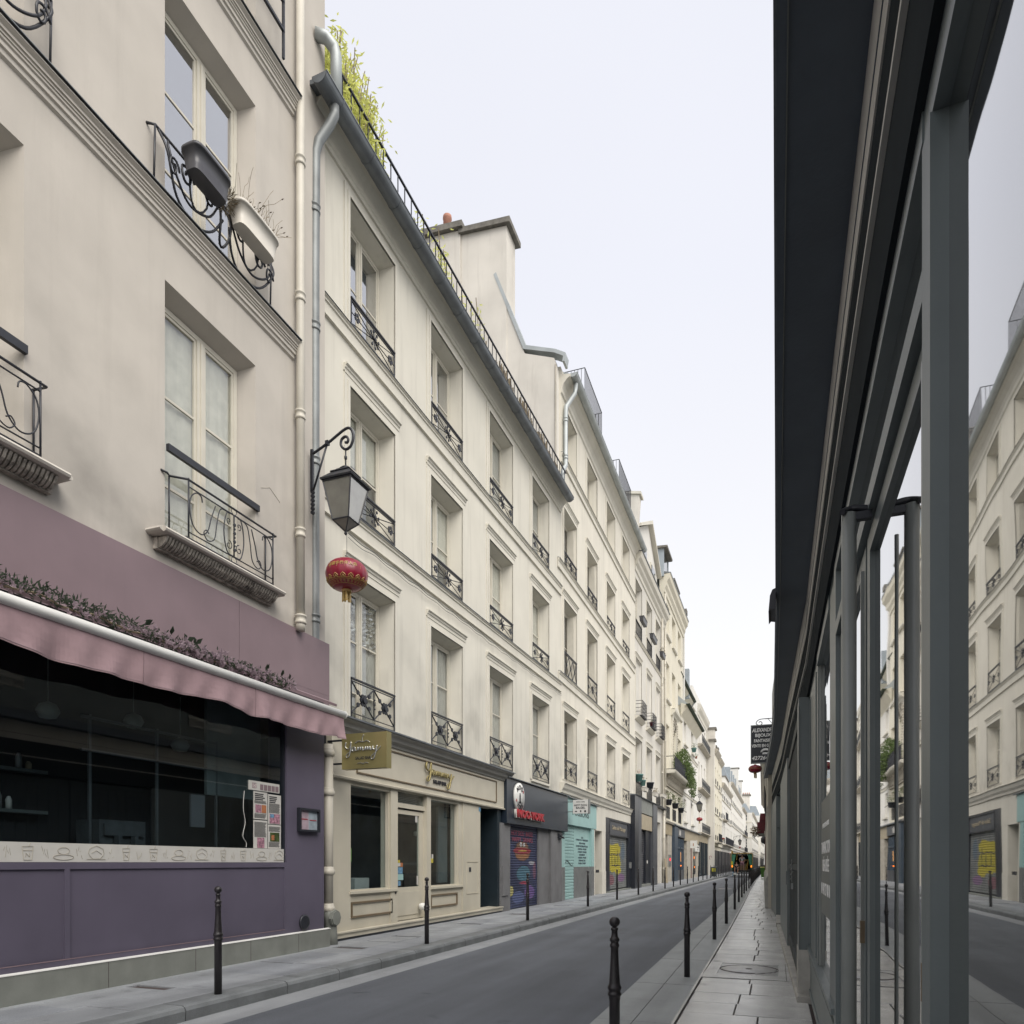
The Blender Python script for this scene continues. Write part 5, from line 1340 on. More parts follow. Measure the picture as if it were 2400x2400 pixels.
# party wall with chimney stacks between the two houses, facing the camera
pw = empty('chimney_wall', (-7.6, 25.2, 0), 0, 'stained party wall with a tall chimney stack rising above the long cream house', 'chimney')
P_ = [(.0, 15.3), (.0, 19.9), (-.10, 20.25), (-1.25, 20.70), (-2.45, 23.9), (-5.6, 24.3), (-5.6, 15.3)]
MB().prism(P_, 0, .38, 'y').build('party_wall', 'party', pw)
MB().prism([(-1.97, 20.5), (-1.97, 25.7), (-3.85, 25.9), (-3.85, 15.3), (-2.3, 15.3)], -.03, .9, 'y').build('chimney_stack', 'party', pw)
MB().prism([(-3.86, 15.3), (-3.86, 26.05), (-6.2, 26.25), (-6.2, 15.3)], -.10, .9, 'y').build('chimney_stack', 'party', pw)
mb = MB(); mb.prism([(-1.80, 25.70), (-1.80, 25.90), (-3.92, 26.10), (-3.92, 25.90)], -.18, 1.1, 'y'); mb.build('stack_cap', 'cement', pw)
mb = MB(); mb.prism([(-3.72, 26.05), (-3.72, 26.27), (-6.3, 26.5), (-6.3, 26.25)], -.28, 1.1, 'y'); mb.build('stack_cap', 'cement', pw)
for (x, h) in ((-4.6, .85), (-5.3, .4), (-5.9, .35)): MB().lathe([(.17, 0), (.16, h * .8), (.18, h * .85), (.17, h), (.001, h)], 12).build('chimney_pot', 'terracotta', pw, (x, .3, 26.30))
fl_ = MB()
fl_.prism([(.22, 20.02), (.25, 20.22), (-.08, 20.42), (-1.30, 20.86), (-2.5, 24.0), (-2.40, 24.05), (-1.2, 20.98), (-.05, 20.55), (.34, 20.32), (.30, 20.02)], -.04, .42, 'y'); fl_.build('verge_flashing', 'zinc_light', pw)
fr_ = MB(); fr_.tube([(-.05, -.02, 15.3), (-.05, -.02, 20.0)], .02, 4); fr_.build('wall_cable', 'stone', pw)

# ------------------------------------------------------------------ building 4 and its shopfronts
X4 = -7.7
o8 = 41.0
r = leftroot('apartment_building', X4, o8, 0, 'grey cream house with basket balconies, blind niches and an attic gable')
c4 = [(41.2, 43.35), (44.95, 47.05), (48.65, 50.7)]
ops = [(a, b, 5.5, 8.93, .3) for a, b in c4] + [(a, b, 14.98, 18.15, .3) for a, b in c4] + [(a + .1, b - .1, 10.22, 13.6, .10) for a, b in c4]
wall(r, o8, 41.01, 52.4, 5.35, 19.3, ops, 'stucco4', 9, splay=.08, tops=.08)
MB(o8).box(41.05, 52.3, 2.6, 8.9, .1, 5.35).build('ground_floor_core', 'interior', r)
for a, b in c4:
    window(r, o8, a + .08, b - .08, 5.52, 8.85, .27, rows=3, back='curtain2'); window(r, o8, a + .08, b - .08, 15.0, 18.07, .27, rows=3, back='curtain2')
    surround(r, o8, a, b, 5.5, 8.93, 'trim', w=.12, hood=True); surround(r, o8, a, b, 14.98, 18.15, 'trim', w=.12, hood=False)
    surround(r, o8, a + .1, b - .1, 10.22, 13.6, 'trim', w=.10, hood=True)
    MB(o8).box(a + .1, b - .1, .10, .16, 10.2, 13.6).build('blind_panel', 'stucco4', r)
    railing(r, o8, a + .02, b - .02, 5.55, .85, 'bars'); railing(r, o8, a + .02, b - .02, 15.0, .8, 'bars')
    MB(o8).prism([(0, 10.14), (-.26, 10.14), (-.24, 10.08), (-.14, 10.0), (-.04, 9.93), (0, 9.93)], a - .1, b + .1).build('window_ledge', 'trim', r)
    bk = empty('basket_balcony'); bk.parent = r; bk.location = (a + .3 - o8, 0, 10.16)
    W = b - a - .6; mb = MB()
    for z in (0.05, .28, .5, .72, .9):
        mb.tube([(0, 0, z), (0, -.32, z), (.06, -.38, z), (W - .06, -.38, z), (W, -.32, z), (W, 0, z)], .016, 5)
    for k in range(9): mb.bar((W * k / 8, -.37, .02), (W * k / 8, -.37, .92), .010)
    mb.build('basket_rails', 'iron', bk); MB().box(0, W, -.37, 0, .0, .04).build('basket_floor', 'vdark', bk)
string_course(r, o8, 41.02, 50.9, 14.92, drop=.22); string_course(r, o8, 51.2, 52.4, 14.92, drop=.22)
MB(o8).prism([(0, 18.55), (-.06, 18.6), (-.08, 18.8), (-.20, 18.95), (-.24, 19.1), (-.38, 19.25), (-.42, 19.4), (-.44, 19.55), (0, 19.6)], 41.02, 52.4).build('eaves_cornice', 'trim', r)
MB(o8).prism([(0, 19.6), (-.47, 19.55), (-.49, 19.6), (0, 19.7)], 41.02, 52.4).build('cornice_capping', 'zinc_dark', r)
downpipe(r, o8, [(50.95, -.12, 18.9), (50.95, -.12, 5.4)], .075, 'pipe_cream', [(50.95, -.12, z) for z in (16.8, 14.2, 10.9, 8.0)])
# attic storey with a low gable
at = MB(o8)
at.prism([(43.3, 19.6), (50.9, 19.6), (50.9, 21.8), (47.3, 23.95), (43.3, 22.0)], .25, 6, 'y')
w3 = at.build('attic_wall', 'stucco6', r)
for (a, b) in ((44.4, 46.0), (47.8, 49.4)):
    MB(o8).box(a, b, .15, .249, 19.9, 21.7).build('attic_window_recess', 'trim', r)
    MB(o8).box(a + .12, b - .12, .10, .149, 19.95, 21.55).build('attic_window', 'glass_far', r); railing(r, o8, a, b, 20.0, .7, 'bars', y=.08)
mb = MB(o8); mb.prism([(43.1, 22.0), (43.1, 22.18), (47.3, 24.2), (51.1, 22.0), (51.1, 21.8), (47.3, 23.96)], -.05, 6.0, 'y'); mb.build('gable_coping', 'trim', r)
# chimney before the attic
ch = empty('chimney_wall', (-7.75, 41.2, 0), 0, 'pale rendered chimney stack standing beyond the roof balconies of the ivory house', 'chimney')
MB().prism([(0.15, 19.7), (.15, 20.8), (.3, 22.9), (-2.1, 23.4), (-2.1, 19.7)], 0, .6, 'y').build('chimney_stack', 'party', ch); mb = MB(); mb.prism([(.42, 22.9), (.42, 23.05), (-2.2, 23.55), (-2.2, 23.4)], -.1, .75, 'y'); mb.build('stack_cap', 'trim', ch)

def pot_plant(x, y, z, r_, h, potm, leafm, label, X=X4, n=150, bush=.3, tall=1.0, kind='pot', w=.6, group=None):
    g = empty('flower_pot' if kind == 'pot' else 'window_box', (X + y, x, z), 0, label, 'flower pot' if kind == 'pot' else 'window box', group)
    if kind == 'pot': MB().lathe([(r_ * .75, 0), (r_, h * .85), (r_ * 1.1, h * .86), (r_ * 1.1, h), (r_ * .9, h), (.001, h * .95)], 14).build('pot', potm, g)
    else: MB().prism([(-.10, 0), (.10, 0), (.13, h), (.15, h), (.15, h - .02), (-.15, h - .02), (-.15, h), (-.13, h)], -w / 2, w / 2, 'y').build('box', potm, g)
    if n:
        lf = MB()
        leafball(lf, (0, 0, h + bush * .6 * tall), bush if kind == 'pot' else .16, bush if kind == 'pot' else w * .5, bush * .8 * tall, n, .03, .10, hollow=.1)
        for q in range(5): lf.tube([(0, random.uniform(-.05, .05), h * .9), (random.uniform(-.1, .1), random.uniform(-.15, .15), h + bush * tall)], .008, 3, smooth=False)
        tag(lf.build('foliage', leafm, g), kind='stuff')
    return g
random.seed(4)
pot_plant(42.3, .30, 15.75, .1, .30, 'planter_grey', 'leaf', 'long grey window box at the first top window of the grey cream house', kind='box', w=1.3, n=0)
pot_plant(46.0, .30, 15.80, .1, .30, 'planter_grey', 'leaf', 'longer grey window box at the middle top window of the grey cream house', kind='box', w=1.6, n=20, bush=.1)
pot_plant(49.9, .30, 15.80, .1, .30, 'planter_grey', 'dry', 'grey window box with dry plants at the third top window', kind='box', w=1.2, n=60, bush=.2)
pot_plant(41.6, .16, 6.35, .24, .42, 'pot_teal', 'terracotta', 'large teal pot on the guard of the first low window', n=14, bush=.2)
pot_plant(42.7, .2, 6.2, .17, .35, 'pot_teal', 'dry', 'smaller teal pot hanging beside the large teal one', n=16, bush=.2)
pot_plant(42.6, .34, 5.85, .1, .22, 'planter_white', 'leaf', 'white trough hanging below the teal pots', kind='box', w=1.0, n=0)
pot_plant(45.5, .16, 6.3, .24, .40, 'pot_dark', 'leaf', 'dark round pot on the guard of the second low window', n=0)
pot_plant(46.5, .34, 5.9, .1, .24, 'planter_white', 'dry', 'grey trough with dry stalks on the second low window', kind='box', w=1.1, n=60, bush=.2)
pot_plant(49.8, .34, 6.1, .1, .22, 'planter_white', 'dry', 'empty grey trough on the third low window guard', kind='box', w=1.6, n=0)
pot_plant(45.9, .22, 10.3, .16, .3, 'maroon', 'leaf', 'reddish pot standing in the middle basket balcony', n=10, bush=.1)

s = leftroot('shopfront', -7.6, 39.9, 0, 'tall slate shopfront with a rusty dark shutter beside the black graffiti shop', 'shopfront'); q = 39.9
MB(q).box(39.5, 40.6, -.22, .3, .14, 5.38).build('pilaster_return', 'charcoal', s); MB(q).box(40.62, 41.6, -.22, .3, .14, 5.38).build('pilaster', 'slategrey', s)
MB(q).box(41.6, 45.9, -.15, .3, 4.55, 5.38).build('blank_panel', 'plinth', s); MB(q).box(41.6, 45.9, -.12, .3, 3.6, 4.5).build('fascia_board', 'board', s)
MB(q).box(45.9, 47.6, -.20, .3, .14, 5.38).build('pilaster', 'slategrey', s)
MB(q).prism([(-.25, 5.38), (-.30, 5.42), (.3, 5.5), (.3, 5.38)], 39.5, 52.0).build('capping', 'zinc_dark', s)
paint_mat('shutter_dark', ((.035, .037, .045), (.11, .11, .12)), [(42.5, 2.9, .9, .12, (.015, .015, .02)), (42.9, 2.3, .7, .14, (.015, .015, .02)), (42.4, 1.8, .8, .08, (.20, .20, .20)), (42.8, 2.6, .6, .05, (.2, .2, .2))], wob=.5)
rs_ = empty('roller_shutter'); rs_.parent = s; rs_.location = (41.62 - q, .12, 0); z = .32
while z < 3.5:
    place(cached(('sl', 2.5), lambda: MB().prism([(0, 0), (-.012, .02), (-.016, .06), (-.010, .09), (.004, .096), (.004, 0)], 0, 2.5).mesh('slat', 'shutter_dark')), 'slat', rs_, (0, 0, z)); z += .115
MB(q).box(44.15, 45.9, -.02, .2, .14, 3.6).build('side_door', 'charcoal', s); MB(q).box(41.6, 45.9, .14, .2, .14, 3.6).build('shutter_back', 'black', s)
MB(q).box(44.5, 44.85, -.03, -.02, 1.55, 1.75).build('letter_plate', 'paper', s)
MB(q).box(41.6, 45.6, -.1, .3, .12, .3).build('threshold', 'plinth', s)
s = leftroot('doorway', -7.65, 47.6, 0, 'plain grey doorway with door entry panel and olive box beside the tall slate shopfront', 'doorway'); q = 47.6
MB(q).box(47.62, 52.4, 0, .3, 4.4, 5.36).build('lintel_panel', 'stucco4', s); MB(q).box(50.6, 52.4, 0, .3, .14, 4.4).build('jamb', 'stucco4', s)
MB(q).box(48.2, 50.6, .5, .6, .14, 4.4).build('recess_wall', 'stucco4', s); MB(q).box(47.62, 48.2, .1, .6, .14, 4.4).build('door_leaf', 'wood', s)
MB(q).box(48.1, 50.4, .2, .5, 2.1, 2.35).build('olive_box', 'olive', s); MB(q).box(48.7, 49.3, .44, .5, 1.4, 2.0).build('entry_panel', 'steel', s)
pp = leftroot('rain_pipe', -7.5, 51.2, 0, 'cream rain pipe running down to the pavement by the leaning board', 'pipe')
downpipe(pp, 0, [(0, 0, 5.5), (0, 0, .15)], .10, 'pipe_cream', [(0, 0, 3.3), (0, 0, 5.0), (0, 0, 1.2)])
lb = empty('leaning_board', (-7.35, 51.4, .15), 0, 'pale wooden board leaning upright against the wall by the rain pipe', 'board')
MB().prism([(0, 0), (.06, 0), (-.05, 1.75), (-.11, 1.75)], -.3, .45, 'y').build('board', 'board', lb)

# ------------------------------------------------------------------ building 5 with the planted balcony
o9 = 52.4
r = leftroot('apartment_building', X4, o9, 0, 'yellowish house with a carved window frame above its planted iron balcony')
c5 = [(53.35, 55.4), (56.9, 58.95), (60.45, 62.4)]
ops = [(a, b, c, d, .3) for a, b in c5 for c, d in ((4.9, 7.05), (8.5, 12.0), (13.95, 16.62), (18.75, 21.0))]
wall(r, o9, 52.41, 63.6, 4.6, 21.5, ops, 'stucco5', 9, splay=.08, tops=.08)
MB(o9).box(52.45, 63.5, 2.6, 8.9, .1, 4.6).build('ground_floor_core', 'interior', r)
for (a, b, c, d, _) in ops: window(r, o9, a + .08, b - .08, c + .02, d - .08, .27, rows=2, back='interior2', gl='glass_far')
for a, b in c5:
    for z in (18.6, 13.8): MB(o9).prism([(0, z), (-.16, z - .01), (-.16, z - .10), (-.10, z - .16), (0, z - .16)], a - .15, b + .15).build('window_sill', 'trim', r)
MB(o9).prism([(0, 21.3), (-.08, 21.35), (-.10, 21.6), (-.22, 21.8), (-.24, 22.05), (-.42, 22.3), (-.46, 22.55), (-.48, 22.62), (.3, 22.75), (.3, 21.3)], 52.42, 63.8).build('eaves_cornice', 'stucco5', r)
MB(o9).prism([(0, 22.62), (-.5, 22.62), (-.52, 22.7), (0, 22.82)], 52.42, 63.8).build('cornice_capping', 'zinc', r)
# carved aedicule round the middle window
mb = MB(o9)
mb.prism([(0, 13.1), (-.12, 13.1), (-.18, 13.2), (-.34, 13.35), (-.38, 13.5), (0, 13.6)], 56.2, 59.7)
mb.prism([(56.2, 13.6), (59.7, 13.6), (57.95, 13.95)], -.30, 0, 'y')
mb.box(56.5, 56.88, -.12, 0, 8.6, 13.1); mb.box(58.97, 59.35, -.12, 0, 8.6, 13.1)
mb.build('carved_window_frame', 'trim', r)
cv = MB(o9); random.seed(6)
for q in range(60): cv.disc((random.uniform(56.9, 58.95), -.04, random.uniform(12.15, 13.05)), random.uniform(.06, .15), .07, n=7)
for q in range(20): cv.disc((56.69, -.12, 8.9 + q * .2), .09, .05, n=6); cv.disc((59.16, -.12, 8.9 + q * .2), .09, .05, n=6)
tag(cv.build('carving', 'stone', r), kind='stuff')
# balcony: slab on a carved frieze, iron railing, plants
bl = leftroot('balcony', X4, 52.9, 0, 'iron railed balcony on a carved frieze across the yellowish house', 'balcony'); q = 52.9
MB(q).prism([(0, 8.38), (-.80, 8.38), (-.84, 8.32), (-.78, 8.22), (-.70, 8.16), (0, 8.14)], 52.6, 64.6).build('balcony_slab', 'trim', bl)
MB(q).prism([(0, 8.13), (-.42, 8.13), (-.30, 8.0), (-.16, 7.9), (-.10, 7.4), (-.16, 7.3), (0, 7.28)], 53.3, 62.7).build('frieze', 'stone', bl)
cv = MB(q)
for k in range(46):
    x = 53.5 + k * .2; cv.tube([(x, -.34, 8.05), (x + .03, -.20, 7.92), (x, -.13, 7.66), (x, -.13, 7.42)], .045, 5)
tag(cv.build('frieze_carving', 'stone', bl), kind='stuff')
mb = MB(q)
L_ = 11.8
for z in (8.45, 9.38): mb.bar((52.7, -.76, z), (64.5, -.76, z), .022); mb.bar((52.7, -.76, z), (52.7, 0, z), .022); mb.bar((64.5, -.76, z), (64.5, 0, z), .022)
for k in range(79):
    x = 52.7 + L_ * k / 78; mb.bar((x, -.76, 8.42), (x, -.76, 9.38), .010)
    if k % 2: mb.tube([(x + .07 * cos(t * pi / 4), -.76, 8.9 + .2 * sin(t * pi / 4)) for t in range(8)], .011, 3, closed=True, smooth=False)
mb.build('balcony_railing', 'iron', bl)
random.seed(31)
bp = leftroot('balcony_plants', X4, 56.5, 0, 'dense green bamboo and climbers spilling over the balcony of the yellowish house', 'plants')
lf = MB(56.5)
leafball(lf, (59.8, -.55, 9.6), 2.2, .45, 1.25, 1500, .05, .26, hollow=.05); leafball(lf, (61.2, -.8, 9.0), 1.7, .35, 1.0, 1000, .05, .24, droop=.6, hollow=.05); leafball(lf, (57.3, -.4, 9.5), 1.2, .3, .8, 330, .045, .25, hollow=.05)
leafball(lf, (63.2, -.9, 8.1), 1.0, .25, .9, 320, .05, .2, droop=.8, hollow=.1); leafball(lf, (64.3, -.7, 9.4), 1.0, .3, .7, 160, .05, .22, hollow=.1); leafball(lf, (64.6, -.8, 8.6), .8, .2, .4, 110, .05, .22, hollow=.1)
tag(lf.build('foliage', 'leaf', bp), kind='stuff')
for k, (x, z, d) in enumerate(((53.9, 5.9, 'small dark pot with a shrub on the first low window of the yellowish house'), (57.6, 5.9, 'dark pot with a round light shrub on the middle low window'), (61.2, 5.8, 'dark pot with a bushy shrub on the third low window'))):
    pot_plant(x, .15, z, .26, .42, 'pot_dark', 'leaf', d, n=190, bush=.42)
MB(o9).box(62.0, 64.5, -.25, -.2, 6.05, 6.1).build('flag_bar', 'iron', r)
for a, b in c5: railing(r, o9, a + .02, b - .02, 4.92, .9, 'bars')
downpipe(r, o9, [(52.55, -.1, 21.2), (52.55, -.1, 4.6)], .07, 'pipe_cream', [(52.55, -.1, z) for z in (19, 16, 13, 10.5, 7)])
MB(o9).prism([(0, 4.55), (-.2, 4.55), (-.26, 4.68), (0, 4.78)], 52.4, 58.0).build('ground_floor_cornice', 'stone', r)
# dormers
for (a, b, zb, zt, y0, lbl) in ((52.2, 54.6, 22.4, 24.4, -.05, 1), (60.0, 63.2, 22.9, 25.0, .45, 2)):
    d_ = empty('dormer'); d_.parent = r; d_.location = (a - o9, y0, zb)
    W, H = b - a, zt - zb
    MB().box(0, .12, 0, 3, 0, H).build('dormer_cheek', 'slate', d_); MB().box(W - .12, W, 0, 3, 0, H).build('dormer_cheek', 'slate', d_)
    MB().box(.12, W - .12, .05, .1, 0, H).build('dormer_window', 'glass_far', d_); MB().prism([(-.25, H), (-.28, H + .12), (3, H + .3), (3, H)], -.2, W + .2).build('dormer_roof', 'cement', d_)
MB(o9).prism([(.2, 22.6), (1.6, 24.6), (8, 25), (8, 22.6)], 52.5, 63.6).build('mansard_roof', 'slate', r)
ch = empty('chimney_wall', (-7.75, 64.3, 0), 0, 'white chimney wall at the far end of the yellowish house', 'chimney')
MB().box(-3, .10, 0, .5, 16, 23.6).build('chimney_stack', 'stucco6', ch); MB().box(-3, .32, -.15, .65, 23.6, 24.0).build('stack_cap', 'cement', ch)
# ground floor: old doorway and the blue shop
s = leftroot('doorway', -7.62, 52.5, 0, 'old brown wooden house door under a ribbed panel beside rough stone', 'doorway'); q = 52.5
MB(q).box(52.5, 56.3, 0, .3, 3.7, 4.5).build('ribbed_panel', 'board', s)
for k in range(16): MB(q).box(52.6 + k * .23, 52.66 + k * .23, -.03, 0, 3.72, 4.48).build('panel_rib', 'board', s)
MB(q).box(52.5, 54.0, .35, .45, .14, 3.7).build('door_leaf', 'wood', s); MB(q).box(54.0, 56.3, .02, .5, .14, 3.7).build('stone_pier', 'stone', s)
MB(q).box(54.4, 55.6, -.03, .02, 1.35, 2.2).build('intercom_panel', 'steel', s); MB(q).box(54.8, 55.1, -.05, -.03, 1.75, 1.95).build('red_lamp', emit('red_led', (.8, .02, .04), 1.0), s)
s = leftroot('shopfront', -7.55, 56.4, 0, 'dark blue shopfront with lit windows and a pale bird emblem', 'shopfront'); q = 56.4
MB(q).box(56.4, 58.3, -.12, .3, .14, 4.45).build('pilaster', 'blueshop', s); MB(q).box(58.3, 63.6, -.05, .3, 3.72, 4.42).build('fascia_board', 'slategrey', s)
MB(q).box(63.6, 75.8, -.03, .3, 3.55, 4.5).build('fascia_board', 'board', s)
MB(q).prism([(-.1, 4.5), (-.22, 4.52), (-.22, 4.60), (.3, 4.68), (.3, 4.5)], 56.3, 76.2).build('capping', 'zinc_dark', s)
for (a, b) in ((58.5, 60.4), (60.9, 63.2)):
    MB(q).box(a, b, .05, .1, 1.0, 3.55).build('window_pane', 'glass_far', s)
    for k in range(5): MB(q).box(a + (b - a) * k / 4 - .06, a + (b - a) * k / 4 + .06, -.0, .05, 1.0, 3.6).build('glazing_bar', 'blueshop', s)
    MB(q).box(a, b, -.02, .05, 2.75, 2.9).build('transom', 'blueshop', s); MB(q).box(a, b, -.02, .2, .14, 1.0).build('stall_riser', 'slategrey', s)
for a in (58.9, 61.4): MB(q).box(a, a + .18, .03, .048, 1.7, 2.5).build('shop_light', 'warm', s)
for k in range(4): MB(q).prism([(59.6 + k * .3, 3.85), (59.75 + k * .3, 3.85), (59.85 + k * .3, 4.35 - .1 * (k % 2)), (59.65 + k * .3, 4.2)], -.07, -.05, 'y').build('bird_emblem', 'paper', s)
MB(q).box(63.3, 65.3, .25, .35, .14, 3.6).build('dark_entry', 'black', s); MB(q).box(65.3, 68.4, -.02, .3, .14, 3.55).build('pier', 'stone', s); MB(q).box(68.4, 68.9, -.04, .3, .14, 3.5).build('maroon_post', 'maroon', s)
MB(q).box(68.9, 75.8, .02, .3, .14, 3.55).build('pier', 'stone', s); MB(q).box(70.6, 72.6, -.02, .03, .5, 2.9).build('window_pane', 'glass_far', s); MB(q).box(71.2, 71.35, -.04, -.02, 2.0, 2.2).build('shop_light', 'amber', s); MB(q).box(71.5, 71.6, -.04, -.02, 1.1, 1.25).build('shop_light', 'amber', s)
for (x, w, z, lab, h) in ((67.6, .62, 2.95, 'white square box sign with a small orange mark', .60), (71.2, .0, 2.6, '', 0)):
    if w:
        g = empty('blade_sign', (-7.5, x, z), 0, lab, 'sign'); MB().box(0, w, 0, .15, 0, h + .1).build('sign_box', 'white', g); MB().box(.25, .32, -.01, 0, .2, .45).build('sign_mark', 'orange', g)
g = empty('wall_sign', (-7.5, 71.4, 2.7), LR, 'pale rectangular sign with dark lettering further along from the square sign', 'sign'); MB().box(0, 3.6, -.1, 0, 0, .65).build('sign_board', 'white', g); MB().box(.6, 3.0, -.11, -.1, .4, .5).build('sign_text', 'ink', g); MB().box(1.8, 2.1, -.11, -.1, .15, .3).build('sign_text', 'ink', g)
lampo = MB(); lampo.lathe([(.001, -.06), (.06, 0), (.001, .06)], 10); g = lampo.build('reflected_lamp', 'amber'); g.location = (-7.4, 59.9, 1.35); tag(g, 'small glowing orange bead standing for a lamp reflected low in the blue shop window', 'lamp')  # added glowing bead, drawn in place of a lamp reflection on the pane

# ------------------------------------------------------------------ buildings 6 and 7
o10 = 63.6
r = leftroot('apartment_building', X4, o10, 0, 'lower white house with two stepped green zinc eaves')
c6 = [(64.4, 66.3), (70.2, 72.2)]
ops = [(a, b, c, d, .25) for a, b in c6 for c, d in ((5.3, 7.3), (8.6, 10.6), (12.2, 14.3))]
wall(r, o10, 63.61, 76.0, 4.6, 15.1, ops, 'stucco6', 8, splay=.08, tops=.08)
MB(o10).box(63.7, 75.9, 2.6, 7.9, .1, 4.6).build('ground_floor_core', 'interior', r)
for (a, b, c, d, _) in ops:
    window(r, o10, a + .08, b - .08, c + .02, d - .08, .23, rows=2, back='interior2', gl='glass_far', panes=False)
    MB(o10).prism([(0, c - .02), (-.18, c - .03), (-.18, c - .14), (0, c - .2)], a - .15, b + .3).build('window_sill', 'trim', r)
string_course(r, o10, 63.62, 76.0, 11.75, drop=.3); string_course(r, o10, 63.62, 76.0, 7.85, drop=.25)
MB(o10).prism([(0, 14.2), (-.05, 14.3), (-.5, 14.85), (-.55, 15.1), (0, 15.3)], 62.2, 75.2).build('eaves_soffit', 'stucco5', r)
gutter(r, o10, 62.0, 75.4, 15.15, -.62, r=.16, m='leaf_d', step=3)
MB(o10).prism([(-.55, 15.15), (-.55, 15.25), (2, 17.6), (2, 15.15)], 62.3, 75.2).build('roof_slope', 'zinc_light', r)
wall(r, o10, 63.62, 75.0, 15.3, 18.0, [(66.5, 68.3, 15.9, 17.1, .2), (71, 72.6, 15.9, 17.1, .2)], 'stucco6', 5, name='upper_wall', y=.9)
for a, b in ((66.5, 68.3), (71, 72.6)): window(r, o10, a + .06, b - .06, 15.92, 17.0, 1.08, rows=1, back='interior2', gl='glass_far', panes=False)
MB(o10).prism([(.9, 17.3), (.85, 17.4), (.25, 17.75), (.2, 17.95), (1.5, 18.2)], 62.6, 74.4).build('eaves_soffit', 'stucco5', r)
gutter(r, o10, 62.4, 74.6, 18.05, .12, r=.15, m='leaf_d', step=3)
downpipe(r, o10, [(74.5, .12, 17.9), (74.4, .5, 17.4), (74.6, .8, 17.0), (74.6, .8, 15.3)], .07, 'zinc', [])
pot_plant(70.8, .2, 12.3, .24, .4, 'pot_teal', 'leaf', 'teal pot with green plant on the top window sill of the lower white house', n=120, bush=.35)
pot_plant(72.8, .2, 11.95, .12, .22, 'terracotta', 'leaf', 'small terracotta pot beside the teal pot of the lower white house', n=50, bush=.2)

o11 = 76.0
r = leftroot('apartment_building', X4, o11, 0, 'narrow white house with two long openwork balcony railings and toothed quoins')
c7 = [(77.0, 78.2), (79.9, 81.3), (83.1, 84.5)]
ops = [(a, b, c, d, .25) for a, b in c7 for c, d in ((4.9, 7.6), (9.6, 12.3), (14.2, 16.4))]
wall(r, o11, 76.01, 86.0, 4.7, 17.3, ops, 'stucco6', 8, splay=.06, tops=.06)
MB(o11).box(76.1, 85.9, 2.6, 7.9, .1, 4.7).build('ground_floor_core', 'interior', r)
for (a, b, c, d, _) in ops: window(r, o11, a + .06, b - .06, c + .02, d - .06, .22, rows=2, back='interior2', gl='glass_far', panes=False)
for z in (14.05, 9.45, 4.8):
    MB(o11).prism([(0, z), (-.5, z), (-.52, z - .1), (-.2, z - .25), (0, z - .3)], 76.3, 86.0).build('balcony_slab', 'stone', r)
    mb = MB(o11); hh = .95
    for zz in (.05, hh): mb.bar((76.4, -.45, z + zz), (85.9, -.45, z + zz), .02)
    for k in range(26):
        x = 76.4 + 9.5 * k / 25; mb.bar((x, -.45, z), (x, -.45, z + hh), .012)
        if k % 2: mb.tube([(x + .14 * cos(t * pi / 4), -.45, z + .5 + .25 * sin(t * pi / 4)) for t in range(8)], .014, 3, closed=True, smooth=False)
    mb.build('balcony_railing', 'iron_grey', r)
MB(o11).prism([(0, 16.9), (-.08, 17.0), (-.1, 17.3), (-.3, 17.6), (-.4, 18.0), (0, 18.2)], 76.0, 86.4).build('eaves_cornice', 'trim', r)
MB(o11).prism([(.6, 18.2), (.6, 20.3), (6, 21), (6, 18.2)], 77, 86).build('upper_storey', 'stucco6', r)
MB(o11).box(70.2, 70.8, .2, 5, 17.5, 20.3).build('party_wall', 'slate', r)
for k in range(20): MB(o11).box(85.2, 85.75 if k % 2 else 85.95, -.03, 0, 5 + k * .6, 5.3 + k * .6).build('quoin', 'trim', r)
s = leftroot('shopfront', -7.55, 76.1, 0, 'dark green shopfront with tall black glazing at the foot of the narrow white house', 'shopfront'); q = 76.1
MB(q).box(76.2, 85.9, -.02, .3, 3.8, 4.62).build('fascia_board', 'board', s)
for a in (76.3, 78.9, 81.0, 83.4, 85.3): MB(q).box(a, a + .5, -.03, .3, .14, 3.8).build('glazing_post', 'darkteal', s)
MB(q).box(76.5, 85.5, .05, .1, .3, 3.8).build('window_pane', 'glass_far', s)

# projecting party wall seen end on
ch = empty('chimney_wall', (-6.84, 86.1, 0), 0, 'tall bare end wall with two chimney tops where the street narrows', 'wall')
MB().box(-1.1, 0, 0, .9, .1, 15.8).build('end_wall', 'stucco4', ch); MB().box(-.62, .22, -.2, 1.0, 15.8, 16.05).build('stack_cap', 'cement', ch)
MB().box(-3.0, .0, .95, 2.2, 15, 17.35).build('chimney_stack', 'party', ch); MB().box(-3.0, .18, .85, 2.3, 17.35, 17.6).build('stack_cap', 'cement', ch)
MB().box(-1.3, -.55, -.12, .0, .1, 16.75).build('end_wall_pier', 'stucco4', ch)
mb = MB(); mb.tube([(-.95 + .12 * cos(t * .5) + .02 * t, -.14, 1.7 + .4 * sin(t * .5)) for t in range(9)], .03, 4); mb.tube([(-.4 + .15 * cos(t * pi / 4), -.02, 2.2 + .2 * sin(t * pi / 4)) for t in range(7)], .02, 4); mb.build('spray_tag', 'graffred', ch)

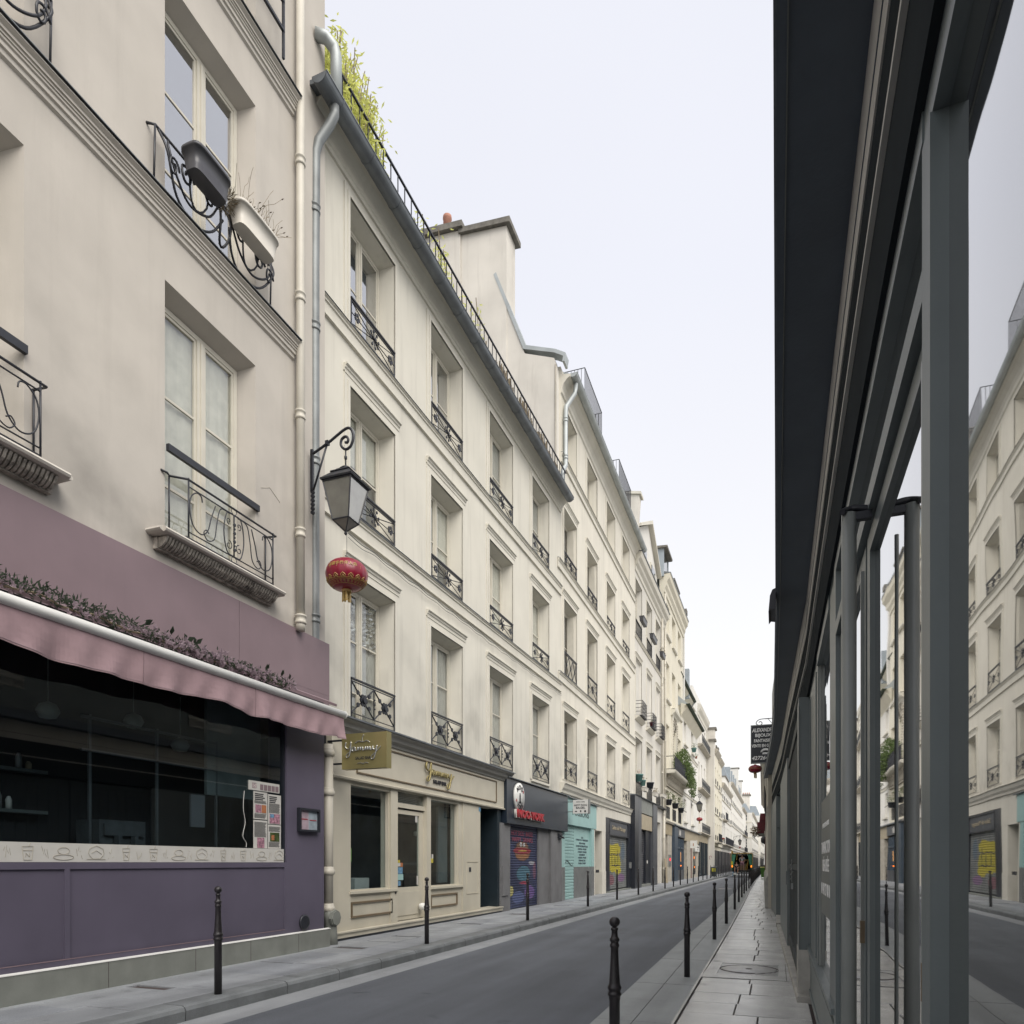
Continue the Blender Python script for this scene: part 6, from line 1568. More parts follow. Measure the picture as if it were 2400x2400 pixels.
# ------------------------------------------------------------------ far left side
def far_house(label, x, y0, y1, ztop, m, cols, rows, group=None, mans=0, corn=True, z0=3.6, shopm='charcoal', balc=(), end=True, dorm=0):
    r = leftroot('apartment_building', x, y0, 0, label, 'building')
    ops = []
    W = (y1 - y0) / cols
    for i in range(cols):
        a = y0 + W * (i + .5)
        for (c, d) in rows: ops.append((a - W * .22, a + W * .22, c, d, .16))
    wall(r, y0, y0 + .01, y1, z0, ztop, ops, m, 9, splay=.04, tops=.04)
    for (a, b, c, d, _) in ops: window(r, y0, a + .04, b - .04, c + .01, d - .04, .12, rows=2, back='interior2', gl='glass_far', panes=False, fm='white'); railing(r, y0, a, b, c + .02, .6, 'bars', y=-.03, m='iron_grey')
    MB(y0).box(y0 + .01, y1, .15, 9, .1, z0).build('ground_floor_wall', m, r)
    n = max(1, int((y1 - y0) / 5))
    for i in range(n):
        a = y0 + (y1 - y0) * (i + .1) / n; b = y0 + (y1 - y0) * (i + .9) / n
        MB(y0).box(a, b, .02, .15, .2, z0 - .5).build('shop_opening', shopm, r)
    for (c, d) in rows: MB(y0).prism([(0, c - .1), (-.12, c - .12), (-.12, c - .22), (0, c - .3)], y0 + .01, y1).build('string_course', 'trim', r)
    if corn: MB(y0).prism([(0, ztop - .6), (-.1, ztop - .5), (-.35, ztop - .15), (-.4, ztop), (0, ztop + .1)], y0, y1 + .1).build('eaves_cornice', 'stone', r)
    for (z, a, b) in balc:
        MB(y0).prism([(0, z), (-.5, z), (-.5, z - .1), (0, z - .2)], a, b).build('balcony_slab', 'stone', r)
        mb = MB(y0)
        mb.bar((a, -.47, z + .95), (b, -.47, z + .95), .025); mb.bar((a, -.47, z + .08), (b, -.47, z + .08), .02)
        k = a
        while k < b: mb.bar((k, -.47, z), (k, -.47, z + .95), .014); k += .22
        mb.build('balcony_railing', 'iron', r)
    if mans:
        MB(y0).prism([(.2, ztop), (1.4, ztop + mans), (8, ztop + mans + .6), (8, ztop)], y0 + .3, y1 - .2).build('mansard_roof', 'slate', r)
        for i in range(dorm):
            a = y0 + (y1 - y0) * (i + .5) / dorm
            MB(y0).box(a - .7, a + .7, .25, 2.2, ztop, ztop + mans * .8).build('dormer', 'slate', r); MB(y0).box(a - .5, a + .5, .22, .25, ztop + .3, ztop + mans * .7).build('dormer_window', 'glass_far', r)
    return r
R3 = [(4.3, 6.3), (7.6, 9.8), (11.0, 13.0)]
far_house('slim beige house right after the bare end wall, with window flowers', -6.85, 87.1, 92.8, 15.0, 'stucco5', 2, R3, balc=((4.1, 87.3, 92.6),))
far_house('slim yellowish house with a grey rain pipe', -6.82, 92.8, 98.3, 14.7, 'stucco5', 2, [(4.3, 6.4), (7.4, 9.6), (10.8, 12.8)])
far_house('wide white house with a low cornice and iron balconies above the truck', -6.8, 98.3, 118.0, 12.2, 'stucco6', 6, [(4.3, 6.6), (7.6, 9.3), (10.2, 11.5)], balc=((4.1, 99, 117.6), (7.4, 99, 104)))
ah = far_house('long white house with a slate roof full of dormers', -6.8, 118.0, 158.0, 14.4, 'stucco6', 10, [(4.2, 6.6), (7.8, 9.8), (11.2, 13.2)], mans=3.4, dorm=7)
for (x0, x1, z0, z1, mm) in ((98.8, 100.2, 12.3, 15.9, 'slate'), (92.9, 93.8, 14.8, 16.2, 'party'), (110.5, 117.9, 12.3, 14.4, 'stucco6'), (96.0, 97.2, 14.8, 16.4, 'party')):
    g = empty('chimney_wall', (-7.2, x0, 0), LR, {98.8: 'pale blue grey end wall above the wide white house', 92.9: 'thin rendered chimney over the slim beige house', 110.5: 'white set back attic of the wide white house', 96.0: 'square chimney behind the slim yellowish house'}[x0], 'chimney')
    MB().box(0, x1 - x0, 0, 3.5, z0, z1).build('chimney_stack', mm, g); MB().box(-.1, x1 - x0 + .1, -.15, 3.6, z1, z1 + .18).build('stack_cap', 'cement', g)
for (yy, zt, hw, lab) in ((141, 19.4, 1.5, 'white chimney block topped with terracotta pots above the dormers'), (156, 18.6, 1.3, 'second smaller chimney block beyond the dormers')):
    g = empty('chimney_wall', (-7.2, yy, 0), 0, lab, 'chimney'); MB().box(-hw * 1.6, .4, 0, 1.2, 14, zt).build('chimney_stack', 'stucco6', g); MB().box(-hw * 1.6 - .1, .6, -.1, 1.3, zt, zt + .2).build('stack_cap', 'cement', g)
far_house('slender house with small balconies before the corner block', -6.8, 158.2, 176.5, 13.3, 'stucco6', 4, [(4.2, 6.6), (7.8, 9.8)], balc=((7.6, 159, 176), (4.0, 159, 176)))
# corner block whose end wall faces down the street
cb = far_house('tall white corner block standing forward in the street with a slate mansard', -5.4, 177.0, 238.0, 13.4, 'stucco6', 12, [(4.4, 6.4), (7.6, 9.6), (10.6, 12.4)], mans=2.2)
for z in (4.0, 7.4, 11.0): MB(177).box(176.94, 177.0, 0, 3.2, z, z + .25).build('string_course', 'trim', cb)
for z in (1.6, 5.2, 8.4, 11.6):
    w_ = MB(177); w_.box(176.93, 176.99, 1.15, 1.95, z, z + 2.0); w_.build('end_window', 'glass_far', cb)
    w_ = MB(177); w_.box(176.90, 176.93, 1.52, 1.58, z, z + 2.0); w_.box(176.90, 176.93, 1.15, 1.95, z + .65, z + .71); w_.box(176.90, 176.93, 1.15, 1.95, z + 1.3, z + 1.36); w_.build('window_bars', 'white', cb)
MB(177).box(177.6, 179.4, .6, 3.0, 13.5, 17.5).build('chimney_stack', 'party', cb); MB(177).box(177.4, 179.6, .3, 3.4, 17.5, 17.8).build('stack_cap', 'cement', cb)
for k in range(6): MB().lathe([(.14, 0), (.12, .5), (.001, .5)], 8).build('chimney_pot', 'terracotta', cb, (178.5 - 177, .7 + k * .45, 17.8))
far_house('pale distant house behind the corner block', -4.7, 238.0, 300.0, 16.5, 'stucco6', 10, [(4.4, 6.6), (8.0, 10.2), (11.4, 13.4)], mans=3)
fh = empty('apartment_building', (-4.2, 330, 0), 0, 'farthest white house closing the end of the street', 'building')
MB().box(-6, 6, 0, 10, .0, 18).build('wall', 'stucco6', fh)
for i in range(6):
    for z in (2.5, 6, 9.5, 13): MB().box(-5.5 + i * 1.9, -4.7 + i * 1.9, -.05, 0, z, z + 1.9).build('window', 'glass_far', fh)
MB().box(-6, 6, -.5, 0, 5.4, 5.6).build('balcony_slab', 'stone', fh)

# ================================================================== RIGHT SIDE (world axes; the wall line bends gently)
WALL_R = [(-4, .33), (8.8, .33), (13.8, .21), (18.5, .12), (22, .0), (25.9, -.14), (28, -.2)]
EAVE_R = [(-4, .0), (8.6, .0), (12, -.02), (15.6, -.045), (18.5, -.115), (22.5, -.25), (27, -.43), (28, -.46)]
YR = [-4, 0, 3, 6, 8.8, 11, 13.8, 15.6, 17, 18.5, 20, 22, 24, 25.9, 27]
def sweepR(prof, ys, f, o=(0, 0), cap=True):
    mb = MB(o[0], o[1]); n = len(prof)
    vs = [(f(y) + p, y, z) for y in ys for p, z in prof]
    fs = [(k * n + i, k * n + (i + 1) % n, (k + 1) * n + (i + 1) % n, (k + 1) * n + i) for k in range(len(ys) - 1) for i in range(n)]
    fs += [tuple(range(n)), tuple(range((len(ys) - 1) * n, len(ys) * n))]
    mb._a(vs, fs); return mb
WR = lambda y: lerp(WALL_R, y)
ER = lambda y: lerp(EAVE_R, y)
rb = empty('shop_building', (.33, 0, 0), 0, 'dark slate painted building at the right edge with a deep overhanging ledge', 'building')
O = (.33, 0)
sweepR([(0.02, 3.5), (0.02, 7.6), (7, 7.6), (7, 3.5)], YR, WR, O).build('wall', 'right', rb)  # unseen upper part kept low so more light reaches the street
sweepR([(.45, -.1), (.45, 3.5), (7, 3.5), (7, -.1)], [-4, 2.0], WR, O).build('wall_core', 'rightdark', rb)
sweepR([(.55, -.1), (.55, 3.5), (7, 3.5), (7, -.1)], YR[1:], WR, O).build('wall_core', 'rightdark', rb)
# overhanging ledge: front board, soffit boards and capping
sweepR([(0, 4.60), (0, 4.78), (.035, 4.78), (.035, 4.60)], YR, ER, O).build('ledge_board', 'rightdark', rb)
mb = sweepR([(.036, 4.615), (.036, 4.72), (.40, 4.72), (.40, 4.615)], YR, ER, O); mb.build('ledge_soffit', 'rightdark', rb)
sweepR([(-.012, 4.781), (-.012, 4.80), (.4, 4.86), (.4, 4.781)], YR, ER, O).build('ledge_capping', 'zinc_dark', rb)
sweepR([(.0355, 4.604), (.0355, 4.612), (.041, 4.612), (.041, 4.604)], YR, ER, O).build('drip_bead', 'alu', rb)
# wall zone under the ledge: worn pale fascia, dark board, bead, lintel board
sweepR([(-.012, 4.21), (-.012, 4.60), (.02, 4.60), (.02, 4.21)], YR, WR, O).build('pale_fascia', 'rightlight', rb)
sweepR([(-.016, 4.33), (-.016, 4.338), (-.012, 4.338), (-.012, 4.33)], YR, WR, O).build('fascia_groove', 'rightdark', rb)
sweepR([(-.006, 3.90), (-.006, 4.205), (.02, 4.205), (.02, 3.90)], YR, WR, O).build('dark_board', 'rightblack', rb)
sweepR([(-.022, 3.865), (-.022, 3.89), (.02, 3.895), (.02, 3.865)], YR, WR, O).build('bead', 'rightlight', rb)
sweepR([(-.004, 3.50), (-.004, 3.86), (.02, 3.86), (.02, 3.50)], YR, WR, O).build('lintel_board', 'rightblack', rb)
for (a, b) in ((3, 4.6), (9, 10.6), (15, 16.6)):
    for z in (5.3,): MB(.33, 0).box(WR((a + b) / 2) - .005, WR((a + b) / 2) + .03, a, b, z, z + 2).build('window', 'glass_far', rb)
# small hooded lamp fixed to the ledge
g = empty('ledge_lamp', (-.01, 8.6, 4.6), 0, 'small dark hooded floodlight sticking out from the ledge of the right building', 'lamp')
mb = MB(); mb.prism([(0, .06), (-.035, .045), (-.06, -.02), (-.075, -.20), (-.05, -.17), (0, -.18)], -.15, .30, 'y'); mb.build('lamp_hood', 'iron', g); MB().box(-.005, .12, -.02, .16, .04, .09).build('lamp_arm', 'iron', g)

# glazed shopfront nearest to the camera
s = empty('shopfront', (.35, 0, 0), 0, 'slate framed glazed shopfront reflecting the street at the right edge', 'shopfront'); O = (.35, 0)
def rbx(x0, x1, y0, y1, z0, z1, name, m='right', par=None): return MB(*O).box(x0, x1, y0, y1, z0, z1).build(name, m, par or s)
# door leaf zone y 2.0..4.9, fixed windows 4.9..8.8
rbx(.36, .44, 5.0, 8.8, .05, .62, 'stall_riser'); rbx(.345, .36, 5.05, 8.75, .12, .17, 'riser_moulding'); rbx(.345, .36, 5.05, 8.75, .50, .55, 'riser_moulding')
rbx(.325, .44, 5.0, 8.8, .622, .66, 'window_sill')
for (a, b) in ((7.08, 8.79), (5.0, 5.52)): rbx(.355, .43, a, b, .662, 3.5, 'mullion')
rbx(.345, .43, 4.86, 5.0, .05, 3.5, 'mullion')
rbx(.345, .354, 7.3, 7.34, .7, 3.4, 'mullion_bead'); rbx(.345, .354, 8.5, 8.54, .7, 3.4, 'mullion_bead')
rbx(.345, .43, 5.52, 7.08, 3.40, 3.5, 'window_head')
for (a, b) in ((5.52, 7.08),):
    place(MB().box(0, .006, 0, b - a, 0, 2.74).mesh('window_pane', 'glass_right'), 'window_pane', s, (.385 - .35, a, .66))
    f = MB(*O); f.box(.362, .384, a, a + .03, .662, 3.4); f.box(.362, .384, b - .03, b, .662, 3.4); f.build('glazing_bead', 'alu', s)
# poster in the first window
p = rbx(.380, .3835, 5.62, 7.04, 1.16, 2.14, 'poster', 'postergrey')
def rtext(t, size, y, z, w, m='paper', x=.3785): return text(t, size, m, s, (x - .35, y, z), width=w, depth=.001, rot=(pi / 2, 0, -pi / 2), name='poster_lettering', bold=.002)
rtext('TRANSACTION', .14, 6.4, 1.68, 1.1, 'signwhite'); rtext('RÉALISÉE', .14, 6.4, 1.53, .8, 'signwhite'); rtext('01 40 27 00 86', .14, 6.4, 1.33, 1.15, 'signwhite'); rtext('BOUTIQUE A LOUER', .05, 6.4, 1.9, .8, 'signwhite')
# door with its tall tubular handle
rbx(.345, .44, 2.05, 4.86, 3.02, 3.10, 'transom'); rbx(.345, .43, 2.05, 4.86, 3.42, 3.5, 'door_head')
place(MB().box(0, .006, 0, 2.81, 0, .32).mesh('transom_pane', 'glass_right'), 'transom_pane', s, (.04, 2.05, 3.10))
for (a, b) in ((3.50, 4.86), (2.05, 3.44)):
    d_ = empty('glass_door'); d_.parent = s; d_.location = (.02, a, .06)
    f = MB(); W = b - a
    f.box(0, .05, 0, .09, 0, 2.94); f.box(0, .05, W - .09, W, 0, 2.94); f.box(0, .05, .09, W - .09, 0, .5); f.box(0, .05, .09, W - .09, 2.86, 2.94); f.box(-.012, 0, .12, W - .12, .08, .42)
    f.build('door_frame', 'right', d_); MB().box(.02, .028, .09, W - .09, .5, 2.86).build('door_pane', 'glass_right', d_)
    MB().box(-.012, .0, .075, .09, .5, 2.86).build('door_bead', 'alu', d_)
    mb = MB(); mb.box(-.018, 0, .03, .06, 1.18, 1.28); mb.build('lock_plate', 'bronze', d_)
ph = MB(*O); ph.tube([(.277, 3.20, .03), (.277, 3.20, 3.02)], .0285, 20); ph.build('tubular_pull_handle', 'alu', s)
ph = MB(*O); ph.tube(smooth_path([(.250, 3.17, 3.02), (.277, 3.20, 3.04), (.31, 3.20, 3.04), (.36, 3.20, 3.03)], 5), .013, 8); ph.box(.252, .36, 3.185, 3.215, 2.99, 3.02); ph.build('handle_bracket', 'iron', s)
ph = MB(*O); ph.tube([(.30, 3.42, .1), (.30, 3.42, 3.0)], .008, 6); ph.build('handle_rod', 'alu', s)
rbx(.35, .44, -3.0, 2.05, .05, .6, 'stall_riser'); rbx(.35, .44, -3.0, 2.05, 3.4, 3.5, 'window_head')
for a in (-2.9, -1.2, .4, 1.95): rbx(.345, .43, a, a + .1, .6, 3.4, 'mullion')
place(MB().box(0, .006, 0, 4.9, 0, 2.8).mesh('window_pane', 'glass_right'), 'window_pane', s, (.035, -2.95, .6))

# pillar with worn foot
pl = empty('pillar', (.3, 9.1, 0), 0, 'slate painted pillar with chipped plaster foot between the glass shopfront and the dark gate', 'pillar')
MB(.3, 9.1).box(.24, .60, 8.82, 9.40, .60, 3.499).build('shaft', 'right', pl)
mb = MB(.3, 9.1); mb.prism([(.232, 8.80), (.60, 8.80), (.60, 9.42), (.232, 9.42)], .03, .60, 'z'); mb.build('worn_foot', 'step', pl)
mb = MB(.3, 9.1); mb.box(.235, .24, 8.79, 8.80, .62, 3.4); mb.build('chipped_edge', 'step', pl)
# dark double gate with chain
gt = empty('gate', (.3, 11.6, 0), 0, 'green black double gate held by a chain and padlock', 'gate'); O2 = (.3, 11.6)
for (a, b) in ((9.42, 11.58), (11.62, 13.78)):
    xx = .36 - .0
    leaf_ = empty('gate_leaf'); leaf_.parent = gt; leaf_.location = (0, 0, 0)
    n = 9
    for k in range(n):
        ya = a + (b - a) * k / n; xx = .272 - .012 * (ya - 9.4); MB(*O2).box(xx, xx + .05, ya + .004, a + (b - a) * (k + 1) / n - .004, .12, 3.45).build('gate_plank', 'darkdoor', leaf_)
    for (z0, z1) in ((.2, .34), (1.5, 1.58), (3.3, 3.44)):
        xa_, xb_ = .262 - .012 * (a - 9.4), .262 - .012 * (b - 9.4); MB(*O2).prism([(xa_ - .012, a), (xa_ + .02, a), (xb_ + .02, b), (xb_ - .012, b)], z0, z1, 'z').build('gate_rail', 'darkdoor', leaf_)
MB(*O2).box(.34, .40, 9.4, 13.8, .05, 3.5).build('gate_backing', 'black', gt)
cn = MB(*O2)
for k in range(9):
    yy = 11.6 + .06 * sin(k * .8); zz = 1.62 - .035 * k
    cn.tube([(.215 + (.02 * sin(t * pi / 4) if k % 2 else 0), yy + .016 * cos(t * pi / 4), zz + .026 * sin(t * pi / 4)) for t in range(8)], .006, 5, closed=True)
cn.box(.205, .235, 11.57, 11.63, 1.20, 1.29); cn.build('chain_and_padlock', 'steel', gt)
# wall between gate and niche, niche, last stretch
w2 = empty('wall_panel', (.15, 16, 0), 0, 'slate painted wall with a mail slot between the dark gate and the niche', 'wall'); O2 = (.15, 16)
sweepR([(-.03, .05), (-.03, 3.499), (.5, 3.499), (.5, .05)], [13.8, 15, 16.5, 18.5], WR, O2).build('wall_face', 'right', w2)
MB(*O2).box(WR(14.2) - .036, WR(14.2) - .03, 14.0, 14.35, 1.2, 1.45).build('mail_slot', 'rightdark', w2)
nc = empty('niche', (.1, 20, 0), 0, 'recessed slate niche with a pale stone threshold', 'doorway'); O2 = (.1, 20)
MB(*O2).box(.40, .6, 18.5, 21.5, .05, 3.499).build('niche_back', 'right', nc); MB(*O2).box(WR(20) - .08, .45, 18.52, 21.48, .03, .13).build('threshold', 'step', nc)
MB(*O2).box(.0, .4, 21.3, 21.5, 2.6, 2.66).build('niche_shelf', 'right', nc)
sweepR([(-.03, .05), (-.03, 3.499), (.5, 3.499), (.5, .05)], [21.5, 23, 25.9], WR, O2).build('niche_jamb', 'right', nc)
stp = empty('stone_step', (.2, 11, 0), 0, 'long pale stone kerb step along the foot of the right wall', 'step')
y = 8.6
while y < 18.4:
    L_ = random.uniform(1.2, 1.8); b = min(y + L_ - .01, 18.5)
    sweepR([(-.115, .02), (-.115, .085), (-.10, .10), (.3, .105), (.3, .02)], [y, b], WR, (.2, 11)).build('step_stone', 'step', stp); y += L_

# cream house further along on the right
CW = lambda y: lerp([(25.9, -.27), (35, -.42), (49, -.66), (51, -.7)], y)
ys = [25.9, 30, 35, 40, 45, 50]
cr = empty('cream_house', (-.27, 25.9, 0), 0, 'cream rendered house with bulging stone foot beyond the slate building on the right', 'building'); O2 = (-.27, 25.9)
sweepR([(0, .04), (0, 5.5), (7, 5.5), (7, .04)], ys, CW, O2).build('wall', 'cream_r', cr)
sweepR([(-.10, .04), (-.10, .95), (-.05, 1.1), (0, 1.15), (.0, .04)], ys, CW, O2).build('stone_foot', 'step', cr)
sweepR([(0, 5.0), (-.05, 5.05), (-.08, 5.18), (-.16, 5.25), (-.20, 5.36), (-.27, 5.42), (-.27, 5.5), (0, 5.55)], ys, CW, O2).build('cornice', 'trim1', cr)
sweepR([(0, 3.3), (-.05, 3.34), (-.05, 3.5), (0, 3.55)], ys, CW, O2).build('string_course', 'trim1', cr)
gr = MB(*O2)
for k in range(9): gr.box(CW(33) - .09, CW(33) - .06, 31 + k * .5, 31.08 + k * .5, 3.75, 4.75)
gr.box(CW(33) - .09, CW(33) - .06, 31, 35.1, 3.75, 3.82); gr.box(CW(33) - .09, CW(33) - .06, 31, 35.1, 4.68, 4.75); gr.build('window_grille', 'iron', cr)
# last houses on the right
for (y0, y1, xw, m, lab, zt) in ((50.2, 78, -.66, 'cream_r', 'plain right hand house behind the maroon awning', 5.5), (78.2, 130, -1.02, 'stucco6', 'distant right hand house beyond the green bin', 6.5), (130.2, 330, -1.15, 'stucco4', 'farthest right hand row of houses', 7)):
    g = empty('house', (xw, y0, 0), 0, lab, 'building'); MB(xw, y0).box(xw, xw + 7, y0, y1, .03, zt).build('wall', m, g); MB(xw, y0).box(xw - .1, xw, y0, y1, 3.5, 3.7).build('string_course', 'trim', g)
aw2 = empty('awning', (-.68, 51, 3.6), 0, 'dark red box awning with flowers on the right hand side far off', 'awning')
MB().prism([(-.0, 0), (-.55, 0), (-.55, .75), (0, .75)], 0, 3.4, 'y').build('awning_box', 'maroon', aw2); MB().prism([(0, .78), (-.42, .78), (-.36, 1.35), (0, 1.35)], .2, 4, 'y').build('upper_awning', 'maroon', aw2); MB().box(-.5, .0, .05, 3.3, -.12, -.01).build('awning_floor', 'plinth', aw2)
lf = MB(); leafball(lf, (-.62, 1.0, .15), .32, 1.5, .35, 420, .05, .16, hollow=.0); lf.build('flowers', 'dry', aw2)
MB().box(-.07, .0, .2, 3.2, -3.3, -.2).build('maroon_post', 'maroon', aw2)
dl = empty('hanging_lamp', (-.95, 70, 3.3), 0, 'dark bowl shaped lamp hanging at the far right wall', 'lamp'); MB().lathe([(.08, 0), (.42, .2), (.42, .6), (.2, .8), (.001, .85)], 12).build('lamp_bowl', 'iron', dl); MB().box(0, .3, -.03, .03, .7, .76).build('lamp_arm', 'iron', dl)
cafe = empty('cafe_terrace', (-1.9, 150, 0), 0, 'row of glowing orange cafe lights low at the far end of the street', 'terrace')
for k in range(7): MB().box(.0 + k * .13, .1 + k * .13, 0, .3, 2.5 + .1 * (k % 2), 2.7 + .1 * (k % 2)).build('cafe_light', 'amber', cafe)
MB().box(-.2, 1.0, .3, 1.0, 2.8, 3.0).build('terrace_canopy', 'dry', cafe)

# ================================================================== STREET FURNITURE
bm0 = MB()
bm0.lathe([(.0405, 0), (.0395, .56), (.043, .575), (.043, .592), (.050, .60), (.052, .612), (.046, .622), (.044, .635), (.051, .648), (.052, .664), (.045, .674), (.041, .69), (.038, .74),
           (.031, .86), (.0285, .955), (.035, .965), (.036, .978), (.030, .988), (.030, 1.0), (.037, 1.010), (.037, 1.024), (.028, 1.034), (.0235, 1.05), (.022, 1.085), (.027, 1.09), (.027, 1.104), (.016, 1.112)], 24)
post_me = bm0.mesh('bollard_post', 'bollard')
ball_me = MB().lathe([(.001, -.04)] + [(.0405 * cos(a), .0405 * sin(a)) for a in [-1.2 + 2.4 * i / 10 for i in range(11)]] + [(.001, .0405)], 20).mesh('bollard_ball', 'bollard')
def bollard(x, y, z, label, group):
    g = empty('bollard', (x, y, z), 0, label, 'bollard', group)
    place(post_me, 'post', g); place(ball_me, 'ball_cap', g, (0, 0, 1.150)); return g
ordn = ['nearest', 'second', 'third', 'fourth', 'fifth', 'sixth', 'seventh', 'eighth', 'ninth', 'tenth']
Rb = [(-1.14, 5.28), (-1.17, 10.16), (-1.21, 15.35), (-1.23, 19.4), (-1.335, 25.4), (-1.43, 30.2), (-1.5, 34.4), (-1.57, 38.7), (-1.6, 42.3), (-1.62, 47.0)]
for i, (x, y) in enumerate(Rb): bollard(x, y, .006, '%s black bollard from the camera on the right hand granite band' % ordn[i], 'bollards along the right kerb')
y = 50.8
while y < 150: bollard(lerp(FLAG_R, y) - .10, y, .006, 'black bollard far off in the dense right hand row', 'bollards along the right kerb'); y += 3.9
Lb = [6.11, 11.4, 16.9, 23.0, 27.6, 32.2, 36.3, 40.4, 43.9, 47.2]
for i, y in enumerate(Lb): bollard(-5.86 if i else -5.77, y if i else 6.23, .152, '%s black bollard from the camera on the left pavement' % ordn[i], 'bollards along the left kerb')
y = 50.6
while y < 125: bollard(lerp(KERB_L, y) - .2, y, .152, 'black bollard far off on the left pavement', 'bollards along the left kerb'); y += 3.7 if y < 70 else 2.4

def wall_lantern(x, y, z, label, wallx, s=1.0, rot=0):
    """square four sided street lantern hung from a scrolled iron wall bracket; x,y,z = top of the glass box"""
    g = empty('street_lamp', (x, y, z), rot, label, 'street lamp')
    d = wallx - x                                   # towards the wall, negative x
    mb = MB()
    arm_z = .78 * s
    mb.tube(smooth_path([(d, 0, arm_z - .14 * s), (d * .5, 0, arm_z + .0), (-.02 * s, 0, arm_z + .16 * s), (.10 * s, 0, arm_z + .14 * s), (.15 * s, 0, arm_z + .0), (.10 * s, 0, arm_z - .14 * s), (-.0, 0, arm_z - .18 * s), (-.09 * s, 0, arm_z - .10 * s), (-.08 * s, 0, arm_z), (.0, 0, arm_z + .035 * s), (.05 * s, 0, arm_z - .02 * s), (.03 * s, 0, arm_z - .07 * s), (-.01 * s, 0, arm_z - .06 * s)], 6), .022 * s, 8)
    mb.tube([(d * .52, 0, arm_z + .0), (d * .92, 0, arm_z - .75 * s)], .017 * s, 8)
    mb.box(d - .0, d + .05 * s, -.02, .02, arm_z - .75 * s - .02, arm_z - .05 * s)
    mb.box(d * .52 - .03, d * .52 + .03, -.03, .03, arm_z - .035, arm_z + .035)
    for k in range(6): mb.disc((d + .04 * s, .02, arm_z - (.78 + .07 * k) * s), .035 * s, .04, n=8)
    mb.build('wall_bracket', 'iron', g)
    mb = MB(); mb.tube([(0, 0, arm_z - .18 * s), (0, 0, .30 * s)], .012 * s, 8)
    mb.lathe([(.012 * s, .50 * s), (.025 * s, .48 * s), (.025 * s, .44 * s), (.012 * s, .42 * s)], 10); mb.build('hanging_rod', 'iron', g)
    H = .62 * s; wt, wb = .27 * s, .155 * s
    tp = MB()
    def ring(w, z): return [(-w, -w, z), (w, -w, z), (w, w, z), (-w, w, z)]
    def frus(mb, w0, z0, w1, z1):
        mb._a(ring(w0, z0) + ring(w1, z1), [(0, 1, 5, 4), (1, 2, 6, 5), (2, 3, 7, 6), (3, 0, 4, 7), (0, 3, 2, 1), (4, 5, 6, 7)])
    frus(tp, wt * 1.10, 0, wt * 1.14, .025 * s); frus(tp, wt * 1.14, .025 * s, wt * .62, .17 * s); frus(tp, wt * .70, .17 * s, wt * .66, .19 * s); frus(tp, wt * .5, .19 * s, wt * .42, .24 * s)
    tp.lathe([(.10 * s, .24 * s), (.12 * s, .25 * s), (.06 * s, .30 * s), (.012 * s, .33 * s)], 14); tp.build('lamp_roof', 'iron', g)
    fr = MB()
    for (sx, sy) in ((-1, -1), (1, -1), (1, 1), (-1, 1)): fr.tube([(sx * wt, sy * wt, 0), (sx * wb, sy * wb, -H)], .013 * s, 4, smooth=False); fr.tube([(sx * wb, sy * wb, -H), (0, 0, -H - .17 * s)], .011 * s, 4, smooth=False)
    for (w, z) in ((wt, -.012 * s), (wb, -H)):
        R_ = ring(w, z); fr.tube(R_, .015 * s, 4, closed=True, smooth=False)
    fr.lathe([(.001, -.05 * s), (.028 * s, -.02 * s), (.02 * s, .01 * s), (.001, .03 * s)], 10, (0, 0, -H - .18 * s)); fr.build('lantern_frame', 'iron', g)
    for k in range(4):
        a = k * pi / 2
        def rot2(x_, y_): return (x_ * cos(a) - y_ * sin(a), x_ * sin(a) + y_ * cos(a))
        pm = MB(); w0, w1 = wt - .012 * s, wb - .006 * s
        q_ = [(*rot2(-w0, -w0 - .004), -.02 * s), (*rot2(w0, -w0 - .004), -.02 * s), (*rot2(w1, -w1 - .004), -H + .01 * s), (*rot2(-w1, -w1 - .004), -H + .01 * s)]
        pm._a(q_, [(0, 1, 2, 3)]); pm.build('lantern_pane', 'milkglass', g)
        pm = MB(); pm._a([(*rot2(-w1, -w1), -H - .01 * s), (*rot2(w1, -w1), -H - .01 * s), (0, 0, -H - .165 * s)], [(0, 1, 2)]); pm.build('lantern_pane', 'milkglass', g)
    bl = MB(); bl.lathe([(.02 * s, 0), (.12 * s, -.03 * s), (.13 * s, -.10 * s), (.05 * s, -.16 * s), (.001, -.17 * s)], 14); bl.build('lamp_reflector', 'white', g)
    return g
M['milkglass'] = mat('lantern_glass', (.20, .195, .17), .25, .15, 5)
M['milkglass'].node_tree.nodes['Principled BSDF'].inputs['Transmission Weight'].default_value = .25
wall_lantern(-6.79, 10.25, 7.95, 'black square street lantern on a curled bracket beside the grey rain pipe', -7.49, 1.0)
wall_lantern(-6.9, 70.0, 7.2, 'small distant street lantern on a curled bracket over the lower white house', -7.7, 1.0)
wall_lantern(-5.8, 126, 5.3, 'tiny far street lantern in front of the dormer house', -6.8, 1.0)

